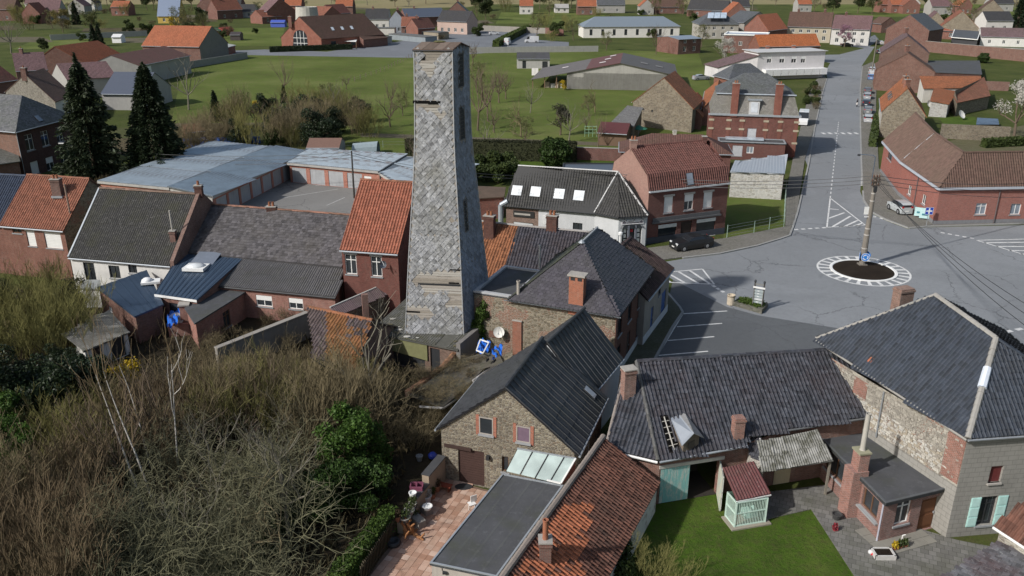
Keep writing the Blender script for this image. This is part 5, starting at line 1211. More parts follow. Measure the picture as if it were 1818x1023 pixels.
# vine-grown garden wall and shed between tower and stone house
pts=[W(807,627,2.0),W(785,652,2.0),W(752,676,1.9),W(722,697,1.7)]; q=T('garden_wall','crumbling garden wall with rusty orange coping tiles and dead vines','garden wall',V2(pts[1])); m=MB()
for a_,b_ in zip(pts,pts[1:]):
    d=(V2(b_)-V2(a_)); n=Vector((-d.y,d.x,0)).normalized()*.18; m.prism([V2(a_)-n,V2(b_)-n,V2(b_)+n,V2(a_)+n][::-1],0,1.8)
q.part(m,'wall',RUBB); CT=tiles((.27,.14,.08),.4,(.12,.09,.05),.4)
for a_,b_ in zip(pts,pts[1:]): ridge_caps(q,q.o,a_-Z3*.12,b_-Z3*.12,CT,.27,.34,12,'coping_tile')
a_,b_,c_,d_=W(786,724,1.9),W(838,676,2.4),W(884,629,2.9),W(812,640,2.3)
q=T('vine_shed','narrow shed roof of old corrugated sheets overgrown with bare vines','shed',V2((a_+c_)/2)); VM=corr((.09,.08,.065),.5,.3,.75,ms=1.5,mt=.42)
e_=W(726,702,1.9)
r=q.part(slabroof(slabroof(MB(),[e_,a_,b_,d_],.06),[d_,b_,c_],.06),'roof',VM); corrugate(q,r,[d_,b_,c_],VM,.2,.05,1); corrugate(q,r,[e_,a_,b_,d_],VM,.2,.05,2)
q.part(MB().boxf(v3(b_,b_.z-1.2),V2(c_)-V2(b_),Vector((.1,-.05,0)),Z3*1.25),'white_fascia',render_((.55,.52,.5),.4,.4)); q.part(MB().boxf(v3(a_,a_.z-.1),V2(b_)-V2(a_),Vector((.08,-.05,0)),Z3*.12),'edge_beam',wood((.3,.28,.25)))
q.part(MB().boxf(v3(a_,a_.z-.05)-Vector((1.6,-.2,0)),Vector((1.6,-.2,0)),Vector((0,-.1,0)),Z3*.1),'edge_beam',wood((.5,.48,.45)))
TARP=plain((.02,.13,.55),.4,.4,.35,5)
def tarp(px,lab,z,rz):
    P=[W(x,y,z) for x,y in px]; k=10; V=[];Fq=[]
    for i in range(k+1):
        for j in range(k+1):
            p=lerp(lerp(P[0],P[1],i/k),lerp(P[3],P[2],i/k),j/k); V.append((p.x+random.uniform(-.04,.04),p.y,p.z+random.uniform(-.13,.16)+.15*math.sin(i*1.3+j)))
    for i in range(k):
        for j in range(k): Fq.append((i*(k+1)+j,(i+1)*(k+1)+j,(i+1)*(k+1)+j+1,i*(k+1)+j+1))
    c=sum(P,Vector())/4; return solo(npmesh('tarpaulin',np.array(V)-np.array(c),Fq,TARP,True),'tarpaulin',lab,'tarpaulin',TARP,loc=c)
tarp([(845,624),(868,626),(872,607),(850,604)],'crumpled bright blue tarpaulin pinned under a white window frame beside the dish',2.9,0)
tarp([(874,640),(890,632),(893,612),(872,620)],'blue tarpaulin hanging over the shed edge next to the dark roof',2.85,0)
q=T('old_window_frame','discarded white window frame lying on the blue tarpaulin','window frame',W(858,614,3.2)); P=[W(846,622,3.2),W(858,627,3.2),W(868,608,3.3),W(853,603,3.3)]
for i in range(4): q.part(MB().tube(P[i],P[(i+1)%4],.06,.06,4),'rail',WHITE)
# ---------------------------------------------------------------- left middle: houses in a row
RT=tiles((.36,.13,.08),.28,(.13,.07,.05),.3,(.45,.3,.22),.15); RB=brick((.17,.055,.045),(.15,.12,.1),.3)
fp,zr=fpP((606,440),(706,447),6.5,(640,320),40); zr=min(zr,11.2)
H10=house('red_tiled_house','tall house with bright orange-red pantile roof and brown brick wall left of the tower','house',fp,6.5,zr,'x',wall=RB,roof=plain((.07,.03,.025)),ops={0:[(613,452,633,487,'win'),(659,456,678,491,'win')]},ov=.22,tile=(PAN,.27,.36,RT,0,.004),caps=tiles((.3,.12,.07)),lint=.22)
t=H10.t; downpipe(t,W(632,444,5.1)+Vector((0,-.1,0)),WHITE); pp=W(678,471,4.0); 
dish('satellite_dish','small grey satellite dish beside the upper window of the red-tiled house',WY(679,470,fp[0].y-1.3),.33,.6,.3,metalm((.25,.27,.3)))
print('H10',[tuple(round(v,1) for v in p) for p in fp],zr)
GT=tiles((.1,.094,.1),.5,(.1,.09,.075),.4,(.34,.33,.32),.35,.75,.25)
fp,zr=fpP((326,447),(606,473),4.2,(362,363),33); print('H11',zr,(fp[1]-fp[0]).length,(fp[3]-fp[0]).length)
H11=house('long_grey_house','long low house under a big grey lichen-spotted tiled roof','house',fp,4.2,zr,'x',wall=brick((.22,.11,.085)),roof=plain((.05,.048,.05)),ov=.1,tile=(FLAT,.3,.3,GT,0,.008,None,.5),caps=tiles((.28,.14,.1)),gut=False)
chimney(H11.t,lerp(H11.r1,H11.r2,.42)-Z3*.3,.9,.55,.6,0,DKRED,2,down=1.2)
a_,b_=W(389,506,2.9),W(594,526,2.9); c_,d_=W(604,473,4.1),W(432,457,4.1)
CG=corr((.11,.106,.108),.35,.35,.35)
PINKB=brick((.3,.13,.1),(.3,.25,.22),.3)
H11b=mono('corrugated_extension','rear extension with grey corrugated roof and pink brick wall in front of the long house','extension',[V2(a_),V2(b_),V2(c_),V2(d_)],[2.85,2.85,4.05,4.05],PINKB,plain((.06,.06,.06)),ops={0:[(455,525,483,544,'half'),(513,530,538,549,'half')]},ov=[.15,.1,0,.1])
corrugate(H11b.t,H11b.roof,H11b.top,CG,.22,.075,2); gutter(H11b.t,H11b.top[0],H11b.top[1],DARKM)
WH=render_((.66,.65,.62),.3,.25); fp,zr=fpP((124,455),(303,470),3.7,(187,336),42); print('H12',zr,(fp[1]-fp[0]).length)
H12=house('whitewashed_house','whitewashed cottage with big dark mossy corrugated roof','house',fp,3.7,min(zr,9),'x',wall=WH,walls={1:DKRED,3:RUBB},roof=plain((.05,.05,.048)),ops={0:[(150,467,169,499,'dark'),(194,472,213,494,'dark'),(228,471,243,485,'dark')]},ov=.15,ovg=.05)
C12=corr((.06,.058,.055),.5,.5,.6); corrugate(H12.t,H12.roof,[p+up for p in H12.slopes[0]],C12,.24,.085,4); corrugate(H12.t,H12.roof,[p+up for p in H12.slopes[1]],C12,.2,.045,2)
ridge_caps(H12.t,H12.roof,H12.r1+Z3*.08,H12.r2+Z3*.08,tiles((.2,.13,.1)),.15)
H12.t.part(MB().tube(H12.E[0]+Z3*.1,H12.r1+Z3*.1,.12,.12,5),'verge_flashing',ZINC,H12.roof); 
m=MB(); e=V2(H12.r2)+Vector((.15,0,0)); dd=(fp[2]-fp[1]); m.poly([v3(fp[1]+Vector((.1,-.1,0)),3.4),v3(fp[2],3.4),v3(fp[2],4.3),H12.r2+Z3*.55,v3(fp[1]+Vector((.1,-.1,0)),4.2)]); m2=MB(); 
pts=[v3(fp[1]+Vector((.05,-.2,0)),3.3),v3(fp[2],3.3),v3(fp[2],4.2),v3((fp[1]+fp[2])/2,min(zr,9)+.45),v3(fp[1]+Vector((.05,-.2,0)),4.1)]; off=(fp[1]-fp[0]).normalized()*.38
m2.poly(pts[::-1]); m2.poly([p+off for p in pts])
for i in range(5): m2.poly([pts[i],pts[(i+1)%5],pts[(i+1)%5]+off,pts[i]+off])
H12.t.part(m2,'parapet',brick((.17,.09,.07),(.25,.22,.2),.5,dirt=.5)); chimney(H12.t,v3((fp[1]+fp[2])/2+off*.5,min(zr,9)+.2),.7,.5,.75,0,DKRED,1,down=.4)
pp,eu,ev,nn=on_slope(H12,0,309,427); cc=chimney(H12.t,pp,.5,.45,.9,0,brick((.22,.11,.09)),0,down=.6); H12.t.part(MB().tube(pp+Z3*.9,pp+Z3*2.9,.08,.08,8),'flue_pipe',render_((.42,.4,.36)),cc)
OR3=tiles((.33,.135,.085),.3,(.15,.08,.05),.3,(.45,.3,.22),.2); fp,zr=fpP((2,398),(113,407),5.4,(60,312),40); print('H13',zr,(fp[1]-fp[0]).length)
H13=house('orange_roofed_house','orange-tiled brick house with closed white shutters at the left edge','house',fp,5.4,min(zr,10),'x',wall=brick((.21,.08,.055),(.25,.2,.17),.3),walls={1:RUBB},roof=plain((.07,.035,.025)),ops={0:[(22,405,38,414,'brown'),(48,411,63,437,'shut'),(80,414,109,441,'shut')]},ov=.2,tile=(PAN,.27,.36,OR3,0,.005),caps=tiles((.3,.12,.07)),lint=.2,lintm=render_((.45,.42,.36)))
pp,eu,ev,nn=on_slope(H13,0,105,349); cc=chimney(H13.t,pp,.9,.7,1.75,0,brick((.17,.09,.075)),2,down=.8); H13.t.part(MB().box(pp-Z3*.1,1.1,.9,.2),'flashing',ZINC,cc)
pp=on_slope(H13,0,125,380)[0]; H13.t.part(MB().tube(pp-Z3*.3,pp+Z3*3,.09,.09,8),'flue_pipe',render_((.28,.2,.16)))
fp,zr=fpP((-60,393),(3,397),5.4,(20,312),40)
BTL=tiles((.05,.065,.1),.25,(.05,.06,.08),.2,(.15,.17,.2),.1); house('blue_roofed_house','house with dark blue pantile roof cut off by the left edge','house',fp,5.4,min(zr,10),'x',wall=RED,roof=plain((.03,.035,.05)),ov=.2,tile=(PAN,.27,.36,BTL,0,.004),caps=BTL)
# blue sheet-metal extensions
BM=metalm((.055,.085,.13),.4,.35)
def seamroof(H,mat,step=.5,top=None):
    tp=top or H.top; eu,ev,n=frame_of(tp)
    a,b,c,d=tp; k=max(2,round((b-a).length/step))
    for i in range(k): 
        f0,f1=(i+.02)/k,(i+.98)/k; H.t.part(MB().boxf(lerp(a,b,f0)+n*.012,(b-a)*(f1-f0)*.9,lerp(d,c,f0)-lerp(a,b,f0),n*.01).tube(lerp(a,b,f0)+n*.03,lerp(d,c,f0)+n*.03,.03,.03,4),'roof_panel',mat,H.roof)
q=[V2(W(277,522,2.9)),V2(W(349,532,2.9)),V2(W(432,457,4.1)),V2(W(324,447,4.1))]
S=mono('blue_metal_extension','flat extension with ribbed dark blue metal roof and a square dome skylight','extension',q,[2.9,2.9,4.1,4.1],brick((.25,.12,.09)),BM,ops={0:[(1.2,.05,1.6,2.2,'dark')]},ov=.1); seamroof(S,BM,.42); S.t.part(MB().boxf(S.top[0]-Z3*.2-Vector((0,.05,0)),S.top[1]-S.top[0],Vector((0,-.04,0)),Z3*.22),'fascia',WHITE)
p=lerp(lerp(S.top[0],S.top[1],.5),lerp(S.top[3],S.top[2],.42),.62)+Z3*.03; k=T('roof_dome','white framed clear dome skylight on the blue ribbed roof','skylight',p); k.part(MB().box(p,2.0,1.5,.28,-.1),'frame',WHITE); k.part(MB().ball(p+Z3*.28,.8,10,6,(1.1,.8,.35)),'dome',glass((.5,.52,.53),.15),smooth=True)
S.t.part(MB().boxf(p+Vector((-.95,.95,.1)),Vector((2.2,-.2,0)),Vector((.35,1.9,.55)),Z3*.06),'flashing_sheet',metalm((.2,.23,.28),.5,.3),S.roof)
q=[V2(W(240,560,2.6)),V2(W(287,536,2.8)),V2(W(258,477,3.3)),V2(W(176,514,2.9))]
S=mono('blue_metal_shed','small brick shed with smooth dark blue metal roof in front of the white cottage','shed',q,[2.55,2.55,3.05,3.05],brick((.2,.1,.075)),BM,ov=.12,ops={3:[(1.5,1.2,.8,.6,'pale')]}); seamroof(S,BM,.6)
p=W(268,502,3.0); k=T('roof_lantern','white plastic roof lantern between the two blue roofs','skylight',p); k.part(MB().box(p,1.6,1.0,.2,.3),'frame',WHITE); k.part(MB().ball(p+Z3*.2-Vector((.3,0,0)),.5,8,5,(1,1,.6)),'dome',plain((.75,.75,.75),.3),smooth=True)
q=[V2(W(347,571,2.5)),V2(W(439,514,2.5)),V2(W(390,508,2.5)),V2(W(331,546,2.5))]
S=mono('felt_roof_outbuilding','pink brick outbuilding with black felt roof in the back gardens','outbuilding',q,[2.45]*4,PINKB,FELT,ops={0:[(3.6,.3,1.0,1.5,'brown')]},ov=.15)
p=W(334,588); k=T('brick_pier','square pink brick pier with a stone cap beside the felt roof','pier',p); k.part(MB().box(p,.75,.75,2.5,.2),'pier',PINKB); k.part(MB().box(p+Z3*2.5,.95,.95,.12,.2),'cap',MORTAR)
p=W(320,596); k=T('yard_wall','low pink brick yard wall below the grey dish','wall',p); k.part(MB().box(p,1.7,.3,1.1,.25),'wall',PINKB)
dish('satellite_dish','pale grey satellite dish on the pink yard wall by the blue tarpaulin',WY(313,567,W(318,592).y),.55,.5,.45,plain((.5,.5,.47)))
tarp([(296,582),(316,572),(321,548),(297,556)],'blue tarpaulin draped over timber behind the pale dish',1.6,0)
q=[V2(W(150,622,1.9)),V2(W(226,590,1.9)),V2(W(192,552,2.5)),V2(W(128,586,2.5))]
S=mono('whitewashed_shed','low whitewashed shed with crusted grey roof and dark doors','shed',q,[1.9,1.9,2.4,2.4],WH,corr((.17,.165,.15),.45,.7,.7,ms=1.6,mt=.44),ops={0:[(.6,.03,.8,1.7,'panel'),(2.2,.03,1.3,1.7,'hole'),(4.2,.6,.8,.9,'dark')]},ov=.15); corrugate(S.t,S.roof,S.top,corr((.17,.165,.15),.45,.7,.7,ms=1.6,mt=.44),.2,.04,1)
q=[V2(W(142,600,2.0)),V2(W(175,590,2.0)),V2(W(165,500,2.0)),V2(W(120,510,2.0))]
S=mono('grey_lean_to','little tin lean-to against the whitewashed cottage','lean-to',[V2(W(146,512,1.9)),V2(W(178,512,1.9)),V2(W(176,500,2.1)),V2(W(147,500,2.1))],[1.9,1.9,2.2,2.2],WH,corr((.3,.31,.3),.3,.3),ov=.1)
# ---------------------------------------------------------------- garage court
BG=corr((.42,.48,.52),.2,.25,.2,rust=.85,rough=.45,spec=.4,streak=.35); CW=render_((.38,.37,.35),.3,.4)
LG=mono
def garages(name,label,q,zs,doors,rows=1,ov=.25,edge=0):
    S=mono(name,label,'garage block',q,zs,CW,plain((.1,.12,.14)),ops={edge:doors},ov=ov,walls={edge:brick((.36,.12,.08),(.4,.3,.25),.2,dirt=.1)})
    corrugate(S.t,S.roof,S.top,BG,.33,.04,rows); S.t.part(MB().boxf(v3(S.top[edge],S.top[edge].z-.34),S.top[(edge+1)%4]-S.top[edge],Vector((0,0,.001))+(Vector(((S.top[(edge+1)%4]-S.top[edge]).y,-(S.top[(edge+1)%4]-S.top[edge]).x,0)).normalized()*.04),Z3*.32),'fascia',CW)
    return S
q=[V2(W(177,319,3.0)),V2(W(300,334,3.)),V2(W(478,263,3.)),V2(W(372,250,3.))]
S=garages('garage_block','long garage block with weathered pale blue sheet roof, rust-stained side','garage block' and q,[2.85,3.1,3.1,2.85],[],3)
q=[V2(W(302,336,2.95)),V2(W(376,347,2.95)),V2(W(541,269,2.95)),V2(W(480,263,2.95))]; L=(q[2]-q[1]).length
S=garages('garage_block','narrow garage row with pale blue sheet roof facing the yard',q,[3.3,2.9,2.9,3.3],[(u,.04,2.5,2.2,'garage') for u in np.arange(.8,L*.78,3.0)],3,edge=1)
q=[V2(W(513,288,2.95)),V2(W(673,303,2.95)),V2(W(718,277,2.95)),V2(W(546,267,2.95))]; L=(q[1]-q[0]).length
S=garages('garage_block','garage row along the back of the yard with grey doors and orange piers',q,[2.9,2.9,3.2,3.2],[(u,.04,2.4,2.2,'garage') for u in np.arange(.35,L*.68,3.05)]+[(L*.83,.9,1.2,1.1,'shut')],2)
q=[V2(W(676,306,2.95)),V2(W(740,345,2.95)),V2(W(800,290,2.95)),V2(W(722,279,2.95))]
S=garages('garage_block','garage roof running behind the tower with dark raised edge',q,[2.9,2.9,3.1,3.1],[],2); S.t.part(MB().tube(S.top[0],S.top[3],.18,.18,4),'edge_upstand',DARKM)
# ---------------------------------------------------------------- middle distance: crossroads and street
def near_w(n,z,h,w,st,L,m0=.8):          # n evenly spaced openings along a wall of length L
    return [(m0+(L-2*m0)*(i+.5)/n-w/2,z,w,h,st) for i in range(n)]
# corner pub
PT=tiles((.062,.06,.058),.3,(.06,.06,.04),.3,(.16,.16,.15),.12)
A=W(893,365,3.6);B=W(1055,379,3.6);C_=W(1098,387,3.6);D_=W(1150,384,3.6);R1=W(920,295,7.6);R2=W(1097,306,7.6)
dn=(V2(B)-V2(A)).normalized(); bn=Vector((-dn.y,dn.x,0)); run=(V2(R1)-V2(A)).dot(bn); bA,bD=v3(V2(A)+bn*2*run,3.6),v3(V2(D_)+bn*(2*run-2),3.6)
t=T('corner_pub','corner pub with dark tiled roof, four bright skylights, white walls and arched door','pub',(V2(A)+V2(D_))/2)
S_=[[A,B,R2,R1],[B,C_,R2],[C_,D_,R2],[D_,bD,R2],[bD,bA,R1,R2]]
m=MB(); [slabroof(m,s,.12) for s in S_]; rf=t.part(m,'roof',plain((.03,.03,.03))); tl=[]
for s in S_: tl+=lay([p+Z3*.02 for p in s],.3,.36,0,.01,.004)
put_tiles(t,rf,tl,PAN,PT,0)
HW=plain((.5,.5,.49),.6); 
for a_,b_ in ((R1,R2),(B,R2),(D_,R2)): t.part(MB().tube(a_+Z3*.08,b_+Z3*.08,.1,.1,5),'ridge_trim',HW,rf)
t.part(MB().tube(C_+Z3*.08,R2+Z3*.08,.08,.08,5),'ridge_trim',PT,rf)
nS=frame_of(S_[0])
for x,y in ((918,339),(951,341),(993,345),(1028,348)):
    skylight(t,rf,ray_plane(x,y,A,nS[2])+nS[2]*.05,nS[0],nS[1],nS[2],1.3,1.35,glass((.6,.63,.67),.25))
ins=lambda P,k: V2(P)+bn*k
wA,wB,wC,wD=ins(A,.25)+dn*.3,ins(B,.25),ins(C_,.25),ins(D_,.2)-dn*.15; WR=render_((.55,.56,.57),.15,.25)
kk=3.9; mid=wA+dn*kk; m=MB(); ol=[(.9,.2,2.4,1.5,'hole')]; holes_wall(m,wA,mid,0,3.5,ol); t.part(m,'wall',brick((.22,.14,.11)))
for o in ol: window(t,wA,mid,o)
m=MB(); ol=[pxo(mid,wB,1017,396,1034,408,'dark')]; holes_wall(m,mid,wB,0,3.5,ol); 
o2=[(.5,.4,1.2,1.9,'pale')] if (wC-wB).length>2 else []
holes_wall(m,wB,wC,0,3.5,[]); ol3=[pxo(wC,wD,1104,410,1141,444,'hole')]; ol3=[((wD-wC).length/2-1.15,.05,2.3,2.15,'dark')]; holes_wall(m,wC,wD,0,3.5,ol3,.3); m.prism([wD,V2(bD)-dn*.2,V2(bA)+dn*.3,wA][::1],0,3.5,False); t.part(m,'wall',WR)
for o in ol: window(t,mid,wB,o)
cd=(wD-wC).normalized(); cn=Vector((cd.y,-cd.x,0)); o=ol3[0]; w=window(t,wC,wD,o,.3)
am=MB(); r_=o[2]/2; ctr=wC+cd*(o[0]+r_)+Z3*2.2
for i in range(12):
    a0,a1=math.pi*i/12,math.pi*(i+1)/12; p0=lambda a,r: ctr+cd*math.cos(a)*r+Z3*math.sin(a)*r*.55
    am.poly([p0(a0,r_),p0(a1,r_),p0(a1,r_+.25),p0(a0,r_+.25)]); 
t.part(MB().poly([ctr+cd*math.cos(math.pi*i/12)*r_+Z3*math.sin(math.pi*i/12)*r_*.55+cn*.01 for i in range(13)]),'fanlight',GLS); 
for q in range(1): t.part(am,'arch',render_((.4,.41,.43),.1,.1)) ; am.v=[tuple(Vector(p)+cn*.02) for p in am.v]
for k in (.32,.68): t.part(MB().boxf(wC+cd*(o[0]+o[2]*k-.1)+Z3*.05-cn*.1,cd*.2,cn*.16,Z3*2.5),'door_post',plain((.16,.17,.2)))
for k in (.1,.78): 
    for z in (.5,1.1,1.7): t.part(MB().boxf(wC+cd*(o[0]+o[2]*k)+Z3*z-cn*.22,cd*.3,cn*.02,Z3*.45),'poster',plain((.7,.7,.68)))
t.part(MB().boxf(wC+cd*(o[0]+o[2]*.43)+Z3*1.75-cn*.2,cd*.32,cn*.02,Z3*.3),'red_sign',plain((.5,.03,.04)))
L=(wD-wC).length; sg=t.part(MB().boxf(wC+cd*.35+Z3*2.72+cn*.02,cd*(L-.7),cn*.06,Z3*.52),'sign_board',plain((.74,.72,.74),.5,.3,.05))
sc_=wC+cd*L/2+Z3*2.98+cn*.09
t.part(MB().boxf(sc_-cd*.75-Z3*.12,cd*1.5,cn*.01,Z3*.09),'sign_mark',plain((.1,.09,.1)),sg); t.part(MB().boxf(sc_-cd*.5+Z3*.07,cd*.62,cn*.01,Z3*.09),'sign_mark',plain((.3,.29,.3)),sg)
for k in (-1,1): 
    for j in range(3): t.part(MB().boxf(sc_+cd*(k*(L/2-.62)-.2+.13*j)-Z3*.14,cd*.1,cn*.012,Z3*(.2 if j!=1 else .3)),'emblem',plain((.12,.1,.12)),sg)
for k in (.2,.5,.8): t.part(MB().tube(wC+cd*L*k+Z3*3.35,wC+cd*L*k+cn*.45+Z3*3.42,.02,.02,5).lathe(wC+cd*L*k+cn*.5+Z3*3.28,[(.11,0),(.06,.14),(.01,.16)],8),'sign_lamp',DARKM)
bs=t.part(MB().boxf(wA+dn*.9-bn*.1+Z3*2.35,dn*2.5,bn*.06,Z3*.75),'beer_sign',plain((.03,.03,.03),.5))
t.part(MB().boxf(wA+dn*1.05-bn*.12+Z3*2.6,dn*1.9,bn*.02,Z3*.22),'lettering_band',plain((.35,.33,.3)),bs)
t.part(MB().boxf(wA+dn*4.6-bn*.45+Z3*1.9,dn*.5,bn*.4,Z3*1.0),'air_conditioner',plain((.6,.6,.6)))
t.part(MB().tube(wA-dn*.6-bn*.2+Z3*1.2,wA-dn*.6-bn*.2+Z3*3.6,.3,.3,10).tube(wA-dn*.6-bn*.2+Z3*3.6,wA+dn*.2+Z3*4.1,.3,.3,10),'extractor_duct',ZINC)
gutter(t,A,B,DARKM); gutter(t,B,C_,DARKM); gutter(t,C_,D_,DARKM)
# brick shop house with mansard front
sA,sB=W(1152,341,6.1),W(1294,325,6.1); d=(V2(sB)-V2(sA)).normalized(); n=Vector((-d.y,d.x,0)); L=(V2(sB)-V2(sA)).length
kz=7.9; zr=10.2; dep_=8.6
fp=[V2(sA),V2(sB),V2(sB)+n*dep_,V2(sA)+n*dep_]
t=T('brick_shop_house','brick shop house with red-brown mansard tiles, white shutters and two dark shop windows','house',sum(fp,Vector())/4)
SB=brick((.15,.055,.045),(.14,.11,.1),.35,dirt=.2); ol=[pxo(fp[0],fp[1],*b_,s) for b_,s in (((1179,349,1195,378),'shut'),((1215,345,1231,373),'half'),((1249,341,1265,369),'shut'),((1168,398,1200,431),'hole'),((1208,393,1227,436),'panel'),((1236,388,1269,419),'hole'))]
m=MB(); good=holes_wall(m,fp[0],fp[1],0,6.1,ol,.16); t.part(m,'wall',SB)
for o in good: window(t,fp[0],fp[1],o,.16)
fn=-n
for o in good[:3]: t.part(MB().boxf(fp[0]+d*(o[0]-.12)+fn*.0+Z3*(o[1]+o[3]),d*(o[2]+.24),fn*.06,Z3*.22),'lintel',render_((.42,.4,.37)))
for o in (ol[3],ol[5]):
    t.part(MB().boxf(fp[0]+d*o[0]+Z3*(o[1]+o[3]-.42)-fn*.02,d*o[2],fn*.05,Z3*.4),'roller_blind',plain((.6,.6,.58))); t.part(MB().boxf(fp[0]+d*(o[0]-.1)+Z3*(o[1]-.14),d*(o[2]+.2),fn*.1,Z3*.13),'sill',plain((.55,.55,.53)))
    t.part(MB().boxf(fp[0]+d*o[0]+Z3*o[1]-fn*.1,d*o[2],fn*.02,Z3*(o[3]-.45)),'shop_window',glass((.02,.025,.03),.15))
zc=max(ol[3][1]+ol[3][3],ol[5][1]+ol[5][3])+.18
t.part(MB().boxf(fp[0]+d*.6+Z3*zc,d*(L-1.4),fn*.22,Z3*.18).boxf(fp[0]+d*.7+Z3*(zc+.18),d*(L-1.6),fn*.08,Z3*.45),'shop_cornice',plain((.1,.1,.105)))
t.part(MB().boxf(fp[0]+fn*.003,d*L,fn*.04,Z3*.75),'plinth',plain((.06,.065,.085)))
GP=brick((.3,.17,.14),(.34,.26,.22),.25,dirt=.2); kA,kB=fp[0]+n*.55,fp[1]+n*.55; rA,rB=fp[0]+n*dep_*.52,fp[1]+n*dep_*.52; hA,hB=fp[3]-n*.55,fp[2]-n*.55
for (a_,k_,r_,h_,b_,fl) in ((fp[0],kA,rA,hA,fp[3],1),(fp[1],kB,rB,hB,fp[2],0)):
    t.part(MB().poly([v3(a_,0),v3(a_,6.1),v3(k_,kz),v3(r_,zr),v3(h_,kz),v3(b_,6.1),v3(b_,0)],flip=not fl),'gable_wall',GP if fl else SB)
t.part(MB().poly([v3(fp[2],0),v3(fp[3],0),v3(fp[3],6.1),v3(fp[2],6.1)]),'wall',SB)
MT=tiles((.16,.07,.058),.25,(.09,.06,.05),.3,(.25,.2,.18),.1); o_=fn*.12
S_=[[v3(fp[0]+o_,6.2),v3(fp[1]+o_,6.2),v3(kB,kz),v3(kA,kz)],[v3(kA,kz),v3(kB,kz),v3(rB-d*.9,zr),v3(rA,zr)],[v3(hB,kz),v3(hA,kz),v3(rA,zr),v3(rB,zr)],[v3(fp[2],6.2),v3(fp[3],6.2),v3(hA,kz),v3(hB,kz)],[v3(kB,kz),v3(hB,kz),v3(rB-d*.9,zr)]]
m=MB(); [slabroof(m,s,.1) for s in S_]; rf=t.part(m,'roof',plain((.08,.04,.035))); tl=[]
for s in S_[:2]+S_[4:]: tl+=lay([p+Z3*.02 for p in s],.29,.37,0,.01,.004)
put_tiles(t,rf,tl,PAN,MT,0)
t.part(MB().boxf(v3(fp[0]+fn*.3,6.02),d*L,-fn*.3,Z3*.16),'gutter',plain((.5,.52,.54)))
eu,ev,nn=frame_of(S_[0]); skylight(t,rf,ray_plane(1224,318,S_[0][0],nn)+nn*.05,eu,ev,nn,.9,1.4,GLSL)
ridge_caps(t,rf,v3(rA,zr+.05),v3(rB-d*.9,zr+.05),MT); chimney(t,v3(rA+d*.35,zr-.1),.75,.6,.9,0,GP,2,down=.3); chimney(t,v3(rB-d*.7,zr-.3),.5,.5,.8,0,SB,0,down=.3)
# hipped brown roof behind the shop
fp,zr=fpP((1103,267),(1298,272),3.6,(1152,237),30)
HBt=far_tiles((.13,.065,.055),.2); H=house('rear_bungalow','low building with wide hipped brown tile roof behind the brick shop','house',fp,3.6,zr,'x',h=(.28,.25),wall=SB,roof=HBt,ov=.3,caps=None,far=True); chimney(H.t,lerp(H.r1,H.r2,.45),.5,.5,.5,0,render_((.5,.48,.42)),0,down=.4)
# white plastered shed with blue sheet roof
q=[V2(W(1294,350)),V2(W(1386,355)),V2(W(1397,276,3.7)),V2(W(1316,286,3.7))]
S=mono('white_stone_shed','shed of white peeling stonework with pale blue sheet roof beside the grass plot','shed',q,[3.5,3.6,3.8,3.8],stone(((.62,.61,.57),(.5,.48,.43),(.68,.67,.63),(.56,.53,.46)),(.6,.58,.54),4.,0,.25),plain((.4,.43,.46)),walls={1:brick((.16,.06,.045))},ov=.12,far=True)
corrugate(S.t,S.roof,S.top,metalm((.42,.46,.5),.4,.3),.4,.03,1)
# mansion with mansard and two tall chimneys
ze=6.6; A,B=W(1261,203,ze),W(1419,208,ze); d=(V2(B)-V2(A)).normalized(); n=Vector((-d.y,d.x,0)); L=(V2(B)-V2(A)).length; D=10.5; fp=[V2(A),V2(B),V2(B)+n*D,V2(A)+n*D]
t=T('brick_mansion','square red brick mansion with slate mansard roof and two tall brick chimneys','house',sum(fp,Vector())/4); MBk=brick((.17,.06,.05),(.16,.12,.1),.4)
ol=[pxo(fp[0],fp[1],1326,228,1342,256,'greyshut')]; m=MB(); g_=holes_wall(m,fp[0],fp[1],0,ze,ol,.15); g2=[(1.6,3.6,1.2,2,'win'),(4.6,3.6,1.2,2,'win'),(7.6,3.6,1.2,2,'win')]; holes_wall(m,fp[1],fp[2],0,ze,g2); m.prism([fp[2],fp[3],fp[0]],0,ze,False); t.part(m,'wall',MBk)
for o in g_: window(t,fp[0],fp[1],o,.15)
for o in g2: window(t,fp[1],fp[2],o)
for k in (.0,.2,.35,.62,.78,.96):
    p=fp[0]+d*L*k-n*.0; t.part(MB().boxf(v3(p,0),d*L*.04,-n*.06,Z3*ze),'pilaster',brick((.2,.06,.045),(.2,.15,.12),.2))
    for z in (2.2,4.2,5.6): t.part(MB().boxf(v3(p-d*.15-n*.07,z),d*(L*.04+.3),-n*.02,Z3*.32),'stone_block',render_((.4,.35,.26)))
t.part(MB().boxf(v3(fp[0]-d*.3-n*.25,ze-.1),d*(L+.6),n*.25,Z3*.3).boxf(v3(fp[1],ze-.1),d*.3,n*D,Z3*.3),'cornice',ZINC)
k1=1.0;z1=ze+3.2; ce=[fp[0]+(d+n)*k1,fp[1]+(-d+n)*k1,fp[2]+(-d-n)*k1,fp[3]+(d-n)*k1]; rz=z1+2.9; MS2=slate((.21,.2,.185),.2,.3,.2,.35,.5,(.1,.1,.06)); SL3=slate((.1,.105,.11),.25,.3,.2,.6,.3)
m=MB()
for i in range(4): slabroof(m,[v3(fp[i],ze+.2),v3(fp[(i+1)%4],ze+.2),v3(ce[(i+1)%4],z1),v3(ce[i],z1)],.1)
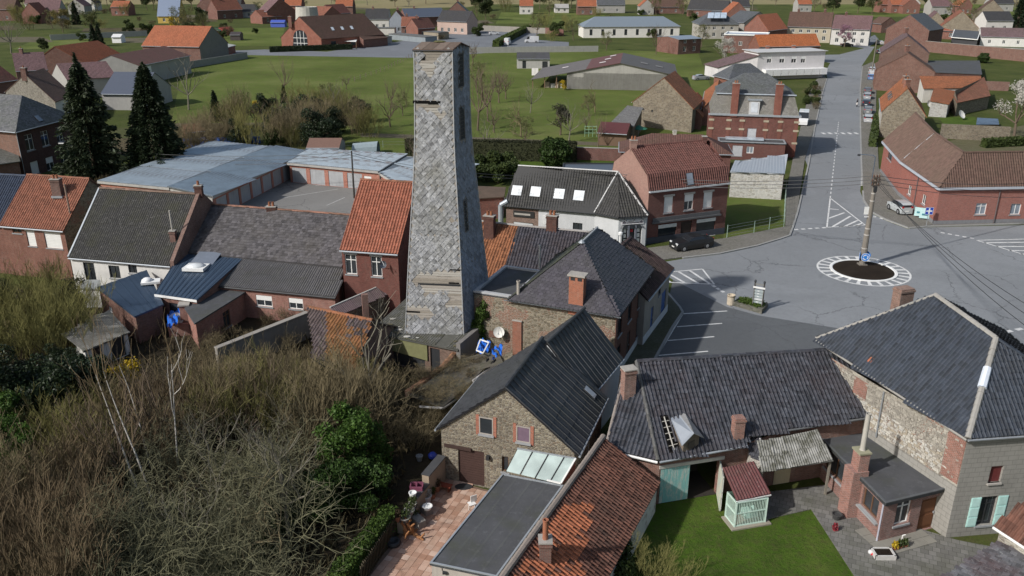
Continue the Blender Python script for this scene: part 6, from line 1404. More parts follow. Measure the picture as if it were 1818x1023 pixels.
rf=t.part(m,'roof',MS2); m=MB(); ce2=[p+(p-sum(ce,Vector())/4).normalized()*.35 for p in ce]; r1=lerp(ce[0],ce[3],.5)+d*L*.3;r2=lerp(ce[1],ce[2],.5)-d*L*.3
S_=[[v3(ce2[0],z1),v3(ce2[1],z1),v3(r2,rz),v3(r1,rz)],[v3(ce2[1],z1),v3(ce2[2],z1),v3(r2,rz)],[v3(ce2[2],z1),v3(ce2[3],z1),v3(r1,rz),v3(r2,rz)],[v3(ce2[3],z1),v3(ce2[0],z1),v3(r1,rz)]]
for s in S_: slabroof(m,s,.1)
t.part(m,'upper_roof',SL3); t.part(MB().tube(v3(ce2[0],z1+.05),v3(ce2[1],z1+.05),.14,.14,5),'gutter',plain((.3,.34,.38)))
for x in (1303,1380):
    u=wallhit(fp[0],fp[1],x,198)[0]; chimney(t,v3(fp[0]+d*u+n*.25,ze),1.1,.8,5.0,math.atan2(d.y,d.x),brick((.22,.06,.045),(.25,.18,.14),.2),2,down=.3,cap=True)
u=wallhit(fp[0],fp[1],1338,204)[0]; dm=t.part(MB().boxf(v3(fp[0]+d*(u-.8)-n*.02,ze+.2),d*1.6,n*1.2,Z3*2.2),'dormer',plain((.5,.5,.5))); t.part(MB().boxf(v3(fp[0]+d*(u-.55)-n*.04,ze+.5),d*1.1,-n*.02,Z3*1.6),'dormer_window',glass((.5,.53,.57),.3),dm); t.part(MB().boxf(v3(fp[0]+d*(u-1.1)-n*.2,ze+2.4),d*2.2,n*1.7,Z3*.16),'dormer_roof',ZINC,dm)
q=[fp[0]-n*3.2+d*1.6,fp[1]-n*3.2-d*2,fp[1]-n*.1-d*2,fp[0]-n*.1+d*1.6]
S=mono('rear_annexe','small flat annexe with skylight glass in front of the red mansion','annexe',q,[2.8]*4,SB,FELT,ops={0:[(2.2,.6,1.6,1.7,'greyshut'),(4.4,1.1,1.1,1.1,'pale')]},far=True,ov=.1,parapet=(ZINC,.1,.25)); S.t.part(MB().boxf(S.top[0]+d*1.2+n*1.5+Z3*.1,d*6,n*1.4,Z3*.25),'roof_light',glass((.35,.4,.45),.2))
# brick building on the right that bends round the corner
P=[W(x,y,4.7) for x,y in ((1567,251),(1599,287),(1667,334),(1850,331))]; Rg=[W(x,y,8.4) for x,y in ((1625,201),(1660,237),(1711,272),(1850,270))]
t=T('bent_brick_building','long low red brick building with brown tiled roof bending round the corner','building',V2(P[2])); BT2=tiles((.135,.083,.066),.22,(.11,.09,.06),.35,(.2,.17,.14),.1)
pl_=lambda a,b,c:(b-a).cross(c-a).normalized()
Rg[1]=ray_plane(1660,237,P[1],pl_(P[1],P[2],Rg[2])); Rg[0]=ray_plane(1625,201,P[0],pl_(P[0],P[1],Rg[1])); Rg[3]=ray_plane(1850,270,P[2],pl_(P[2],P[3],Rg[2]))
S_=[[P[0],P[1],Rg[1],Rg[0]],[P[1],P[2],Rg[2],Rg[1]],[P[2],P[3],Rg[3],Rg[2]]]; Qb=[Rg[i]+(V2(Rg[i])-V2(P[i]))*.95 for i in range(4)]; Qb=[v3(p,4.9) for p in Qb]
S_+=[[Qb[1],Qb[0],Rg[0],Rg[1]],[Qb[2],Qb[1],Rg[1],Rg[2]],[Qb[3],Qb[2],Rg[2],Rg[3]]]
m=MB(); [slabroof(m,s,.12) for s in S_]; rf=t.part(m,'roof',plain((.07,.045,.035))); tl=[]
for s in S_[:3]: tl+=lay([p+Z3*.02 for p in s],.3,.38,0,.01,.004)
put_tiles(t,rf,tl,PAN,BT2,0)
BR2=brick((.3,.1,.075),(.3,.22,.2),.3,dirt=.15); GB=render_((.42,.45,.5),.1,.2)
bp=[W(1563,318),W(1593,340),W(1649,399),W(1850,401)]; 
ip=[V2(p)+ (V2(Rg[i])-V2(p)).normalized()*.3 for i,p in enumerate(P)]
for i,bx in enumerate(([(1576,268,1584,285,'dark')],[(1596,318,1603,340,'door'),(1612,329,1618,347,'win'),(1637,345,1644,364,'win')],[(1732,361,1751,381,'pale'),(1794,362,1812,381,'pale')])):
    m=MB(); ol=[pxo(ip[i],ip[i+1],*b_) for b_ in bx]; ol=[(o[0],max(o[1],.05),o[2],min(o[3],2.6),o[4]) for o in ol]; g_=holes_wall(m,ip[i],ip[i+1],.6,4.5,ol); t.part(m,'wall',BR2); m=MB(); 
    t.part(MB().poly([v3(ip[i],0),v3(ip[i+1],0),v3(ip[i+1],.6),v3(ip[i],.6)]),'plinth',plain((.2,.2,.21)))
    for o in g_: window(t,ip[i],ip[i+1],o)
    t.part(MB().tube(P[i]-Z3*.12,P[i+1]-Z3*.12,.2,.2,4),'gutter',GB)
t.part(MB().poly([v3(ip[0],0),v3(ip[0],4.6),Rg[0]-Z3*.15,v3(V2(Qb[0]),4.6),v3(V2(Qb[0]),0)]),'gable_wall',BR2)
for x,y in ((1632,310),(1778,332)): 
    i=1 if x<1667 else 2; h_=ray_plane(x,y,v3(ip[i],0),(lambda dd:Vector((dd.y,-dd.x,0)))((ip[i+1]-ip[i]).normalized())); downpipe(t,v3(h_,4.5)+Vector((-.1,-.12,0)),plain((.12,.1,.1)),.06)
t.part(MB().tube(P[1]+Z3*.08,Rg[1]+Z3*.08,.08,.08,5),'valley_lead',plain((.26,.28,.3)),rf)
for i in range(3): ridge_caps(t,rf,Rg[i]+Z3*.06,Rg[i+1]+Z3*.06,BT2,.15,.5)
# row of houses climbing the right side of the street
def gab(name,label,A,B,ap,ze,depth,wall,roof,zr=None,ops=None,walls=None,dirpx=None,**k):
    a,b=V2(W(*A,ze)),V2(W(*B,ze)); d=(b-a).normalized(); n=Vector((-d.y,d.x,0)); mid=(a+b)/2
    if zr is None: zr=WY(ap[0],ap[1],mid.y).z
    if dirpx is not None: e=V2(W(*dirpx,zr)); n=(e-V2(WY(ap[0],ap[1],mid.y))).normalized(); 
    return house(name,label,'house',[a,b,b+n*depth,a+n*depth],ze,zr,'y',wall=wall,roof=roof,ops=ops,walls=walls,far=True,ov=.25,**k)
OST=stone(((.26,.22,.16),(.2,.17,.13),(.31,.27,.2),(.22,.18,.13)),(.25,.22,.18),4.)
OF=far_tiles((.33,.12,.055),.3,.35); BF=far_tiles((.15,.085,.065),.25,.3); PF=far_tiles((.15,.1,.105),.25,.3); DF=far_tiles((.07,.068,.068),.3,.3); SF=slate((.09,.095,.105),.25)
H=gab('orange_street_house','street house with patched orange roof and bare stone gable right of the road',(1567,196),(1643,205),(1606,157),4.8,17,OST,OF,dirpx=(1592,112),walls={3:render_((.5,.47,.42))},ops={3:[(2,.1,1,2.1,'door'),(5,.9,1.1,1.3,'win'),(8.5,.9,1.1,1.3,'win'),(12,.1,1,2.1,'whitedoor')]})
chimney(H.t,lerp(H.r2,H.r1,.25),.9,.7,1.0,.1,brick((.3,.12,.08)),1,down=.8); chimney(H.t,lerp(H.r2,H.r1,.6),.8,.7,.9,.1,brick((.22,.1,.07)),1,down=.8)
for k in (.3,.45,.55,.7): 
    s=H.slopes[0] if sum(p.x for p in H.slopes[0])<sum(p.x for p in H.slopes[1]) else H.slopes[1]; eu,ev,nn=frame_of(s); c=lerp(lerp(s[0],s[1],k),lerp(s[3],s[2],k),.4); skylight(H.t,H.roof,c+nn*.05,eu,ev,nn,.7,1.0,GLSL)
q=[V2(W(1641,157,3.2)),V2(W(1742,155,3.2)),V2(W(1740,136,4.6)),V2(W(1634,137,4.6))]
mono('courtyard_range','white-walled courtyard range under a worn orange tile roof','outbuilding',q,[3.2,3.2,4.6,4.6],render_((.6,.58,.54)),OF,ops={0:[(5,.4,1.2,1.5,'dark'),(9.5,.4,1.0,1.5,'dark'),(12,.4,1,1.3,'dark')]},far=True)
q=[V2(W(1700,182,2.8)),V2(W(1757,170,2.8)),V2(W(1746,140,4.2)),V2(W(1695,163,4.2))]
mono('courtyard_shed','reddish-brown tiled shed with stone wall closing the courtyard','shed',q,[2.8,2.8,4.4,4.4],OST,far_tiles((.24,.1,.06),.3,.4),far=True)
q=[V2(W(1648,207)),V2(W(1679,209)),V2(W(1694,185)),V2(W(1655,183))]
mono('whitewashed_outhouse','whitewashed stone outhouse with a strip of orange tiles on top','outbuilding',q,[3.2,2.8,2.8,3.2],stone(((.55,.54,.51),(.45,.43,.4),(.6,.59,.56),(.5,.48,.44)),(.5,.48,.45),4.),OF,far=True)
dish('satellite_dish','white satellite dish fixed to the stone gable of the orange street house',WY(1650,184,W(1648,205).y-1),.7,.3,.3)
dish('satellite_dish','white satellite dish standing by the small lawn in the courtyard',W(1706,204,1.0),.9,.6,.6)
H=gab('brick_street_house','brown brick street house with dark tiles, nearest of the three beyond the orange roof',(1557,122),(1660,128),(1609,95),5.2,13,brick((.17,.08,.06)),BF,dirpx=(1600,80),walls={3:brick((.2,.09,.06))}); chimney(H.t,lerp(H.r2,H.r1,.5),.9,.7,1.2,0,brick((.2,.08,.06)),1,down=.8)
H=gab('purple_roofed_street_house','street house with purplish tile roof, middle of the three beyond the orange roof',(1565,93),(1650,95),(1611,64),5.2,16,brick((.18,.09,.07)),PF,dirpx=(1604,52)); chimney(H.t,lerp(H.r2,H.r1,.8),1,.8,1.3,0,brick((.2,.08,.06)),1,down=.8)
H=gab('tall_brick_house','tall brown brick gable house at the top of the street on the right',(1574,50),(1650,54),(1614,26),6.5,14,brick((.16,.07,.055)),SF)
def gwall(name,label,a,b,h,mat,th=.25,cap=None,cat='wall'):
    A,B=V2(W(*a)),V2(W(*b)); d=(B-A).normalized(); n=Vector((-d.y,d.x,0))*th; q=T(name,label,cat,(A+B)/2); q.part(MB().prism([A,B,B+n,A+n],0,h),'wall',mat)
    if cap: q.part(MB().prism([A-n*.2,B-n*.2,B+n*1.2,A+n*1.2],h+.002,h+.09),'coping',cap)
    return q
gwall('brick_garden_wall','tall brown brick garden wall running right from the street houses',(1640,92),(1900,118),3.6,brick((.18,.09,.07)),.3,MORTAR)
gwall('stone_courtyard_wall','grey stone courtyard wall with crumbling top below the blossom tree',(1668,246),(1790,252),2.6,OST,.4)
q=[V2(W(1652,128,2.6)),V2(W(1742,132,2.6)),V2(W(1738,108,2.6)),V2(W(1640,108,2.6))]; mono('flat_black_roof','long flat black roof in the yard behind the brick street houses','outbuilding',q,[2.6]*4,DKRED,FELT,far=True)
gwall('shed_row_wall','low brick shed front with rusty red tiles beyond the flat black roof',(1742,160),(1790,162),2.2,brick((.2,.1,.08)))
H=house('terrace_shelter','open white-framed terrace shelter with slate roof behind the brick wall','shelter',[V2(W(1690,66,3.)),V2(W(1735,70,3.)),V2(W(1742,58,3.)),V2(W(1697,55,3.))],3.0,4.6,'x',wall=plain((.05,.05,.055)),roof=SF,far=True,ov=.6); H.t.part(MB().tube(H.E[0],H.E[1],.2,.2,4).tube(H.E[1],H.r2,.2,.2,4).tube(H.E[0],H.r1,.2,.2,4),'fascia',WHITE)
L_=house('white_long_house','long white house with purple-red tile roof at the right edge','house',fpR((1742,64),(1900,68),3.6,9),3.6,6.4,'x',wall=WH,roof=PF,ops={0:near_w(6,1.0,1.3,1.0,'win',30)},far=True)
mono('lean_wall','pale grey rendered wall below the long white house','wall',fpR((1735,84),(1900,88),2.4,.4),[2.4]*4,render_((.4,.41,.38)),render_((.35,.35,.33)),far=True)
q=T('garden_tarp_frame','dark blue sloping cold frame on the small courtyard lawn','cold frame',W(1750,222)); q.part(slabroof(MB(),[W(1733,221,.6),W(1774,221,.6),W(1772,211,1.2),W(1735,209,1.2)],.08),'panel',glass((.08,.11,.15),.2)); q.part(MB().prism([V2(W(1734,221,.5)),V2(W(1773,221,.5)),V2(W(1771,212,.9)),V2(W(1736,210,.9))],0,.5),'frame',wood())
# white flat-roofed building on the left of the street
ze=7.2; A,B=W(1347,93,ze),W(1466,90,ze); fp=fpR((1347,93),(1466,90),ze,8)
S=mono('white_flat_building','white two-storey building with flat roof, four windows and a pale ground-floor canopy','building',fp,[ze]*4,render_((.62,.6,.6),.12,.2),render_((.5,.5,.5)),ops={0:[(1362,99,1370,112,'half'),(1384,99,1393,112,'half'),(1405,99,1414,112,'half'),(1422,99,1430,112,'half')]},far=True,ov=.5)
d=(fp[1]-fp[0]).normalized(); n=Vector((d.y,-d.x,0)); t=S.t; cn0=fp[0]+d*1.5
for i in range(8): t.part(MB().boxf(v3(cn0+d*i*2.3,1.2),d*2.15,n*2.2,Z3*1.6),'canopy_panel',plain((.68,.68,.68)))
for k in (.35,.75): chimney(t,v3(lerp(fp[3],fp[2],k),ze),.9,.7,.7,0,brick((.3,.1,.07)),0)
fpq=[V2(W(1275,118,3.2)),fp[0]-n*0,fp[3],V2(W(1275,118,3.2))+(fp[3]-fp[0])]
mono('white_side_wing','sloping white side wing with purple edge joined to the white flat building','wing',fpq,[3.0,6.4,6.4,3.0],render_((.6,.58,.58)),PF,far=True,ov=.3)
house('orange_rear_roof','bright orange tiled roof directly behind the white flat building','house',fpR((1348,82),(1456,80),5.5,7),5.5,8.6,'x',wall=RED,roof=far_tiles((.4,.13,.05),.25,.15),far=True)
house('slate_cottage','small slate-roofed cottage with rooflight tucked in front of the white wing','house',fpR((1295,139),(1365,136),4.2,7),4.2,7.0,'x',h=(.3,.3),wall=RED,roof=SF,far=True)
house('orange_annexe','bright orange tiled annexe at the left flank of the red mansion','house',[V2(W(1248,192,3.4)),V2(W(1288,190,3.4)),V2(W(1296,160,3.4)),V2(W(1254,160,3.4))],3.4,5.6,'y',wall=brick((.25,.1,.07)),roof=OF,far=True)
house('orange_low_shed','low orange roofed shed between stone barn and mansion','shed',[V2(W(1214,204,2.6)),V2(W(1246,206,2.6)),V2(W(1252,178,2.6)),V2(W(1222,177,2.6))],2.6,4.2,'y',wall=brick((.22,.1,.08)),roof=OF,far=True)
# stone barn, hangar, garage in the meadow
H=gab('stone_barn','old stone barn with orange tile roof at the edge of the meadow',(1124,180),(1230,192),(1179,138),4.6,11,OST,far_tiles((.3,.12,.06),.3,.4),dirpx=(1197,127),ops={0:[(2.2,3.1,.4,.4,'hole'),(4.1,3.0,.4,.4,'hole')]})
q=[V2(W(1080,222,2.6)),V2(W(1124,226,2.6)),V2(W(1140,190,4.6)),V2(W(1115,186,4.6))]; mono('barn_lean_to','grey slate lean-to on the left flank of the stone barn','lean-to',q,[2.4,2.8,4.4,4.4],OST,slate((.15,.145,.14),.3),far=True)
a_,b_,c_=W(950,140,3.4),W(1006,134,3.9),W(1194,136,3.6); ap=WY(1093,117,V2(b_).y+.5)
fr0,fr1=V2(W(1006,158)),V2(W(1194,162)); d=(fr1-fr0).normalized(); n=Vector((-d.y,d.x,0)); Dp=24; LL=(fr1-fr0).length
t=T('farm_hangar','wide low concrete farm hangar with dark red and grey sheet roof and four slit windows','hangar',(fr0+fr1)/2); zE=4.0; zR=6.6; rk=LL*.5
ol=[pxo(fr0,fr1,*b_,'dark') for b_ in ((1018,130,1036,137),(1059,130,1079,137),(1103,130,1124,138),(1143,131,1166,138))]; m=MB(); g_=holes_wall(m,fr0,fr1,0,zE,ol); m.poly([v3(fr0,zE),v3(fr1,zE),v3(fr0+d*rk,zR)]); m.prism([fr1,fr1+n*Dp,fr0+n*Dp,fr0],0,zE,False); t.part(m,'wall',render_((.38,.37,.34),.4,.5))
for o in g_: window(t,fr0,fr1,o,.14,True)
slope=(zR-zE)/rk; lx=9.0
S_=[[v3(fr0-d*lx-n*.4,zE-lx*slope),v3(fr0+d*rk-n*.4,zR),v3(fr0+d*rk+n*Dp,zR),v3(fr0-d*lx+n*Dp,zE-lx*slope)],[v3(fr0+d*rk-n*.4,zR),v3(fr1+d*1-n*.4,zE-slope),v3(fr1+d+n*Dp,zE-slope),v3(fr0+d*rk+n*Dp,zR)]]
r1_=t.part(slabroof(MB(),S_[1],.12),'roof',corr((.1,.098,.1),.2,.2)); 
MRN=corr((.12,.055,.055),.25,.2,.3); c0=lerp(S_[0][0],S_[0][1],.62);c1=lerp(S_[0][3],S_[0][2],.62); t.part(slabroof(MB(),[S_[0][0],c0,c1,S_[0][3]],.12),'roof',corr((.13,.12,.12),.25,.3)); t.part(slabroof(MB(),[c0,S_[0][1],S_[0][2],c1],.12),'roof',MRN)
for f,g_ in ((.75,.3),(.8,.55),(.85,.8),(.3,.5)): 
    p=lerp(lerp(S_[0][0],S_[0][1],f),lerp(S_[0][3],S_[0][2],f),g_)+Z3*.12; t.part(MB().poly([p,p+d*1.6+Z3*1.6*slope,p+d*1.6+n*2+Z3*1.6*slope,p+n*2]),'roof_light',plain((.6,.55,.53)))
for f,g_ in ((.35,.35),(.62,.35)): p=lerp(lerp(S_[1][0],S_[1][1],f),lerp(S_[1][3],S_[1][2],f),g_)+Z3*.12; t.part(MB().poly([p,p+d*1.8-Z3*1.8*slope,p+d*1.8+n*2.5-Z3*1.8*slope,p+n*2.5]),'roof_light',plain((.2,.19,.18)))
for k in (0,1,2): p=fr0-d*(lx-.4-k*3)+n*.2; t.part(MB().box(p,.2,.2,zE-(lx-.4-k*3)*slope-.1),'post',wood())
for k in range(4): t.part(MB().box(fr0-d*(1.2+k*1.3)+n*2,1.1,.9,1.0+.4*(k%2),k),'stored_crate',wood((.3,.25,.2)) if k%2 else plain((.5,.5,.48)))
house('grey_meadow_garage','small grey block garage with felt roof standing in the meadow','garage',fpR((918,104),(976,104),2.9,9),2.9,4.2,'x',wall=render_((.42,.41,.39),.3,.4),roof=felt((.06,.06,.065)),ops={0:[(1.6,.05,1.1,2.2,'dark'),(7.5,.05,1.6,2.0,'hole')]},far=True)
q=T('leaning_boards','white boards leaning against the grey meadow garage','boards',W(948,133))
for x in (944,950): p=W(x,134); q.part(MB().boxf(p,Vector((.9,0,0)),Vector((0,.05,0)),Vector((0,.6,1.9))),'board',plain((.6,.58,.55)))
house('maroon_garden_shed','garden shed with dark maroon roof by the brick garden wall','shed',[V2(W(1062,233,2.4)),V2(W(1113,236,2.4)),V2(W(1122,225,2.4)),V2(W(1072,222,2.4))],2.4,3.5,'x',wall=wood((.14,.09,.06)),roof=plain((.09,.03,.03)),far=True,ov=.5,ops={0:[(.5,.4,5,1.4,'shut')]})
q=T('garden_parasol','closed green garden parasol roof beside the maroon shed','parasol',W(1133,245)); q.part(MB().lathe(W(1133,245),[(1.6,1.7),(.05,2.3),(.01,2.35)],8),'canopy',plain((.03,.16,.1))); q.part(MB().tube(W(1133,245),W(1133,245)+Z3*2.2,.05),'pole',GREYM)
q=T('green_trellis','pale green pipe trellis frame in the vegetable garden','trellis',W(1048,240))
for i in range(4): p=W(1038+i*7,243); q.part(MB().tube(p,p+Z3*2,.04,.04,4),'post',plain((.3,.5,.35)))
for z in (.7,1.3,1.9): q.part(MB().tube(W(1038,243)+Z3*z,W(1059,243)+Z3*z,.04,.04,4),'rail',plain((.3,.5,.35)))
w=gwall('brick_lattice_wall','brick garden wall with two white lattice panels behind the round evergreen',(1022,284),(1110,287),2.0,brick((.17,.06,.05)),.25,MORTAR)
for a in (1048,1069):
    A=W(a,281)+Vector((0,-.25,.25)); ln=1.9
    for i in range(9):
        f=i/8*ln; w.part(MB().tube(A+Vector((f,0,0)),A+Vector((max(0,f-1.3)+0,0,min(f,1.3))),.025,.025,4),'lattice',WHITE); w.part(MB().tube(A+Vector((f,0.01,0)),A+Vector((min(ln,f+1.3),.01,min(ln-f,1.3))),.025,.025,4),'lattice',WHITE)
q=[V2(W(1000,305,2.5)),V2(W(1090,306,2.5)),V2(W(1088,292,2.5)),V2(W(1002,292,2.5))]; mono('flat_garden_room','flat dark roofed garden room behind the pub','garden room',q,[2.5]*4,render_((.3,.3,.3)),metalm((.1,.12,.15),.5,.2),far=True,parapet=(DARKM,.15,.2))
q=[V2(W(846,355,2.6)),V2(W(893,352,2.6)),V2(W(896,336,2.6)),V2(W(848,334,2.6))]; mono('red_brick_store','orange brick store with stained flat roof next to the pub','store',q,[2.8]*4,brick((.28,.08,.055)),felt((.1,.07,.05)),far=True,ov=.15)
# ---------------------------------------------------------------- vegetation
def seg_mesh(name,segs,mat,n=3):
    S=np.array([(*a,*b,r0,r1) for a,b,r0,r1 in segs]); P,Q,r0,r1=S[:,:3],S[:,3:6],S[:,6],S[:,7]
    d=Q-P; d/=np.linalg.norm(d,axis=1)[:,None]+1e-9; up_=np.where(np.abs(d[:,2:3])>.9,np.array([[1.,0,0]]),np.array([[0,0,1.]])); a=np.cross(d,up_); a/=np.linalg.norm(a,axis=1)[:,None]; b=np.cross(d,a)
    V=np.empty((len(S),2*n,3))
    for i in range(n):
        c,s_=math.cos(2*math.pi*i/n),math.sin(2*math.pi*i/n); o=a*c+b*s_; V[:,i]=P+o*r0[:,None]; V[:,n+i]=Q+o*r1[:,None]
    F=np.array([(i,(i+1)%n,n+(i+1)%n,n+i) for i in range(n)]); FF=(F[None]+np.arange(len(S))[:,None,None]*2*n).reshape(-1,4)
    return npmesh(name,V.reshape(-1,3),FF,mat)
def rv(): 
    v=Vector((random.gauss(0,1),random.gauss(0,1),random.gauss(0,1))); return v.normalized()
def branch(segs,p,d,L,r,lev,spread=.6,up_=.15,kids=3,shrink=.68,minr=.008,wob=.18,thick=None):
    k=3 if lev>1 else 2; q=p
    for i in range(k):
        d=(d+rv()*wob+Z3*up_*.3).normalized(); q2=q+d*L/k; ra=r*(1-.3*i/k); rb=r*(1-.3*(i+1)/k)
        (thick if (thick is not None and r>.03) else segs).append((tuple(q),tuple(q2),max(minr,ra),max(minr*.8,rb)))
        if lev>0 and i>0 or lev>2:
            for _ in range(max(1,kids-1) if i<k-1 else kids):
                nd=(d*(1-spread)+rv()*spread+Z3*up_).normalized()
                if random.random()<.85: branch(segs,q2,nd,L*shrink*random.uniform(.7,1.2),r*.55,lev-1,spread,up_,kids,shrink,minr,wob,thick)
        q=q2
def bare_tree(h=7,lev=4,spread=.55,up_=.25,kids=2,minr=.012,trunk=.3,r=.14):
    tw=[];tk=[]; p=Vector((0,0,-.1)); d=Vector((random.gauss(0,.06),random.gauss(0,.06),1)).normalized(); q=p+d*h*trunk
    tk.append((tuple(p),tuple(q),r*1.2,r*.85))
    for _ in range(4): branch(tw,q,(rv()*.7+Z3*.75).normalized(),h*.3,r*.6,lev-1,spread,up_,kids,.68,minr,.2,tk)
    branch(tw,q,(d+rv()*.2).normalized(),h*.34,r*.7,lev-1,spread,up_,kids,.68,minr,.2,tk); return tw,tk
def shrub(h=4,stems=16,lev=3,spread=.5,up_=.25,minr=.011,w=1.,kids=3,wob=.22):
    tw=[]
    for i in range(stems):
        a=random.uniform(0,6.28); rr=random.random()*.35*h*w; p=Vector((math.cos(a)*rr,math.sin(a)*rr,-.05)); d=Vector((math.cos(a)*.45*w,math.sin(a)*.45*w,1)).normalized()
        branch(tw,p,d,h*random.uniform(.38,.55),.035,lev,spread,up_,kids,.62,minr,wob)
    return tw
def leaves(name,blobs,n,size,mat,shell=.55,flat_=0.,aspect=.6,seed=0):
    g=np.random.default_rng(seed+n); w=np.array([b[3]*b[4]*b[5] for b in blobs])**(2/3); w/=w.sum(); k=g.choice(len(blobs),n,p=w); B=np.array(blobs)[k]
    u=g.normal(size=(n,3)); u/=np.linalg.norm(u,axis=1)[:,None]; rad=(shell+(1-shell)*g.random(n))**.7; lump=1+.18*np.sin(u[:,0]*7+k)*np.cos(u[:,1]*6+k*2)+.1*np.sin(u[:,2]*11)
    C=B[:,:3]+u*B[:,3:6]*(rad*lump)[:,None]
    nrm=u*.6+g.normal(size=(n,3))*.7; nrm[:,2]+=flat_; nrm/=np.linalg.norm(nrm,axis=1)[:,None]
    a=np.cross(nrm,g.normal(size=(n,3))); a/=np.linalg.norm(a,axis=1)[:,None]; b=np.cross(nrm,a); s=size*g.uniform(.6,1.35,n)
    V=np.stack([C-a*(s)[:,None],C+b*(s*aspect)[:,None],C+a*(s)[:,None],C-b*(s*aspect)[:,None]],1).reshape(-1,3); F=np.arange(4*n).reshape(-1,4)
    return npmesh(name,V,F,mat)
def blobset(n,R,H0,H1,r,seed):
    g=random.Random(seed); out=[]
    for i in range(n):
        a=g.uniform(0,6.28); z=g.uniform(H0,H1); f=1-.35*abs((z-H0)/(H1-H0)-.4); q=R*math.sqrt(g.random())*f; k=r*g.uniform(.7,1.25); out.append((math.cos(a)*q,math.sin(a)*q,z,k,k,k*.85))
    return out
PROTO={}
def proto(key,parts): PROTO[key]=parts      # list of (part name, mesh, child index or None)
def plant(name,key,label,cat,p,s=1.,group=None,rot=None,sz=None):
    o=bpy.data.objects.new(name,None); o.location=p; o.rotation_euler=(0,0,random.uniform(0,6.28) if rot is None else rot); o.scale=(s,s,s*(sz or 1)); o['label']=label; o['category']=cat
    if group: o['group']=group
    link(o)
    for nm,me in PROTO[key]: link(bpy.data.objects.new(nm,me),o)
    return o
BK=[bark((.165,.135,.08)),bark((.15,.113,.07)),bark((.17,.16,.06)),bark((.15,.145,.088)),bark((.13,.1,.075)),bark((.18,.165,.13))]
WHB=bark((.5,.47,.43),.3)
for i,(mi,h,st,sp,w) in enumerate(((0,5.5,15,.45,.8),(1,5.5,17,.36,.65),(2,5,16,.42,.85),(3,5.4,13,.55,1.1),(0,4.,15,.6,1.1),(3,5.6,14,.5,.9))):
    random.seed(40+i); proto('shrub%d'%i,[('twigs',seg_mesh('twigs',shrub(h,st,3,sp,.3 if mi!=3 else 0.02,.011 if mi!=3 else .0095,w,3,.24 if mi!=3 else .33),BK[mi]))])
for i,(h,lev,sp,up_,k,bk_) in enumerate(((6,4,.55,.2,2,4),(7,4,.6,.12,2,0),(10,4,.4,.45,2,4),(9,4,.5,.3,2,5))):
    random.seed(80+i); tw,tk=bare_tree(h,lev,sp,up_,k,.013,.28); proto('tree%d'%i,[('trunk',seg_mesh('trunk',tk,BK[bk_],6)),('crown',seg_mesh('crown',tw,BK[bk_]))])
random.seed(99)
def birch(h,lean):
    tk=[];tw=[]; p=Vector((0,0,0)); d=Vector((lean,.03,1)).normalized(); n=18
    for i in range(n):
        q=p+d*h/n; tk.append((tuple(p),tuple(q),.06*(1-i/n)+.014,.06*(1-(i+1)/n)+.012)); d=(d+rv()*.035).normalized()
        if i>7 and random.random()<.6: branch(tk if random.random()<.12 else tw,q,(rv()*.6+Z3*.8).normalized(),h*.2,.03,2,.4,.4,2,.6,.009)
        p=q
    branch(tw,p,d,h*.2,.02,2,.4,.4,2,.6,.008); return [('trunk',seg_mesh('trunk',tk,WHB,5)),('twigs',seg_mesh('twigs',tw,BK[1]))]
for i,l in enumerate((-.12,-.16,-.08,.02)): proto('birch%d'%i,birch(8.5,l))
LAUREL=leafm((.055,.105,.018),.6); DKLEAF=leafm((.018,.03,.012),.6,.5,.1); IVY=leafm((.06,.1,.02),.5); MIDLEAF=leafm((.05,.07,.02),.5); WILLOW=leafm((.16,.13,.04),.4); WILLOWG=leafm((.09,.1,.035),.4); YEL=leafm((.42,.3,.02),.35); PINKL=leafm((.3,.17,.22),.35); WHITEL=leafm((.45,.43,.39),.3); HEDGEM=leafm((.03,.033,.015),.6,.7,.1); BRNL=leafm((.075,.055,.03),.5)
stem=lambda h,r=.1,m=None,n=5: seg_mesh('trunk',[((0,0,-.1),(random.gauss(0,.05)*h,random.gauss(0,.05)*h,h*.6),r,r*.6)]+[((0,0,h*.15+.1*i),(random.gauss(0,.3)*h*.5,random.gauss(0,.3)*h*.5,h*(.5+.06*i)),r*.4,r*.2) for i in range(n)],m or BK[4],5)
proto('laurel',[('trunk',stem(3.2)),('foliage',leaves('foliage',blobset(19,1.55,.6,3.9,.62,3),9500,.085,LAUREL))])
proto('laurel2',[('trunk',stem(3.)),('foliage',leaves('foliage',blobset(17,1.7,.4,2.9,.62,5),8500,.085,leafm((.04,.075,.016),.6)))])
proto('dark',[('trunk',stem(4.)),('foliage',leaves('foliage',blobset(18,1.9,.4,4.6,.95,7),9500,.1,DKLEAF))])
proto('ivy',[('foliage',leaves('foliage',blobset(12,.75,.2,1.3,.4,9),3000,.09,IVY))])
proto('round',[('trunk',stem(2)),('foliage',leaves('foliage',[(0,0,1.7,1.75,1.75,1.7)],4200,.15,leafm((.03,.055,.012),.5),.85))])
proto('bush',[('trunk',stem(2)),('foliage',leaves('foliage',blobset(12,1.5,.4,2.2,.75,11),3200,.15,MIDLEAF,.4))])
proto('brownbush',[('twigs',seg_mesh('twigs',shrub(3.2,14,2,.55,.2,.014,1.1),BK[0])),('foliage',leaves('foliage',blobset(12,1.5,.4,2.2,.7,13),900,.09,BRNL,.2))])
proto('yellow',[('twigs',seg_mesh('twigs',shrub(2.4,10,2,.4,.3,.012,.9),BK[2])),('foliage',leaves('foliage',blobset(10,.8,.7,2.1,.5,15),1400,.075,YEL,.2))])
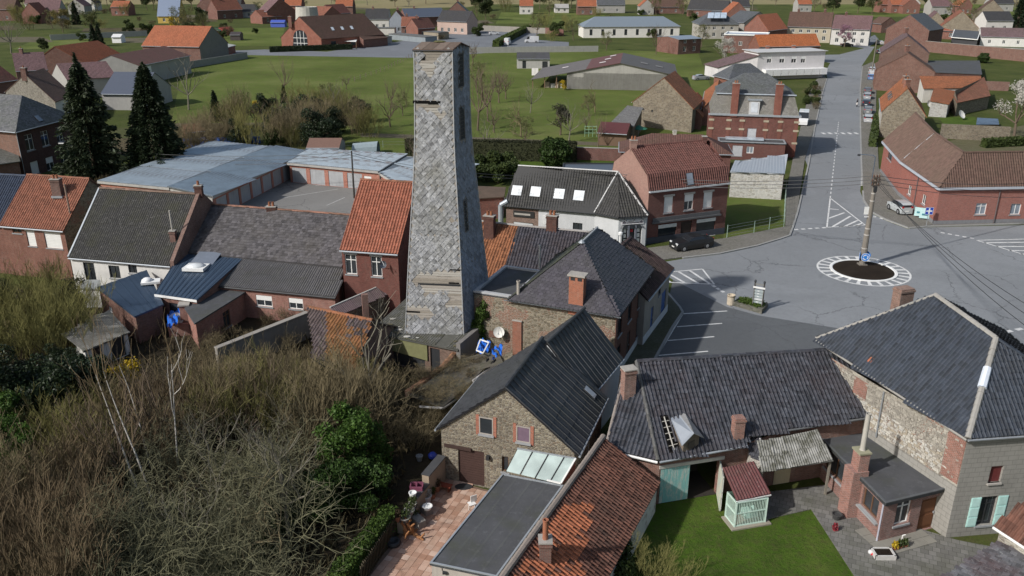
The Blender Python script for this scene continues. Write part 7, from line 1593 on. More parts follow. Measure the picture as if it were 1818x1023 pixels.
def mixtree(key,h,mat,n,size,tr,seed,nb=22,R_=.33,shell=.15):
    random.seed(seed); tw,tk=bare_tree(h,3,.55,.2,2,.016,.25); proto(key,[('trunk',seg_mesh('trunk',tk,BK[4],6)),('limbs',seg_mesh('limbs',tw,BK[tr])),('crown',leaves('crown',blobset(nb,h*R_,h*.35,h*.92,h*.12,seed),n,size,mat,shell))])
mixtree('willow',10,WILLOW,4200,.16,2,21); mixtree('willowg',10,WILLOWG,4200,.16,2,22); mixtree('pink',6.5,PINKL,2600,.12,4,23); mixtree('white',7,WHITEL,3000,.1,5,24); mixtree('greentree',10,leafm((.035,.05,.016),.6),5200,.22,4,25,26,.3,.4); mixtree('olive',5,leafm((.045,.045,.028),.5),2200,.1,5,26,16,.24,.3); mixtree('hazy',8,leafm((.12,.12,.05),.5),1500,.12,2,27)
def conifer(key,h,R_,n,mat,droop=.25,gap=.0,seed=1,lay_=22,size=.3):
    g=np.random.default_rng(seed); V=[];C=[]
    z=g.random(n)**1.25*.97; lvl=np.floor(z*lay_+g.random(n)*.6)/lay_+g.normal(0,.018,n); az=g.random(n)*6.28; bi=np.floor(az/6.28*9+lvl*5)/9*6.28+g.normal(0,.16,n); tab=g.uniform(gap,1.12,(lay_+3,16)); reach=np.clip(1-lvl,0,1)**.72*R_*tab[np.clip(np.floor(lvl*lay_),0,lay_+2).astype(int),(np.floor(bi/6.28*9+.5)%16).astype(int)]; rr=reach*np.sqrt(g.random(n)*.92+.08)
    X=np.stack([np.cos(bi)*rr,np.sin(bi)*rr,h*(.05+lvl*.95)-rr*droop+g.normal(0,.12,n)],1); a=np.stack([np.cos(bi),np.sin(bi),-droop*1.2+0*bi],1)+g.normal(0,.35,(n,3)); a/=np.linalg.norm(a,axis=1)[:,None]; b=np.cross(a,g.normal(size=(n,3))); b/=np.linalg.norm(b,axis=1)[:,None]; s=size*g.uniform(.5,1.4,n)
    V=np.stack([X-a*s[:,None],X+b*(s*.35)[:,None],X+a*s[:,None],X-b*(s*.35)[:,None]],1).reshape(-1,3)
    proto(key,[('trunk',seg_mesh('trunk',[((0,0,-.1),(0,0,h*.95),.3,.03)],BK[4],6)),('crown',npmesh('crown',V,np.arange(4*n).reshape(-1,4),mat))])
conifer('spruce',16,5.9,26000,leafm((.03,.042,.02),.6,.6,.15),.22,.35,seed=3,lay_=11,size=.3); conifer('cypress',16,4.9,26000,leafm((.024,.036,.016),.6,.6,.15),.1,.72,seed=5,lay_=34,size=.28); conifer('smallcon',5,1.2,1600,leafm((.018,.03,.014),.5),.2,.8,seed=7,size=.22)
random.seed(17)
# --- the overgrown wood in the lower left
def zone(key,n,poly,smin,smax,name,label,cat,group,mind=26,tries=60):
    P=[]; xs=[p[0] for p in poly]; ys=[p[1] for p in poly]
    for _ in range(n):
        for _t in range(tries):
            x,y=random.uniform(min(xs),max(xs)),random.uniform(min(ys),max(ys))
            if inside(np.array([[x,y]]),poly)[0] and all((x-a)**2+(1.7*(y-b))**2>mind**2 for a,b in P): break
        else: continue
        P.append((x,y)); k=key if isinstance(key,str) else random.choice(key)
        plant(name,k,label,cat,W(x,y),random.uniform(smin,smax)*(max(.42,min(1,(y-585)/190)) if 'wood' in label or 'ruin' in label else 1),group)
zone(['shrub3','shrub3','shrub5'],17,[(250,850),(420,800),(545,810),(530,920),(570,980),(500,1130),(180,1130),(190,960)],.6,1.2,'grey_shrub','bare grey-green tangled shrub in the lower part of the overgrown wood','shrub','grey-green shrubs of the wood',42)
zone(['shrub1','shrub0'],30,[(170,800),(215,765),(360,750),(420,770),(300,860),(210,900)],.6,.9,'reddish_shrub','bare reddish-brown fine-twigged shrub round the white birch stems','shrub','reddish shrubs round the birches',36)
zone(['shrub0','shrub4','shrub0','shrub2'],40,[(350,690),(450,650),(560,690),(700,720),(690,780),(560,820),(400,800)],.8,1.15,'brown_shrub','bare brown shrub in the middle of the overgrown wood below the ruined barn','shrub','brown shrubs of the wood',36)
zone(['shrub2','shrub4'],9,[(80,800),(190,770),(200,860),(120,880)],.8,1.,'olive_shrub','olive-brown dense bare shrub between the dark evergreens and the birches','shrub','olive shrubs of the wood',36)
zone(['shrub1','shrub4','shrub0'],22,[(-60,930),(160,900),(210,990),(160,1130),(-60,1130)],.8,1.1,'russet_shrub','bare russet-brown shrub in the lower left corner of the wood','shrub','russet shrubs in the corner',40)
zone('dark',13,[(-40,690),(120,660),(195,690),(170,790),(-40,790)],.95,1.3,'dark_evergreen','very dark evergreen tree at the left edge of the wood','evergreen tree','dark evergreens at the left edge',52)
zone('dark',3,[(100,1050),(180,1040),(190,1110),(100,1110)],.5,.65,'ivy_stump','dark ivy-covered mound near the bottom of the wood','ivy','ivy mounds',40)
for x,y,s in ((28,860,1.0),(-5,820,1.1),(60,800,.7)): plant('laurel','laurel','bright green leafy laurel at the left edge of the wood','laurel',W(x,y),s,'laurels at the left edge')
for x,y,s,k in ((612,860,1.15,'laurel'),(655,850,.95,'laurel'),(590,905,.95,'laurel2'),(640,900,1.,'laurel2')): plant('laurel',k,'tall glossy green laurel beside the garden in the centre of the wood edge','laurel',W(x,y),s,'laurels beside the garden')
zone(['shrub2','shrub2','olive'],14,[(-40,600),(90,540),(140,580),(130,640),(-40,660)],.9,1.15,'olive_willow','olive-green twiggy willow bush at the left edge above the dark evergreens','willow bush','olive willow bushes',40)
for i,(x,y,s) in enumerate(((262,925,1.1),(283,925,1.12),(278,870,1.0),(322,880,1.0))): plant('birch','birch%d'%i,('slender white birch stem leaning left, leftmost of the four','white forked birch stem just right of the leftmost birch','short white birch stem between the forked one and the straight one','straight pale birch stem, rightmost of the four in the wood')[i],'birch tree',W(x,y),s,rot=0)
for x,y,s in ((228,705,1.2),(212,700,.9)): plant('forsythia','yellow','yellow flowering shrub at the upper edge of the wood','shrub',W(x,y),s,'yellow shrubs in the wood')
zone(['brownbush','shrub4'],16,[(350,625),(440,585),(520,565),(555,585),(440,640),(360,650)],.3,.48,'bramble','low brown bramble bush in the back gardens below the pink wall','bramble','brambles in the back gardens',30)
plant('bare_tree','tree3','grey-green bare tree standing against the ruined tiled barn','tree',W(668,742),1.05,rot=.4)
zone(['shrub4','brownbush'],10,[(690,720),(780,690),(800,740),(740,800),(690,790)],.55,.8,'vine_thicket','tangled bare vines and briars between the wood and the stone gable','vines','vines by the stone gable',30)
for x,y,z in [(820,655,2.1),(850,645,2.4),(800,690,1.9),(838,668,2.2),(775,700,1.8)]+[(random.uniform(745,845),random.uniform(655,715),1.9) for _ in range(12)]: plant('dead_vine',random.choice(['brownbush','shrub4']),'mat of dead brown vines lying on the overgrown shed roof','vines',W(x,y,z),.42,'vines on the shed roof',sz=.45)
zone(['shrub0','shrub4'],8,[(470,640),(520,600),(600,655),(560,690)],.5,.75,'thin_shrub','thin bare shrub in front of the ruined tiled barn','shrub','shrubs before the ruined barn',30)
for x,y in ((852,590),(856,545),(850,570)): plant('wall_ivy','ivy','dark ivy climbing the corner of the stone side wall beside the tower','ivy',WY(x,y+18,61.4),.75,'ivy on the stone corner',sz=1.4)
zone(['tree1','tree3'],11,[(260,830),(540,800),(560,960),(500,1090),(220,1060)],.5,.8,'elder_tree','crooked grey-barked bare tree arching over the lower shrubs of the wood','tree','crooked bare trees in the wood',58)
zone(['tree2','tree0'],10,[(150,830),(330,760),(640,740),(600,800),(200,960)],.55,.85,'thin_tree','thin upright bare sapling tree rising above the brown shrubs of the wood','tree','thin bare trees in the wood',48)
zone('laurel2',5,[(300,900),(560,880),(600,1000),(300,1060)],.35,.6,'green_shrub','small dark green leafy shrub between the bare shrubs of the wood','shrub','small green shrubs in the wood',60)
zone('hazy',9,[(380,700),(520,640),(640,690),(560,760),(430,760)],.3,.48,'sapling','yellow-green budding sapling among the brown shrubs of the wood','sapling','budding saplings in the wood',40)
zone('ivy',12,[(250,760),(560,760),(640,900),(500,980),(230,900)],.8,1.5,'ivy_mound','yellow-green ivy clump showing between the bare shrubs','ivy','ivy clumps in the wood',40)
zone('brownbush',12,[(60,880),(560,780),(640,960),(200,1050)],.7,1.2,'leafy_bramble','brown-leaved bramble between the grey-green shrubs','bramble','brown brambles in the wood',44)
# undergrowth: dry stalks and leaf litter over the wood floor
g=np.random.default_rng(3); poly=[(-60,560),(330,600),(640,600),(790,690),(700,880),(560,1130),(-60,1130)]; Q=[]
while len(Q)<9000:
    xy=np.stack([g.uniform(-60,800,4000),g.uniform(560,1130,4000)],1); Q+=list(xy[inside(xy,poly)])
Q=np.array(Q[:9000]); B=np.array([W(x,y) for x,y in Q]); n=len(B); a=g.random(n)*6.28; hgt=g.uniform(.15,.75,n); wv=np.stack([np.cos(a),np.sin(a),0*a],1)*g.uniform(.03,.12,n)[:,None]; tip=np.stack([g.normal(0,.25,n),g.normal(0,.25,n),hgt],1)
V=np.stack([B-wv,B+wv,B+tip+wv*.3,B+tip-wv*.3],1).reshape(-1,3); solo(npmesh('undergrowth',V,np.arange(4*n).reshape(-1,4),leafm((.085,.068,.035),.6,.9,.1)),'undergrowth','dry brown stalks, ivy and leaf litter under the bare shrubs','undergrowth',None,kind='stuff')
m2=leaves('ground_ivy',[(0,0,0,1,1,.1)],10,.1,IVY)
# --- mid-distance trees, hedges and bushes
plant('spruce','spruce','tall dark ragged conifer, left of the pair by the dark mansion','conifer',W(172,322),1.0,sz=1.08)
plant('cypress','cypress','tall dense dark cone-shaped conifer, right of the pair above the garages','conifer',W(283,312),1.0,sz=1.02)
for x,y,k,s,lb in ((693,226,'tree0',1.1,'bare fruit tree in the meadow just left of the tower'),(505,172,'tree2',.95,'thin tall bare tree at the near edge of the big meadow'),(898,176,'tree0',1.05,'bare tree in the meadow in front of the grey garage'),(925,243,'tree1',1.1,'wide bare tree in the orchard left of the round clipped tree'),(995,240,'olive',1.25,'dense round grey-green clipped tree in the orchard'),(848,232,'tree2',1.25,'tall thin bare tree immediately right of the tower'),(866,215,'tree2',1.0,'second thin bare tree right of the tower'),(862,280,'tree3',.75,'pale bare tree in front of the dark hedge'),(1040,232,'tree0',.6,'small bare bush tree near the green trellis'),(335,195,'tree3',1.3,'large bare tree right of the cone-shaped conifer'),(620,222,'tree1',1.0,'dark bare tree at the meadow corner left of the tower'),(735,285,'tree0',.8,'bare shrub tree behind the dark raised garage edge'),(20,95,'tree3',1.5,'bare spreading tree at the left edge by the far gardens'),(80,95,'greentree',.55,'dark ivy-covered tree left of the far gardens'),(1076,90,'hazy',.9,'hazy pale bare tree before the white school building'),(1165,97,'tree2',1.0,'bare tree beside the concrete post near the hangar'),(840,115,'tree0',1.2,'bare tree behind the meadow fence near the car park')): plant('bare_tree' if k.startswith('tree') else 'tree',k,lb,'tree',W(x,y),s)
zone(['shrub4','shrub0','brownbush','shrub2','dark'],44,[(340,262),(400,215),(640,200),(660,255),(560,265),(470,262)],.75,1.35,'brown_thicket_bush','brown bare bush in the thicket behind the garages','bush','thicket behind the garages',12)
zone(['shrub0','brownbush'],9,[(300,300),(360,230),(400,240),(330,310)],.9,1.2,'garden_bush','bare brown bush under the two tall conifers','bush','bushes under the conifers',18)
zone(['dark','brownbush'],7,[(130,330),(180,320),(300,310),(290,330),(180,335)],.5,.8,'conifer_foot_bush','dark bush at the foot of the two tall conifers','bush','bushes at the conifers foot',18)
for x,y,s,k,lb in ((485,262,1.1,'bush','yellow-green leafy bush behind the garage roofs'),(455,205,1.2,'yellow','golden flowering bush at the meadow edge'),(432,225,.9,'hazy','pale green willow bush left of the golden bush'),(1000,160,1.0,'yellow','small bright yellow flowering bush in front of the hangar'),(985,297,1.35,'round','large round dark green evergreen bush in the garden'),(505,182,.8,'smallcon','small dark clipped conifer at the meadow edge'),(385,215,1.2,'smallcon','small dark conifer in the gardens')): plant('bush',k,lb,'bush',W(x,y),s)
for i,(x,y) in enumerate(((848,318),(866,322),(884,325),(905,318),(860,300),(890,305))): plant('bush','bush','green leafy bush in the row behind the pub between tower and hedge','bush',W(x,y),random.uniform(.8,1.2),'green bushes behind the pub')
def hedge(label,a,b,h,w,mat,n=2600,size=.16,name='hedge'):
    A,B=V2(W(*a)),V2(W(*b)); d=B-A; L=d.length; g=np.random.default_rng(int(L*100)); u=g.random(n)*L; s=(g.random(n)-.5); z=g.random(n); f=g.integers(0,3,n); s=np.where(f==0,np.sign(s)*.5,s); z=np.where(f==1,1.,z); u=np.where((f==2)&(g.random(n)<.2),np.round(u/L)*L,u)
    dd=np.array(d.normalized()); nn=np.array((-dd[1],dd[0],0)); C=np.outer(u,dd)+np.outer(s*w,nn); C[:,2]=z*h; C+=g.normal(0,.06,C.shape); a_=g.normal(size=(n,3)); a_/=np.linalg.norm(a_,axis=1)[:,None]; b_=np.cross(a_,g.normal(size=(n,3))); b_/=np.linalg.norm(b_,axis=1)[:,None]; ss=size*g.uniform(.6,1.3,n)[:,None]
    V=np.stack([C-a_*ss,C+b_*ss*.6,C+a_*ss,C-b_*ss*.6],1).reshape(-1,3); t=T(name,label,'hedge',A); o=bpy.data.objects.new('foliage',npmesh('foliage',V,np.arange(4*n).reshape(-1,4),mat)); link(o,t.o)
    dn_=d.normalized(); n_=Vector((-dn_.y,dn_.x,0)); t.part(MB().boxf(A-n_*w*.46,d,n_*w*.92,Z3*h*.96),'core',mat)
hedge('long tall dark clipped hedge right of the tower',(722,281),(1022,287),3.1,1.4,HEDGEM,16000,.12)
hedge('green hedge block between the vans in the far car park',(880,84),(938,54),2.4,2.5,leafm((.06,.085,.02),.5),3500,.3)
hedge('green ivy-grown hedge along the terrace fence',(600,1060),(697,938),1.5,.8,IVY,5000,.09)
hedge('dark conifer hedge in front of the red brick community hall',(480,93),(625,88),1.8,1.2,leafm((.02,.03,.013),.5),3000,.25)
hedge('small green roadside hedge by the bent brick building',(1548,262),(1556,215),1.6,1.2,leafm((.05,.07,.02),.5),1600,.18)
hedge('low hedge beyond the courtyard lawn right of the road',(1745,262),(1815,258),1.4,1.4,MIDLEAF,1800,.2)
plant('blossom_tree','white','large white blossoming tree at the right edge behind the courtyard','blossom tree',W(1800,245),1.55); plant('blossom_tree','white','white blossoming tree in front of the brick annexe left of the street','blossom tree',W(1283,118),1.25)
plant('magnolia','pink','pink flowering tree in front of the white house at the top of the street','blossom tree',W(1499,84),1.25)
plant('young_bush','bush','pair of small leafy bushes at the bottom edge of the outbuilding','bush',W(1105,1030),.7,'bushes at the bottom edge'); plant('young_bush','shrub2','bare twiggy bush at the bottom edge beside the tiled outbuilding','bush',W(1150,1035),.45); plant('young_bush','shrub2','bare twiggy bush at the bottom edge right of the other twiggy one','bush',W(1195,1050),.4)
# --- far trees (village edge)
for x,y,k,s,lb in ((112,58,'willow',1.1,'golden yellow willow in the far left gardens'),(165,62,'willowg',1.1,'pale green willow right of the golden one'),(136,44,'smallcon',2.2,'dark pointed conifer between the two willows'),(335,56,'hazy',1.5,'pale bare tree before the far yellow and blue house'),(360,50,'greentree',1.0,'large dark leafy tree right of the yellow and blue house'),(310,55,'yellow',2.6,'golden flowering bush by the yellow and blue house'),(862,36,'greentree',1.2,'dark evergreen tree behind the pink gable house'),(845,20,'greentree',1.3,'dark conifer group tree above the pink gable house'),(1245,84,'hazy',1.1,'bushy olive tree left of the white school building' if 0 else 'olive bushy tree between school and street houses'),(1018,72,'hazy',1.1,'brown bushy tree at the left end of the white school'),(168,82,'smallcon',1.6,'left dark clipped conifer of the far lawn pair'),(178,82,'smallcon',1.6,'right dark clipped conifer of the far lawn pair'),(1478,26,'greentree',1.3,'dark evergreen behind the long brown roof'),(1445,22,'hazy',1.4,'bare tree above the long brown roof'),(1522,24,'greentree',1.5,'broad dark evergreen above the purple roof'),(1548,26,'willowg',1.4,'hazy tree right of the broad evergreen at the top'),(1805,50,'smallcon',3.,'tall dark conifer at the right edge above the white long house'),(465,38,'round',1.6,'round dark tree beside the far red brick houses'),(1745,112,'round',.9,'dark round bush in the yard behind the brick wall')): plant('far_tree',k,lb,'tree',W(x,y),s)
random.seed(5)
for i in range(70):
    x=random.uniform(-60,1880); y=random.uniform(5,20); plant('far_tree',random.choice(['greentree','hazy','hazy','tree3','willowg','brownbush']),'tree in the broken line along the far top edge of the village','tree',W(x,y),random.uniform(1.,1.9),'far tree line')
for i in range(95):
    x=random.choice([random.uniform(0,480),random.uniform(0,480),random.uniform(600,1000),random.uniform(960,1250),random.uniform(1640,1818)]); y=random.uniform(20,74) if x<1640 else random.uniform(14,50); plant('far_bush',random.choice(['brownbush','bush','hazy','shrub2']),'small bush among the far gardens of the village','bush',W(x,y),random.uniform(.8,1.7),'far garden bushes')
for i in range(12): 
    x,y=random.uniform(1455,1475),random.uniform(150,195); plant('roadside_shrub',random.choice(['brownbush','bush']),'dark shrub in the front garden strip beside the mansion','shrub',W(x-25,y),.6,'shrubs beside the mansion')

for i in range(26):
    x,y=random.choice([(random.uniform(845,1080),random.uniform(120,262)),(random.uniform(845,960),random.uniform(110,262)),(random.uniform(560,735),random.uniform(150,265)),(random.uniform(400,700),random.uniform(190,262))]); plant('orchard_tree',random.choice(['tree0','tree1','tree2','hazy','tree3']),'bare fruit tree or sapling scattered over the orchard meadow round the tower','tree',W(x,y),random.uniform(.5,1.05),'scattered orchard trees')
# ---------------------------------------------------------------- far village houses
FB=brick((.17,.07,.055)); FB2=brick((.24,.09,.065)); FW=render_((.58,.56,.53),.15,.25); FG=render_((.36,.35,.33),.3,.3); FP=render_((.48,.36,.31),.2,.2)
def fh(name,label,A,B,ze,depth,zr,wall,roof,ridge='x',n=0,w=1.3,h_=(0,0),st='win',z1=.9,hh=1.6,chim=0,up=False,edge=0,skew=0,cat='house',walls=None,ops=None):
    fp=fpR(A,B,ze,depth)
    if skew: 
        d=(fp[1]-fp[0]).normalized(); fp[2]=fp[2]+d*skew; fp[3]=fp[3]+d*skew
    L=(fp[(edge+1)%4]-fp[edge]).length; o=near_w(n,z1,hh,w,st,L) if n else []
    if up: o=o+near_w(n,z1+2.7,1.2,w,'win',L)
    oo={edge:o}
    if ops: oo.update(ops)
    H=house(name,label,cat,fp,ze,zr,ridge,h=h_,wall=wall,roof=roof,ops=oo,far=True,ov=.35,walls=walls)
    for k in range(chim): chimney(H.t,lerp(H.r1,H.r2,.2+.6*k/max(1,chim-1) if chim>1 else .3),.8,.6,1.0,0,FB,1,down=.6)
    return H
RF=far_tiles((.26,.1,.065),.25,.35); OFT=far_tiles((.36,.12,.06),.22,.25); BRF=far_tiles((.12,.07,.055),.2,.3); PRF=far_tiles((.17,.1,.105),.2,.25); BLK=far_tiles((.05,.05,.055),.2,.2)
# dark mansion on the left
fp=[V2(W(-75,222,7.2)),V2(W(27,231,7.2)),V2(W(127,205,7.2)),V2(W(27,197,7.2))]
H=house('dark_brick_mansion','dark brown brick mansion with slate hip roof and white windows at the left edge','house',fp,7.2,11.0,'x',h=(.3,.3),wall=brick((.09,.04,.035),(.1,.09,.08)),roof=slate((.11,.11,.115),.35,.35,.25,.8,.5),walls={0:brick((.2,.1,.07))},
  ops={1:[(45,238,60,268,'win'),(73,232,87,260,'win'),(100,225,112,253,'win'),(55,286,70,310,'shut'),(83,278,97,309,'half'),(108,271,121,299,'win')]},ov=.4,gut=True,dep=.18)
t=H.t; skylight(t,H.roof,*(lambda a:(a[0],a[1],a[2],a[3]))(on_slope(H,3 if len(H.slopes)>3 else 0,68,211)),1.0,1.2,GLSL); downpipe(t,v3(fp[1]+Vector((.1,-.1,0)),7),ZINC)
mono('dark_mansion_annexe','lower slate-roofed annexe at the foot of the dark mansion','annexe',[V2(W(-70,300,3)),V2(W(33,286,3)),V2(W(25,262,4)),V2(W(-60,255,4))],[3,3,4.4,4.4],brick((.16,.07,.05)),slate((.12,.12,.11),.3,.3,.25,.7,.6),far=True,ov=.2)
H=house('grey_gable_house','stone gabled house with brown roof behind the dark mansion','house',[V2(W(10,163,5)),V2(W(97,180,5)),V2(W(128,168,5)),V2(W(45,150,5))],5,WY(42,132,(W(10,163,5).y+W(97,180,5).y)/2).z,'y',wall=stone(((.24,.22,.19),(.18,.17,.14),(.29,.27,.23),(.22,.2,.16)),(.24,.22,.2),3.),walls={1:FW},roof=BRF,far=True,ops={1:[(1.5,1,1,1.6,'dark'),(4,1,1,1.6,'dark')]}); chimney(H.t,H.r2,1,.8,1.2,0,FB,1)
fh('purple_gable_house','purple-tiled house, left one of the two behind the grey gable house',(28,125),(84,122),5,10,8.6,FB,PRF,chim=1)
fh('purple_small_house','smaller purple-tiled house with pale gable right of the other purple roof',(92,133),(118,140),4.6,10,7.6,FG,PRF,'y',skew=3)
fh('dark_left_house','dark red roofed house at the far left edge behind a pole',(-40,150),(30,140),5,10,8,FB,far_tiles((.12,.05,.04)))
fh('slate_blue_barn','long barn with plain slate-blue roof half hidden by the dark conifers',(180,165),(252,166),3.6,13,7.2,FG,metalm((.1,.115,.15),.5,.3))
fh('orange_barn_house','long orange-red tiled building with a row of white windows in the left mid-distance',(150,112),(222,100),3.6,12,8.2,FB2,OFT,n=5,w=1.6,skew=-6)
fh('rusty_sheet_barn','open barn with rust-red sheet roof and white sliding door',(246,116),(336,98),5,12,7.6,FG,corr((.13,.065,.055),.3,.25,.3),skew=-4,ops={0:[(.6,.1,5,4.2,'whitedoor')]},cat='barn')
fh('stepped_gable_barn','big orange-tiled barn with grey gable at the edge of the large meadow',(252,80),(354,82),5,14,10.5,FB,OFT,walls={1:render_((.2,.2,.19),.4,.4)},skew=2,cat='barn')
fh('flat_brick_shed','low flat brick shed beside the large barn',(380,90),(417,80),2.6,5,3.0,FB2,render_((.4,.42,.4)),cat='shed')
# community hall with arched window
H=fh('community_hall','red brick community hall with steep dark roof and big arched gable window',(499,66),(570,68),4.2,24,0 or WY(536,29,W(499,66,4.2).y).z,brick((.3,.09,.055),(.25,.2,.17),.25),BRF,'y',skew=13,edge=1,n=3,w=2.2,hh=2,st='dark')
t=H.t; A,B=H.fp[0],H.fp[1]; d=(B-A).normalized(); n=Vector((d.y,-d.x,0)); u=wallhit(A,B,533,66)[0]; c=A+d*u+n*.04; m=MB()
for i in range(12):
    a0,a1=math.pi*i/12,math.pi*(i+1)/12; m.poly([c+Z3*4.0,c+d*math.cos(a0)*2.8+Z3*(4.0+math.sin(a0)*2.8),c+d*math.cos(a1)*2.8+Z3*(4.0+math.sin(a1)*2.8)])
m.poly([c-d*3.4+Z3*.2,c+d*2.8+Z3*.2,c+d*2.8+Z3*4,c-d*2.8+Z3*4]); w=t.part(m,'arched_window',GLS)
for k in (-1.4,0,1.4): t.part(MB().boxf(c+d*k+n*.02+Z3*.2,d*.14,n*.05,Z3*6.2),'mullion',WHITE,w)
for z in (2.2,4.0): t.part(MB().boxf(c-d*2.8+n*.02+Z3*z,d*5.6,n*.06,Z3*.16),'transom',WHITE,w)
for k in range(3): eu,ev,nn=frame_of(H.slopes[1] if sum(p.x for p in H.slopes[1])>sum(p.x for p in H.slopes[0]) else H.slopes[0]); s=H.slopes[1] if sum(p.x for p in H.slopes[1])>sum(p.x for p in H.slopes[0]) else H.slopes[0]; skylight(t,H.roof,lerp(lerp(s[0],s[1],.3+.15*k),lerp(s[3],s[2],.3+.15*k),.4)+nn*.05,eu,ev,nn,1.2,1.6)
chimney(t,lerp(H.r1,H.r2,.97)-Vector((4,0,2.5)),1.2,1,2.5,0,FB2,1)
q=T('garden_gazebo','white awning with timber posts in front of the community hall','awning',W(600,82)); P=[W(580,72,2.6),W(632,74,2.6),W(636,66,3.2),W(585,64,3.2)]; q.part(slabroof(MB(),P,.1),'canopy',WHITE)
for p in P[:2]: q.part(MB().box(v3(p,0),.2,.2,p.z-.1),'post',wood())
fh('dark_gable_house','dark roofed gabled house right of the community hall',(596,66),(645,70),3,12,6.5,FB,BRF,'y')
# old mill stump
q=T('mill_stump','round white-washed stump of an old windmill behind the community hall','windmill stump',W(548,62)); q.part(MB().lathe(W(548,62),[(5.6,0),(5.0,6),(4.5,11.5),(4.4,11.5),(4.3,10.8),(.1,10.8)],20),'tower',render_((.45,.44,.4),.4,.5)); 
for a in (-.5,.4): q.part(MB().box(W(548,62)+Vector((math.sin(a)*5.1,-math.cos(a)*5.1,5.5)),1,.4,1.5,a),'opening',DARKM)
# top centre: houses along the far lane
H_=[('white_dark_roof_house','white house with dark roof and two rooflights, leftmost beside the far lane',(648,33),(690,33),5,9,9,FW,BLK,'x',3),('red_blue_house','narrow house with red roof and bluish front beside the white dark-roofed house',(691,34),(716,34),6,9,9.5,render_((.3,.33,.37)),RF,'y',2),('blue_roof_row','long low blue-grey roofed house row in the far lane',(720,30),(790,28),5,9,8.5,FB,metalm((.1,.12,.16),.5,.2),'x',4),('brick_row_house','brown brick row house with red roof in front of the blue roofs',(712,46),(742,46),4,8,7.5,FB,RF,'x',2),('brick_row_house','second brown brick row house with dark red roof next to the pink gable',(742,50),(772,48),4,8,7.5,FB2,far_tiles((.14,.06,.05)),'x',2),
 ('tall_skylight_house','tall brown brick gable house with steep slate roof and two skylights',(785,28),(838,28),6,10,12,FB,SF,'y',0)]
for nm,lb,A,B,ze_,dp,zr_,wl,rf_,rg,nn in H_: fh(nm,lb,A,B,ze_,dp,zr_,wl,rf_,rg,nn,chim=1)
H=fh('pink_gable_house','pale pink brick house with dark roof and white doors by the far car park',(776,36),(829,38),5.5,9,9.5,FP,BLK,'x',4,up=False,skew=0,walls={1:FP}); 
for i,(a,b,h_,c) in enumerate((((664,50),(700,50),2.8,FW),((690,60),(755,66),2.2,render_((.25,.28,.3))),((640,62),(672,66),2.4,FG),((752,56),(778,58),2.8,render_((.3,.26,.2))))): 
    fp=fpR(a,b,h_,6); mono('garden_shed',('white flat-roofed garden annexe behind the far row houses','long grey panel shed fence behind the far row houses','grey sheds right of the community hall','brown timber shed left of the pink gable house')[i],'shed',fp,[h_]*4,c,felt((.12,.12,.12)),far=True)
gwall('long_grey_wall','long grey concrete wall beyond the far car park',(832,54),(968,60),2.4,render_((.3,.28,.25),.4,.5)); gwall('brick_entrance_wall','brown brick wall at the end of the far concrete wall',(968,60),(1000,64),2.6,FB)
gwall('concrete_fence','concrete panel fence at the near side of the far car park',(735,96),(1062,92),2.0,render_((.3,.3,.28),.3,.4)); gwall('meadow_wall','grey concrete fence along the left side of the big meadow',(300,128),(440,104),2.0,render_((.28,.28,.26),.4,.4)); gwall('far_garden_fence','pale concrete fence across the far left gardens',(90,72),(262,64),2.2,render_((.36,.36,.34),.3,.3))
# white school
H=fh('white_school','long white school building with hipped blue-grey roof and tall windows',(1036,47),(1207,46),4.6,13,8.0,render_((.66,.64,.6),.08,.15),metalm((.2,.24,.28),.6,.2),'x',8,1.2,(.14,.14),'dark',1.0,2.4)
fh('brick_school_annexe','brown brick annexe under the school with bluish flat roof',(1205,70),(1245,68),5,12,5.6,FB,metalm((.25,.3,.36),.5,.2),'x',2,up=True)
fh('hipped_solar_house','stone house with dark hipped roof and solar panels right of the school',(1242,42),(1312,42),6,14,10.5,render_((.4,.38,.34)),SF,'x',4,h_=(.4,.4),up=True)
q=T('solar_panel','pale solar panels on the dark hipped roof','solar panel',W(1262,25,9)); s_=W(1256,32,8.2); 
for i in range(3): q.part(slabroof(MB(),[s_+Vector((i*2.6,0,0)),s_+Vector((i*2.6+2.4,0,0)),s_+Vector((i*2.6+3.4,3.6,1.9)),s_+Vector((i*2.6+1,3.6,1.9))],.1),'panel',glass((.35,.42,.5),.2))
S=mono('brick_flat_building','brown brick building with white-blue flat roof edge left of the street','building',fpR((1286,62),(1362,64),6,12),[6]*4,FB,metalm((.45,.5,.56),.5,.2),far=True,parapet=(WHITE,.3,.5),ops={0:[(5,2.6,1.2,1.4,'win'),(16,1,3,1.6,'pale')]})
fh('grey_stone_house','grey stone house with slate roof behind the brick flat building',(1322,40),(1372,38),6,12,10,render_((.32,.3,.27)),SF,'y'); fh('red_gable_far','bright red-brown gable house at the top left of the street',(1290,24),(1330,24),6,12,11,FB2,OFT,'y')
fh('orange_slope_house','house with bright orange roof slope at the left end of the cream row',(1364,54),(1398,50),6,14,11,FB2,OFT,'x',1,skew=8)
fh('cream_row_house','long cream-walled row with brown roof across the end of the street',(1398,46),(1476,48),6,12,11,render_((.42,.38,.3),.3,.3),BRF,'x',5,up=True,chim=2); fh('purple_white_house','white house with purple roof and dark windows behind the pink tree',(1477,50),(1545,52),6,12,10.5,FW,PRF,'x',4,up=True,chim=1)
fh('brown_outbuilding','small brown outbuilding right of the purple-roofed white house',(1546,40),(1566,42),4,8,6.5,FB,BRF)
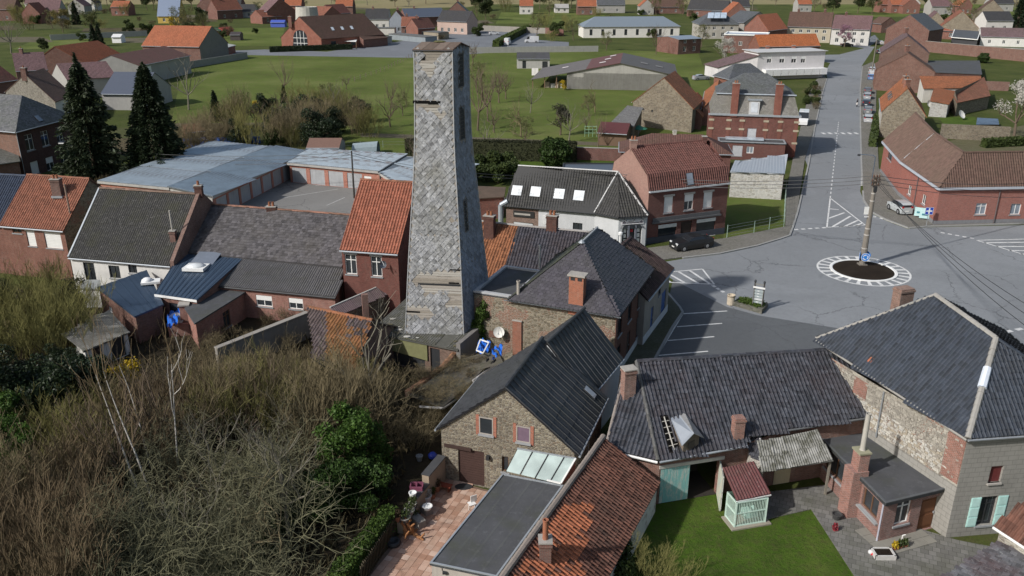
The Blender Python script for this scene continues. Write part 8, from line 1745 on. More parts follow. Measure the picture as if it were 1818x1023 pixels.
# top right corner
for nm,lb,A,B,ap,rf_,wl in (('stone_gable_house','stone gabled house with purple roof at the top right',(1640,42),(1682,44),(1662,22),PRF,OST),('stone_gable_house','big stone gabled house with red roof in the top right',(1672,46),(1738,50),(1708,20),RF,OST),('tall_stone_house','tall stone house with brown roof near the top right corner',(1728,26),(1790,28),(1760,0),BRF,OST)):
    z=5; gab(nm,lb,A,B,ap,z,16,wl,rf_,dirpx=(ap[0]-8,ap[1]-5))
fh('red_brick_end_house','low red brick house in front of the stone gables at the top right',(1672,54),(1735,56),3.4,8,5,FB2,far_tiles((.3,.1,.06)),'x',2)
fh('white_corner_house','white house with dark roof tucked behind the stone gables',(1752,36),(1800,36),5,10,8.5,FW,BLK,'x',2)
# top left corner
for i,(nm,lb,A,B,ze_,zr_,wl,rf_,rg) in enumerate((('brick_end_house','red brick house at the top left corner',(-30,16),(24,16),6,11,FB,BRF,'x'),('red_gable_house','red brick gable house in the far top left',(38,24),(70,24),5,10,FB2,RF,'y'),('grey_barn','grey-purple roofed barn in the far top left',(62,22),(104,22),5,11,FG,PRF,'x'),('orange_far_house','orange brick house with white trim beyond the far gardens',(196,12),(226,12),5,8,FB2,OFT,'x'),('yellow_blue_house','yellow house with a steep blue roof in the far left village',(279,27),(318,27),4,12,render_((.5,.36,.1)),metalm((.12,.16,.24),.5,.2),'x'),('red_far_house','red brick house behind the bare trees at the top',(385,18),(430,16),5,10,FB,RF,'x'),('white_far_house','low white house with dark roof among the far houses',(413,20),(452,20),3.5,7,FW,BLK,'x'),('red_purple_house','red brick house with purple-red roof, biggest of the far houses',(474,20),(524,18),6,12,FB2,PRF,'y'),('red_wing_house','low red-roofed wing before the biggest far house',(465,30),(500,28),3.5,6.5,FB2,RF,'x'),('red_right_house','red roofed house right of the mill stump',(568,34),(612,30),5,10,FB2,RF,'y'),('dark_red_house','dark red roofed house furthest right behind the mill stump',(590,24),(622,22),5,9,FB,far_tiles((.16,.06,.05)),'x'),('slate_far_house','slate-roofed house at the top edge above the school',(1060,8),(1110,8),5,10,FG,SF,'x'),('brown_far_house','brown-roofed glass-sided shed at the top edge above the school',(1160,12),(1215,12),4,8,FB,BRF,'x'),('dark_far_house','dark-roofed house row at the top edge near the street end',(1220,16),(1290,18),4,9,FB,BLK,'x'),('white_far_shed','white shed in the far allotments at the top',(985,14),(1010,14),3,5,FW,FG,'x'))):
    fh(nm,lb,A,B,ze_,10,zr_,wl,rf_,rg,2 if rg=='x' else 0,chim=1 if i in(0,3,5,7) else 0)
for i,(A,B,c,lb) in enumerate((((372,55),(392,54),(.05,.09,.05),'green-roofed hut on the far lawn'),((396,54),(414,52),(.3,.04,.03),'red hut on the far lawn'),((408,62),(426,62),(.05,.04,.04),'small black hut on the far lawn'),((480,40),(505,40),(.06,.1,.4),'blue covered stall by the far red houses'),((198,66),(214,66),(.6,.6,.6),'small white greenhouse shed by the far concrete fence'),((330,235),(362,232),(.2,.1,.06),'orange-brown hut in the allotment behind the garages'),((545,262),(602,262),(.17,.1,.075),'weathered grey timber shed with brown roof behind the garages'))):
    fp=fpR(A,B,2.2,4 if i!=6 else 5); house('garden_hut',lb,'hut',fp,2.3,3.2,'x',wall=wood((.3,.29,.27)) if i==6 else plain(sc(c,1.2)),roof=plain(c),far=True,ops={0:[(3.2,.9,1.2,.9,'dark')] if i==6 else []})
q=T('white_water_tank','white plastic water tank on a stand in the allotment behind the garages','water tank',W(436,255)); q.part(MB().lathe(W(436,255)+Z3*.6,[(.01,0),(1.3,.0),(1.35,.3),(1.35,1.6),(1.2,1.9),(.3,2.0),(.01,2.0)],14),'tank',plain((.62,.6,.56)),smooth=True); q.part(MB().box(W(436,255),2.2,2.2,.6),'stand',wood())
q=T('blue_pool_wall','blue plastic panel wall of a garden pool behind the garage roof','pool',W(395,262)); 
for i in range(8): a_=W(335+i*17,258-i*.5); q.part(MB().box(a_,1.7,.1,1.2),'panel',plain((.04,.14,.5)))
tarp([(330,262),(362,256),(364,242),(334,248)],'teal and blue plastic sheet heaped behind the garages',1.0,0)
q=T('poly_tunnel','grey plastic tunnel with blue cover behind the garage row','tunnel',W(655,275)); m=MB()
for i in range(8):
    a0,a1=math.pi*i/8,math.pi*(i+1)/8; A,B=W(628,276),W(672,272); n=Vector((0,2,0)); m.poly([A+n*math.cos(a0)+Z3*2*math.sin(a0),B+n*math.cos(a0)+Z3*2*math.sin(a0),B+n*math.cos(a1)+Z3*2*math.sin(a1),A+n*math.cos(a1)+Z3*2*math.sin(a1)])
q.part(m,'cover',plain((.3,.36,.38)))
# meadow fence of separate posts
ft=T('meadow_fence','fence of wooden posts and wire crossing the big meadow','fence',W(600,150))
pts=[(610,152),(640,141),(668,131),(690,122),(735,100)]
def fence(t,pts,step,h,mat,r=.07,wires=(.5,1.0)):
    for a,b in zip(pts,pts[1:]):
        A,B=W(*a),W(*b); k=max(1,int((B-A).length/step))
        for i in range(k): p=lerp(A,B,i/k); t.part(MB().box(p,r*2,r*2,h*random.uniform(.85,1.1)),'post',mat)
        for z in wires: t.part(MB().tube(A+Z3*z,B+Z3*z,.012,.012,3),'wire',GREYM)
fence(ft,[(608,153),(640,141),(668,131),(690,122),(735,100)],3.5,1.3,wood((.16,.13,.1)))
ft=T('near_meadow_fence','post fence along the near edge of the meadow behind the thicket','fence',W(560,178)); fence(ft,[(490,186),(545,176),(600,158)],3.5,1.2,wood((.16,.13,.1)))
ft=T('plot_fence','wire mesh fence round the grass plot by the brick shop','fence',W(1330,415)); fence(ft,[(1290,424),(1338,415),(1391,404),(1394,342)],2.4,1.6,plain((.3,.4,.33)),.03,(.4,.8,1.2,1.55))
ft=T('garden_post_fence','low post fence in the garden left of the dark hedge','fence',W(650,272)); fence(ft,[(560,268),(640,262),(720,262)],3.,1.2,plain((.25,.3,.26)),.03,(.5,1.))

random.seed(23)
for i in range(24):
    x=random.choice([random.uniform(-40,260),random.uniform(340,620),random.uniform(900,1480),random.uniform(1560,1818)]); y=random.uniform(4,11); c=random.choice(['red','dark','orange','purple']); w=random.uniform(22,40)
    fh('far_house','far house with %s roof in the broken row along the top edge of the village'%c,(x,y),(x+w,y),5,10,random.uniform(8.5,11),random.choice([FB,FB2,FW,FG]),{'red':RF,'dark':BLK,'orange':OFT,'purple':PRF}[c],random.choice('xxy'),2,chim=1).t.o['group']='far houses with %s roofs along the top edge'%c
# ---------------------------------------------------------------- terrace and its things
d1=(V2(W(861,869))-V2(W(814,858))).normalized(); g1=Vector((-d1.y,d1.x,0))      # along the gable / away
TP=[(790,853),(893,880),(893,842),(766,998),(760,1060),(600,1080),(640,1023),(700,962),(716,940),(750,895)]
tb=structure(MB().poly([W(x,y)+Z3*.03 for x,y in [(790,850),(900,880),(760,1070),(590,1090),(700,962),(745,900)]]),'terrace',plain((.16,.11,.08),.9,.1))
SLM=N('paving_slab',.85,.2); r_=SLM.rnd(); SLM.col(SLM.mix(SLM.math('MULTIPLY',SLM.ramp(SLM.noise(SLM.ob,1.2,6,.7),[(.42,0.),(.72,1.)]),.5),SLM.ramp(r_,[(0.,(.33,.19,.13)),(.4,(.42,.26,.19)),(.75,(.48,.32,.24)),(1.,(.56,.42,.34))]),(.2,.14,.1))); SLM.bump(SLM.noise(SLM.ob,20,4),.3,.01)
me=MB().boxf((-.195,-.195,0),(.39,0,0),(0,.39,0),(0,0,.03)).mesh('paving_slab',SLM.m); o0=V2(W(790,853)); poly=[(788,850),(872,874),(893,842),(900,846),(775,1000),(762,1060),(610,1080),(655,1023),(704,962),(728,935),(760,890)]
cnt=0; extra=[]
for i in range(-16,12):
    for j in range(2,-36,-1):
        p=o0+d1*(i*.41+random.uniform(-.004,.004))+g1*(j*.41); q=pxof(p)
        if inside(q,poly)[0] and q[0][1]<1060 and cnt<300:
            o=bpy.data.objects.new('paving_slab',me); o.location=(p.x,p.y,.032+random.uniform(0,.008)); o.rotation_euler=(random.gauss(0,.004),random.gauss(0,.004),math.atan2(d1.y,d1.x)); link(o,tb); cnt+=1
wl=[W(786,852),W(757,888),W(735,915),W(712,948)]; t=T('terrace_wall','stepped tan garden wall with dark slate coping along the terrace','garden wall',wl[1]); TANR=render_((.34,.27,.2),.3,.4)
for i,(a,b) in enumerate(zip(wl,wl[1:])):
    d=(b-a).normalized(); n=Vector((-d.y,d.x,0))*.22; h=(1.7,1.15,.75)[i]; t.part(MB().prism([a+n,b+n,b-n,a-n],0,h),'wall',TANR); t.part(MB().prism([a+n*1.25,b+n*1.25,b-n*1.25,a-n*1.25],h+.003,h+.07),'coping',plain((.06,.06,.062)))
TC=plain((.33,.14,.08)); 
def pot(label,p,r=.2,h=.35,mat=TC,plantm=None,cat='plant pot'):
    q=T('plant_pot',label,cat,p); q.part(MB().lathe(p,[(r*.01,0),(r*.7,0),(r,h),(r*1.08,h),(r*1.08,h+.03),(r*.85,h+.03),(r*.8,h*.8),(.01,h*.8)],12),'pot',mat)
    if plantm is not None:
        g=leaves('leaves',[(p.x,p.y,p.z+h+.2,r*1.2,r*1.2,.28)],160,.06,plantm,.2); o=bpy.data.objects.new('leaves',g); o.location=-v3(p); link(o,q.o)
    return q
pot('white flower pot on the top step of the terrace wall',W(733,884,1.15)+Z3*.05,.22,.3,WHITE); pot('white round pot with pale flowers beside the terrace wall',W(758,893),.3,.5,plain((.6,.58,.55)),WHITEL)
pot('white bowl on a block at the end of the terrace wall',W(759,904,.5),.28,.2,WHITE); pot('grey bowl planter in front, lowest of the terrace pots',W(719,925,.7),.32,.25,plain((.3,.28,.25)),MIDLEAF)
pot('stone bowl planter just above the lowest grey bowl',W(727,912,.75),.3,.25,plain((.35,.33,.3)),MIDLEAF); pot('small stone bowl third along the terrace wall',W(733,900,.75),.24,.25,plain((.4,.38,.34)),MIDLEAF)
pot('terracotta pot with a green plant against the roller door wall',W(767,886),.25,.4,TC,MIDLEAF); pot('terracotta pot with dry grasses beside the red bench',W(775,873),.28,.45,TC,BRNL); pot('white trough with a small plant on the terrace',W(735,925),.3,.3,plain((.55,.53,.5)),MIDLEAF)
pot('terracotta pot with dry leaves at the lower end of the terrace wall',W(706,925,.8),.2,.3,TC,BRNL)
q=T('pink_crate','maroon pink plastic crate standing on the terrace wall','crate',W(740,868,1.15)); p=W(740,868,1.2); m=MB(); 
for a,b in (((-.35,-.25),(.35,-.25)),((.35,-.25),(.35,.25)),((.35,.25),(-.35,.25)),((-.35,.25),(-.35,-.25)),((0,-.25),(0,.25))): 
    A,B=p+Vector((*a,0)),p+Vector((*b,0)); dd=(B-A); nn=Vector((-dd.y,dd.x,0)).normalized()*.03; m.boxf(A-nn,dd,nn*2,Z3*.3)
q.part(m,'shell',plain((.2,.06,.1)))
q=T('concrete_block','grey concrete block bench with pots at the terrace edge','block',W(742,930)); q.part(MB().box(W(742,932),1.0,.5,.5,-.9),'block',render_((.3,.28,.25))); q.part(MB().box(W(758,912),.6,.5,.45,-.9),'base',render_((.26,.24,.22)))
q=T('tyre_planter','black rubber tyre used as a planter on the terrace','tyre',W(699,968)); q.part(MB().lathe(W(699,968),[(.2,.05),(.36,.0),(.42,.15),(.36,.32),(.24,.32),(.2,.2),(.01,.2)],16),'tyre',DARKM,smooth=True)
q=T('driftwood_stump','gnarled orange-brown root stump lying on the terrace','stump',W(728,950)); tw=[]
random.seed(4)
for i in range(9): branch(tw,W(728,950)+Vector((random.uniform(-.3,.3),random.uniform(-.2,.2),.15)),(rv()+Z3*.25).normalized(),.55,.12,1,.5,.1,2,.6,.04)
q.part(seg_mesh('roots',[(tuple(Vector(a)-q.loc),tuple(Vector(b)-q.loc),r,s) for a,b,r,s in tw],wood((.3,.14,.06)),6),'roots',None)
q=T('red_bench','small dark red wooden bench by the roller door','bench',W(786,870)); p=W(787,871); q.part(MB().box(p+Z3*.4,1.1,.4,.06,-.4),'seat',wood((.2,.05,.03)))
for dx in (-.42,.42): q.part(MB().box(p+Vector((dx*.92,-dx*.39,0)),.08,.35,.4,-.4),'leg',wood((.15,.05,.03)))
q=T('door_mat','dark half-round mat in front of the brown roller door','mat',W(823,866)); q.part(MB().prism([W(823,866)+Vector((math.cos(a)*.55,math.sin(a)*.35,0)) for a in np.linspace(0,6.1,12)],.065,.085),'mat',DARKM)
q=T('garden_chair','small white plastic chair half hidden by the annexe','chair',W(838,905)); p=W(838,905); q.part(MB().box(p+Z3*.42,.4,.4,.04,.5),'seat',WHITE); q.part(MB().box(p+Z3*.46+Vector((.1,.15,0)),.4,.04,.42,.5),'backrest',WHITE)
for a,b in ((-.17,-.17),(.17,-.17),(.17,.17),(-.17,.17)): q.part(MB().tube(p+Vector((a,b,0)),p+Vector((a,b,.42)),.02),'leg',WHITE)
q=T('paling_fence','dark wooden paling fence at the lower left of the terrace','fence',W(690,970)); A,B=W(702,950),W(640,1045); k=26
for i in range(k): p=lerp(A,B,i/k); q.part(MB().box(p,.14,.03,1.25+random.uniform(-.05,.05),-.85),'paling',wood((.09,.075,.05)))
for z in (.3,1.0): q.part(MB().tube(A+Z3*z,B+Z3*z,.035,.035,4),'rail',wood((.09,.075,.05)))
q=T('blue_plastic_bag','blue plastic bag lying by the stone gable corner','bag',W(766,815)); q.part(MB().ball(W(768,815)+Z3*.25,.3,8,5,(1,1,.8)),'bag',plain((.03,.06,.4),.4)); 
pot('grey metal bucket near the blue bag by the stone gable',W(745,818),.22,.35,GREYM,None,'bucket')
# ---------------------------------------------------------------- courtyard things
pot('dark stone urn planter on the path by the brick chimney',W(1485,922),.28,.35,plain((.05,.05,.05)),None)
q=T('stone_trough','white stone trough sink filled with soil on the courtyard paving','trough',W(1567,985)); p=W(1567,988); m=MB(); 
for a,b,w_,h_ in ((-.5,0,.1,.75),(.5,0,.1,.75),(0,-.34,1.1,.08),(0,.34,1.1,.08)): m.box(p+Vector((a,b,0)),w_,h_,.32)
q.part(m,'trough',plain((.5,.49,.47))); q.part(MB().box(p,.95,.62,.26),'soil',EARTH)
for i,(x,y,lb,c) in enumerate(((1588,977,'low pot of yellow flowers beside the white trough',YEL),(1597,974,'second low flower pot next to the yellow one',MIDLEAF),(1606,972,'third low flower pot nearest the brown door',MIDLEAF))): pot(lb,W(x,y),.14,.16,plain((.2,.08,.05)),c)
pot('red flowered pot lying at the lawn edge of the path',W(1482,943),.13,.1,plain((.25,.04,.05)),leafm((.22,.03,.04)))
q=T('toy_ball','small red, white and green ball on the courtyard paving','ball',W(1545,984)); q.part(MB().ball(W(1545,984)+Z3*.14,.14,10,6),'ball',plain((.6,.6,.6)),smooth=True); q.part(MB().ball(W(1548,986)+Z3*.1,.1,8,5),'red_patch',plain((.5,.02,.03)))
for i in range(5): pot(('red potted flower','white potted flower','small green plant pot','white figurine pot','pale flower pot')[i]+' on the kitchen window ledge',wa+cd*((wb_-wa).length-2.7+i*.45)+cn*.1+Z3*1.0,.09,.14,(plain((.5,.02,.02)),WHITE,MIDLEAF,WHITE,plain((.5,.5,.4)))[i],MIDLEAF if i!=3 else None)
q=T('garden_tap','white bent standpipe by the brown kitchen door','standpipe',W(1601,962)); q.part(MB().path([W(1600,964),W(1600,964)+Z3*.5,W(1600,964)+Z3*.55+Vector((.15,0,0))],.03),'pipe',WHITE)
for i in range(30): pass
# paving slabs by the kitchen door
PB=structure(MB().poly([W(x,y)+Z3*.052 for x,y in ((1560,975),(1640,955),(1672,968),(1600,1000))]),'door_paving',PAVE2); FLG=MB().boxf((-.29,-.29,0),(.58,0,0),(0,.58,0),(0,0,.025)).mesh('paving_slab',render_((.24,.23,.2),.5,.3))
dd=(V2(W(1672,962))-V2(W(1590,985))).normalized(); gg=Vector((-dd.y,dd.x,0))
for i in range(6):
    for j in range(4):
        p=V2(W(1572,990))+dd*(i*.6+.3)+gg*(j*.6+.3); o=bpy.data.objects.new('paving_slab',FLG); o.location=(p.x,p.y,.055+random.uniform(0,.006)); o.rotation_euler=(0,0,math.atan2(dd.y,dd.x)); link(o,PB)
# ---------------------------------------------------------------- street furniture
def rsign(t,p,r,az,mat,parent=None,name='sign_face'):
    d=Vector((math.sin(az),-math.cos(az),0)); return t.part(MB().lathe(p,[(.01,.02),(r,.02),(r,0),(.01,0)],20,d),name,mat,parent),d
base=W(1530,473); top=WY(1556,311,base.y+.3); CON=render_((.2,.18,.155),.3,.4)
t=T('concrete_pole','tall leaning concrete power pole standing in the roundabout island','power pole',base)
t.part(MB().tube(base,lerp(base,top,.55),.34,.25,10).tube(lerp(base,top,.55),top,.25,.16,10),'pole',CON); t.part(MB().box(base,.85,.75,.3),'foot',CON)
pt=lambda f: lerp(base,top,f)
for f,w_ in ((.93,.9),(.97,.7),(.89,.8)):
    t.part(MB().box(pt(f)-Vector((0,.12,0)),w_,.3,.12),'crossarm',wood((.08,.065,.055)))
    for k in (-.4,0,.4): t.part(MB().lathe(pt(f)+Vector((k*w_,-.12,.12)),[(.05,0),(.07,.08),(.05,.12),(.07,.18),(.02,.24)],8),'insulator',plain((.12,.06,.04)))
t.part(MB().box(pt(.86)-Vector((0,.25,.3)),.3,.22,.6),'junction_box',DARKM); t.part(MB().box(pt(.6)+Vector((-.45,-.05,-.2)),.45,.06,.8),'white_sign',WHITE)
t.part(MB().box(pt(.55)+Vector((0,-.1,0)),1.2,.12,.12),'sign_bracket',plain((.55,.55,.55))); 
for f in (.2,.35,.42,.72,.8): t.part(MB().lathe(pt(f),[(.34-.16*f,0),(.36-.16*f,.02),(.36-.16*f,.1),(.34-.16*f,.12)],10),'band',plain((.4,.38,.35)))
t.part(MB().tube(pt(.0)+Vector((.2,-.28,.4)),pt(.85)+Vector((.1,-.16,0)),.03,.03,5),'cable',DARKM)
BLUES=plain((.02,.2,.62),.4,.4,.1)
for az,off in ((-.1,(0,-.42,0)),(2.1,(.38,.2,0)),(-1.9,(-.42,.05,0))):
    sp=base+Vector(off)+Vector((.05,0,1.15)); s,d=rsign(t,sp,.46,az,BLUES,None,'roundabout_sign'); sx=d.cross(Z3)
    t.part(MB().lathe(sp,[(.41,.024),(.45,.024),(.45,.028),(.41,.028),(.41,.024)],20,d),'rim',WHITE,s)
    for k in range(3):                   # three curved arrows chasing round
        m=MB(); a0=k*2.094+.3
        for i in range(5):
            a,b=a0+i*.25,a0+(i+1)*.25; P=lambda r,an: sp+d*.03+sx*math.cos(an)*r+Z3*math.sin(an)*r; m.poly([P(.2,a),P(.29,a),P(.29,b),P(.2,b)])
        P=lambda r,an: sp+d*.03+sx*math.cos(an)*r+Z3*math.sin(an)*r; m.poly([P(.14,a0+1.25),P(.35,a0+1.25),P(.245,a0+1.65)]); t.part(m,'arrow',WHITE,s)
q=T('white_marker','small white reflector post lying on the roundabout soil','marker',W(1567,473)); q.part(MB().box(W(1567,474)+Z3*.2,.35,.2,.1,.3),'reflector',WHITE)
# wires
def wire(label,a,b,sag=.5,r=.03,name='overhead_wire',group=None):
    a=Vector(a);b=Vector(b); n=14; P=[lerp(a,b,i/n)-Z3*(4*sag*(i/n)*(1-i/n)) for i in range(n+1)]; m=MB()
    for p,q in zip(P,P[1:]): m.tube(p,q,r,r,3,False)
    solo(m,name,label,'wire',DARKM,group,loc=a)
pubp=W(1065,405); pubt=WY(1062,303,pubp.y)
for i,(f,y) in enumerate(((.97,.0),(.93,-.1),(.89,-.2))): wire(('uppermost','middle','lowest')[i]+' of three wires from the roundabout pole across the street to the pub pole',pt(f)+Vector((-.3,0,.2)),pubt+Vector((.4*i-.4,0,-.35*i)),.9)
for i in range(3): wire(('uppermost','middle','lowest')[i]+' of three wires running from the roundabout pole past the bent brick building',pt(.97-.04*i)+Vector((.3,0,.2)),WY(1900,318+i*14,103),.8)
for i in range(3): wire(('left','middle','right')[i]+' of three wires sweeping from the roundabout pole towards the lower right corner',pt(.95-.03*i)+Vector((.2,-.2,.1)),W(1905+i*22,640-i*14,8.4),1.1,.028)
t=T('pub_pole','white concrete power pole standing against the corner pub','power pole',pubp); t.part(MB().tube(pubp,pubt,.2,.14,8),'pole',render_((.55,.54,.52),.15,.3))
for k in (0,1,2): 
    t.part(MB().box(pubt-Z3*(.4+.55*k),.9,.1,.1,.2),'crossarm',GREYM)
    for s in (-.4,.4): t.part(MB().lathe(pubt-Z3*(.3+.55*k)+Vector((s,s*.2,0)),[(.06,0),(.08,.1),(.05,.15),(.07,.2),(.02,.26)],8),'insulator',plain((.6,.6,.58)))
yp=W(629,352); yt=WY(624,268,yp.y); t=T('yard_lamp_pole','dark pole with a street lamp arm in the garage yard','lamp pole',yp); t.part(MB().tube(yp,yt,.14,.1,8),'pole',plain((.05,.045,.04))); t.part(MB().tube(yt-Z3*.6,yt+Vector((-1.2,-.3,-.1)),.04),'arm',GREYM); t.part(MB().box(yt+Vector((-1.4,-.3,-.2)),.7,.25,.14),'lamp_head',plain((.3,.31,.32)))
lp=W(150,308); lt=WY(143,283,lp.y); t=T('lane_lamp_pole','short concrete pole with lamp arm beside the dark mansion','lamp pole',lp); t.part(MB().tube(lp,lt+Z3*2,.16,.12,8),'pole',CON); t.part(MB().tube(lt+Z3*1.6,lt+Vector((-2,0,2.4)),.04),'arm',GREYM); t.part(MB().box(lt+Vector((-2.4,0,2.35)),.8,.25,.12),'lamp_head',WHITE)
for i in range(3): wire(('upper','middle','lower')[i]+' of three wires over the garage roofs',yt-Z3*(.2+.35*i),lt+Z3*(1.8-.35*i),.9+.25*i)
for i in range(2): wire(('upper','lower')[i]+' of two wires from the yard pole behind the tower to the pub pole',yt-Z3*(.3+.3*i),pubt-Z3*(.5+.4*i),1.2)
sp=W(1547,135); t=T('street_pole','concrete street pole beside the row of parked cars','power pole',sp); t.part(MB().tube(sp,v3(sp,10),.2,.13,8),'pole',CON); t.part(MB().tube(v3(sp,9.6),v3(sp,9.9)+Vector((-2.,-.5,.2)),.05),'arm',GREYM); t.part(MB().box(v3(sp,9.95)+Vector((-2.3,-.6,.1)),.8,.3,.14),'lamp_head',GREYM)
sp=W(1546,332); t=T('banner_lamp','dark arched lamp post at the pavement corner','lamp post',sp); t.part(MB().path([sp,v3(sp,4.3),v3(sp,4.5)+Vector((-.3,.2,0)),v3(sp,4.5)+Vector((-1.9,.8,0))],.05),'post',plain((.06,.09,.13))); t.part(MB().ball(v3(sp,4.4)+Vector((-2,.85,0)),.25,8,5,(1,1,.6)),'lamp_head',DARKM)
# blue sign with white cross
sp=W(1644,403); t=T('blue_cross_sign','square blue road sign with a white cross on a grey post by the brick corner','road sign',sp); t.part(MB().tube(sp,sp+Z3*2.35,.04),'post',GREYM); bp_=sp+Z3*1.55+Vector((-.45,-.06,0)); b=t.part(MB().boxf(bp_,(.95,0,0),(0,.03,0),(0,0,.9)),'sign_board',plain((.02,.06,.4),.4,.4,.05))
t.part(MB().boxf(bp_+Vector((.38,-.012,.1)),(.17,0,0),(0,.01,0),(0,0,.7)).boxf(bp_+Vector((.12,-.014,.36)),(.7,0,0),(0,.01,0),(0,0,.17)),'cross',WHITE,b)
for k in ((0,0,.95,.03),(0,.87,.95,.03),(0,0,.03,.9),(.92,0,.03,.9)): t.part(MB().boxf(bp_+Vector((k[0],-.008,k[1])),(k[2],0,0),(0,.006,0),(0,0,k[3])),'border',WHITE,b)
sp=W(1630,393); t=T('turquoise_board','low pale turquoise notice board fence by the brick wall','board',sp); 
for i in range(2): t.part(MB().boxf(W(1622+i*9,387+i*4)+Z3*.3,(1.1,-.55,0),(0,.05,0),(0,0,1.1)),'panel',plain((.45,.66,.66))); t.part(MB().boxf(W(1622+i*9,387+i*4)+Z3*.7+Vector((.2,-.17,0)),(.6,-.3,0),(0,.04,0),(0,0,.2)),'stripe',plain((.05,.2,.25)))
# bin, planter and timber direction board
p=W(1297,541); t=T('litter_bin','round cream concrete litter bin at the edge of the parking lot','litter bin',p); t.part(MB().lathe(p,[(.01,0),(.32,0),(.36,.1),(.36,.85),(.38,.87),(.38,1.0),(.3,1.0),(.28,.8),(.01,.8)],14),'bin',plain((.5,.43,.33))); t.part(MB().lathe(p+Z3*.86,[(.365,0),(.385,.0),(.385,.08),(.365,.08)],14),'band',plain((.2,.15,.1)))
P=[W(1301,543),W(1352,558),W(1363,546),W(1314,534)]; t=T('stone_planter','low stone planter bed with green plants beside the parking lot','planter',(P[0]+P[2])/2)
t.part(MB().prism([V2(p) for p in P],0,.42),'wall',stone(((.2,.19,.16),(.14,.14,.11),(.25,.24,.2),(.18,.17,.14)),(.15,.15,.12),6.)); cc=(P[0]+P[2])/2
o=bpy.data.objects.new('plants',leaves('plants',[(lerp(lerp(P[0],P[1],u),lerp(P[3],P[2],u),v).x,lerp(lerp(P[0],P[1],u),lerp(P[3],P[2],u),v).y,.5,.55,.5,.18) for u in (.2,.4,.6,.8) for v in (.3,.7)],1600,.08,leafm((.07,.11,.02),.5),.1)); o.location=-v3((P[0]+P[2])/2,0); link(o,t.o)
a,b=W(1336,548)+Z3*.3,W(1352,551)+Z3*.3; d=(b-a); n=Vector((d.y,-d.x,0)).normalized(); t=T('village_sign_frame','dark timber frame with stacked pale direction boards in the stone planter','sign frame',a)
for p in (a,b): 
    t.part(MB().box(p,.12,.12,2.35),'post',wood((.07,.065,.06))); t.part(MB().lathe(p+Z3*2.35,[(.1,0),(.12,.08),(.05,.2),(.01,.24)],8),'finial',DARKM)
    for s in (-.28,.28): t.part(MB().tube(p+n*s,p+n*s*.3+Z3*1.6,.03),'brace',wood((.2,.19,.17)))
for i,z in enumerate((.35,.62,.89,1.16,1.43)): t.part(MB().boxf(a+Z3*z+n*.05,d,n*.04,Z3*.2),'board',plain((.33,.38,.38) if i!=1 else (.5,.53,.53)))
for i,z in enumerate((.42,.7,.98,1.25,1.5)): t.part(MB().boxf(lerp(a,b,.35)+Z3*z+n*.1,d*.22,n*.01,Z3*.08),'mark',plain((.65,.66,.66)))
t.part(MB().boxf(a-d*.15+Z3*1.78+n*.05,d*1.3,n*.06,Z3*.16),'top_board',WHITE); t.part(MB().boxf(a+Z3*2.1,d,n*.05,Z3*.12),'lintel',wood((.2,.2,.19)))
# ---------------------------------------------------------------- vehicles
TYRE=plain((.02,.02,.021),.85,.2); RIM=metalm((.45,.46,.48),.35,.6); CG=glass((.015,.018,.022),.06); REDL=plain((.4,.01,.01),.3); LAMP=glass((.6,.62,.65),.1)
def car_mesh(L,Wd,H,kind):
    """stations along x (front at +x): (x, belt z, roof z, half roof width factor)"""
    h=Wd/2
    S={'sedan':[(.5,.5,.5,.0),(.47,.62,.62,0),(.3,.7,.7,0),(.2,.74,.74,0),(.06,.78,1.,1),(-.05,.8,1.,1),(-.2,.8,.98,1),(-.32,.8,.82,1),(-.42,.78,.78,0),(-.485,.74,.74,0),(-.5,.55,.55,0)],
       'hatch':[(.5,.42,.42,0),(.47,.55,.55,0),(.34,.64,.64,0),(.26,.68,.68,0),(.08,.7,.98,1),(-.1,.7,1.,1),(-.34,.7,.97,1),(-.46,.7,.86,1),(-.495,.66,.66,0),(-.5,.42,.42,0)],
       'van':[(.5,.3,.3,0),(.485,.42,.42,0),(.4,.5,.5,0),(.36,.53,.6,0),(.27,.56,.97,1),(.15,.56,1.,1),(-.2,.56,1.,1),(-.45,.56,1.,1),(-.495,.56,.97,1),(-.5,.4,.4,0)]}[kind]
    body=MB();gl=MB(); z0=.2; rings=[]
    for x,b,r,k in S:
        X=x*L; ef=1-.12*max(0,(abs(x)-.38)/.12); hb=h*ef; rw=hb*(.78 if kind!='van' else .9) if k else hb*.93
        bz=b*H; rz=r*H if k else bz+.03
        rings.append([(X,-hb*.94,z0),(X,-hb,z0+(bz-z0)*.5),(X,-hb*.97,bz),(X,-rw,rz),(X,rw,rz),(X,hb*.97,bz),(X,hb,z0+(bz-z0)*.5),(X,hb*.94,z0)])
    for i in range(len(rings)-1):
        a,b=rings[i],rings[i+1]; cab=S[i][3] or S[i+1][3]; both=S[i][3] and S[i+1][3]
        for j in range(7):
            quad=[a[j],b[j],b[j+1],a[j+1]]
            if cab and (j in(2,4)) and not(kind=='van' and S[i][0]<.2): gl.poly(quad)
            elif cab and j==3 and not both: gl.poly(quad) if not(kind=='van' and S[i][0]<0) else body.poly(quad)
            else: body.poly(quad)
    body.poly(rings[0]); body.poly(rings[-1][::-1]); body.poly([(r[0][0],r[0][1],z0) for r in rings]+[(r[0][0],-r[0][1],z0) for r in reversed(rings)])
    return body,gl
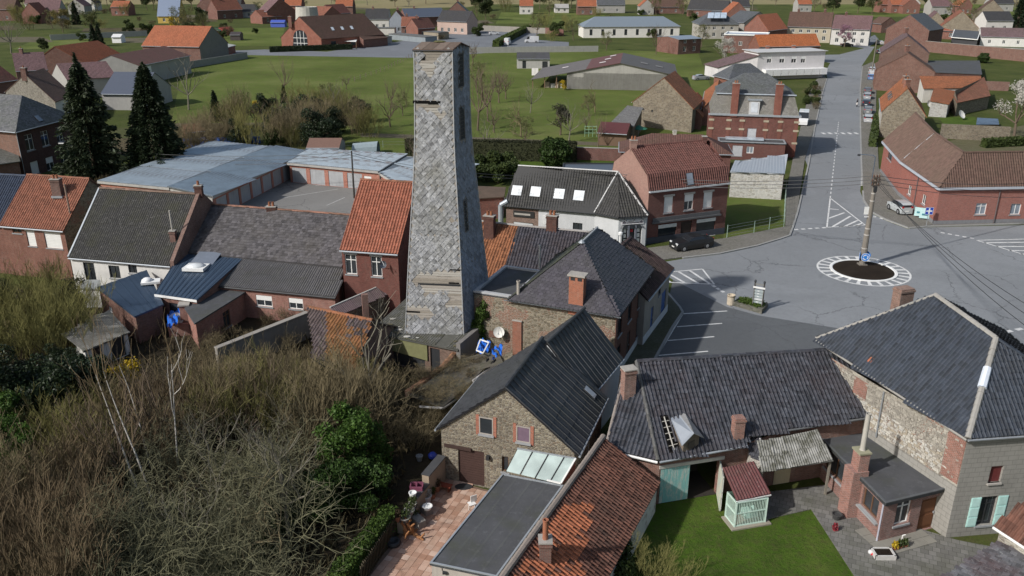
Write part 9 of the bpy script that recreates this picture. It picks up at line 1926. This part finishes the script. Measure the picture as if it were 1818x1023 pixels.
def car(name,label,kind,p,ang,colr,L=4.5,Wd=1.8,H=1.45,group=None,cat='car'):
    t=T(name,label,cat,(0,0,0),group); body,gl=car_mesh(L,Wd,H,kind); pm=carpaint(colr); b=t.part(body,'body',pm); t.part(gl,'window',CG)
    r=.32 if kind!='van' else .36
    for sx in (.31,-.31):
        for sy in (-1,1):
            c=Vector((sx*L,sy*(Wd/2-.1),r)); w=t.part(MB().lathe(c-Vector((0,.1*sy,0)),[(r*.62,0),(r,.02),(r,.2),(r*.62,.22)],14,(0,sy,0)),'wheel',TYRE); t.part(MB().lathe(c+Vector((0,.12*sy,0)),[(.01,.0),(r*.62,-.02),(r*.62,.0),(.01,.015)],10,(0,sy,0)),'rim',RIM,w)
            t.part(MB().lathe(c-Vector((0,-.075*sy,0)),[(r*1.0,0),(r*1.22,.0),(r*1.22,.03),(r*1.0,.03)],14,(0,sy,0)),'wheel_arch',DARKM)
    zf={'sedan':.55,'hatch':.47,'van':.36}[kind]*H; zr=.62*H if kind!='van' else .45*H
    for sy in (-1,1):
        t.part(MB().box((L*.478,sy*Wd*.33,zf),.12,.36,.14),'headlight',LAMP); t.part(MB().box((-L*.492,sy*Wd*.36,zr),.08,.22,.2 if kind!='van' else .5),'tail_light',REDL)
        t.part(MB().box((L*.13,sy*(Wd/2+.07),.68*H if kind!='van' else .5*H),.12,.18,.13),'mirror',pm)
        for xx in (-.06,-.2): t.part(MB().box((xx*L,sy*(Wd/2-.004),.58*H if kind!='van' else .45*H),.14,.03,.03),'door_handle',DARKM)
    t.part(MB().box((L*.497,0,.42),.03,.5,.11),'number_plate',WHITE); t.part(MB().box((-L*.502,0,.5),.03,.5,.11),'number_plate',WHITE); t.part(MB().box((L*.48,0,.24),.1,Wd*.86,.14),'bumper',DARKM); t.part(MB().box((-L*.482,0,.24),.1,Wd*.86,.16),'bumper',DARKM)
    t.o.location=v3(p,p[2] if len(p)>2 else 0); t.o.rotation_euler=(0,0,ang); return t
def along(a,b): d=V2(W(*b))-V2(W(*a)); return math.atan2(d.y,d.x)
fw_,rw_=W(1213,449),W(1256,443); c=(fw_+rw_)/2; ang=along((1256,443),(1213,449)); nrm=Vector((-(fw_-rw_).y,(fw_-rw_).x,0)).normalized(); nrm=nrm if nrm.y>0 else -nrm
car('parked_car','black saloon car parked on the pavement before the brick shop','sedan',c+nrm*.85+Z3*.12,ang,(.012,.013,.015),4.8,1.82,1.46)
fw_,rw_=W(1577.5,373),W(1594,382); c=(fw_+rw_)/2; ang=along((1594,382),(1577.5,373)); nrm=Vector((-(fw_-rw_).y,(fw_-rw_).x,0)).normalized(); nrm=nrm if nrm.x>0 else -nrm
car('parked_car','small silver hatchback parked against the bent brick building','hatch',c+nrm*.75+Z3*.12,ang,(.42,.45,.46),3.7,1.65,1.5)
van=car('delivery_van','white delivery van parked in front of the mansion facing the crossroads','van',W(1431,224)+Vector((0,2,.12)),along((1440,175),(1430,224)),(.68,.68,.68),5.4,2.0,2.5,None,'van'); van.part(MB().box((.1,-.3,2.5),1.,.5,.1),'roof_box',plain((.5,.5,.5)))
up_=along((1538,212),(1543,128))
for x,y,cl,kd,lb,dr in ((1537.5,218,(.4,.41,.43),'hatch','silver hatchback, nearest of the cars parked along the right kerb',0),(1537,203,(.16,.17,.18),'sedan','grey saloon second in the parked row on the right kerb',0),(1534,190,(.03,.035,.05),'hatch','dark blue-black car beside the standing person',0),(1536,177.5,(.3,.31,.33),'hatch','pale grey car directly beyond the dark car with the person',0),(1537,168,(.1,.1,.11),'sedan','charcoal car beyond the pale grey one in the row',0),(1543,143,(.12,.2,.38),'hatch','blue car, nearest of the far trio below the street pole',0),(1544,137,(.5,.5,.5),'sedan','light car in the middle of the far parked trio',0),(1545,130,(.45,.46,.48),'hatch','silver car, farthest of the far parked trio',0)):
    car('parked_car',lb,kd,W(x+3,y-2)+Z3*.02,up_,cl,4.3,1.78,1.48,'cars parked along the right kerb')
car('parked_car','white car parked at the far bend of the street','sedan',W(1561,79),up_+.5,(.6,.6,.6)); car('parked_car','black car parked under the pink tree','sedan',W(1503,83),0.1,(.012,.012,.013)); car('parked_car','dark car at the kerb before the tall brick house','hatch',W(1560,95),up_,(.05,.05,.055))
car('parked_car','silver estate car in the far car park beside the concrete wall','sedan',W(877,62),.1,(.5,.51,.53)); car('parked_van','white van with open back left of the green hedge in the far car park','van',W(901,80),1.4,(.66,.66,.66),5.6,2.,2.6,None,'van'); car('parked_van','silver panel van right of the green hedge in the far car park','van',W(944,76),3.1,(.5,.51,.53),5.6,2.,2.5,None,'van')
car('parked_car','grey car cut off at the left edge by the blue roofed house','hatch',W(-2,468),-.9,(.2,.21,.22)); car('parked_car','grey car under the open black shelter beside the mansion annexe','sedan',W(1244,142),.3,(.3,.31,.33))
# person beside the parked car
def person(name,label,p,ang,top,bottom):
    t=T(name,label,'person',p); V=[(0,0,.92),(0,0,1.15),(0,0,1.38),(0,0,1.5),(0,0,1.62),(.1,0,.9),(.11,.02,.5),(.12,-.02,.08),(.12,.12,.04),(-.1,0,.9),(-.11,.05,.5),(-.13,-.05,.08),(-.13,.1,.04),(.19,0,1.38),(.24,.02,1.1),(.22,.12,.88),(-.19,0,1.38),(-.25,.02,1.1),(-.2,.14,.9)]
    E=[(0,1),(1,2),(2,3),(3,4),(0,5),(5,6),(6,7),(7,8),(0,9),(9,10),(10,11),(11,12),(2,13),(13,14),(14,15),(2,16),(16,17),(17,18)]; Rr=[.15,.15,.17,.06,.1,.1,.075,.055,.04,.1,.075,.055,.04,.075,.055,.04,.075,.055,.04]
    me=bpy.data.meshes.new('body'); me.from_pydata(V,E,[]); me.materials.append(top); o=bpy.data.objects.new('body',me); link(o,t.o); md=o.modifiers.new('skin','SKIN'); sv=me.skin_vertices[0].data if me.skin_vertices else None
    if sv is None:
        me.attributes; bm_=__import__('bmesh').new(); bm_.from_mesh(me); bm_.verts.layers.skin.verify(); bm_.to_mesh(me); bm_.free(); sv=me.skin_vertices[0].data
    for i,r in enumerate(Rr): sv[i].radius=(r,r)
    sv[0].use_root=True; o.modifiers.new('sub','SUBSURF').levels=1; o.modifiers['sub'].render_levels=1
    P=Vector(p); hd=MB().ball(P+Z3*1.64,.115,10,7,(.9,1,1.15)); t.part(hd,'head',plain((.45,.27,.2)),smooth=True); t.part(MB().ball(P+Vector((0,-.02,1.69)),.125,10,7,(.95,1,.95)),'hair',plain((.03,.02,.015)),smooth=True)
    t.part(MB().lathe(P+Z3*.5,[(.23,0),(.2,.4),(.17,.5)],10),'skirt',bottom)
    t.o.rotation_euler=(0,0,ang); return t
person('person','person in a dark jacket and pale skirt standing beside the dark parked car',W(1521,190),.6,plain((.03,.03,.04)),plain((.5,.47,.45)))
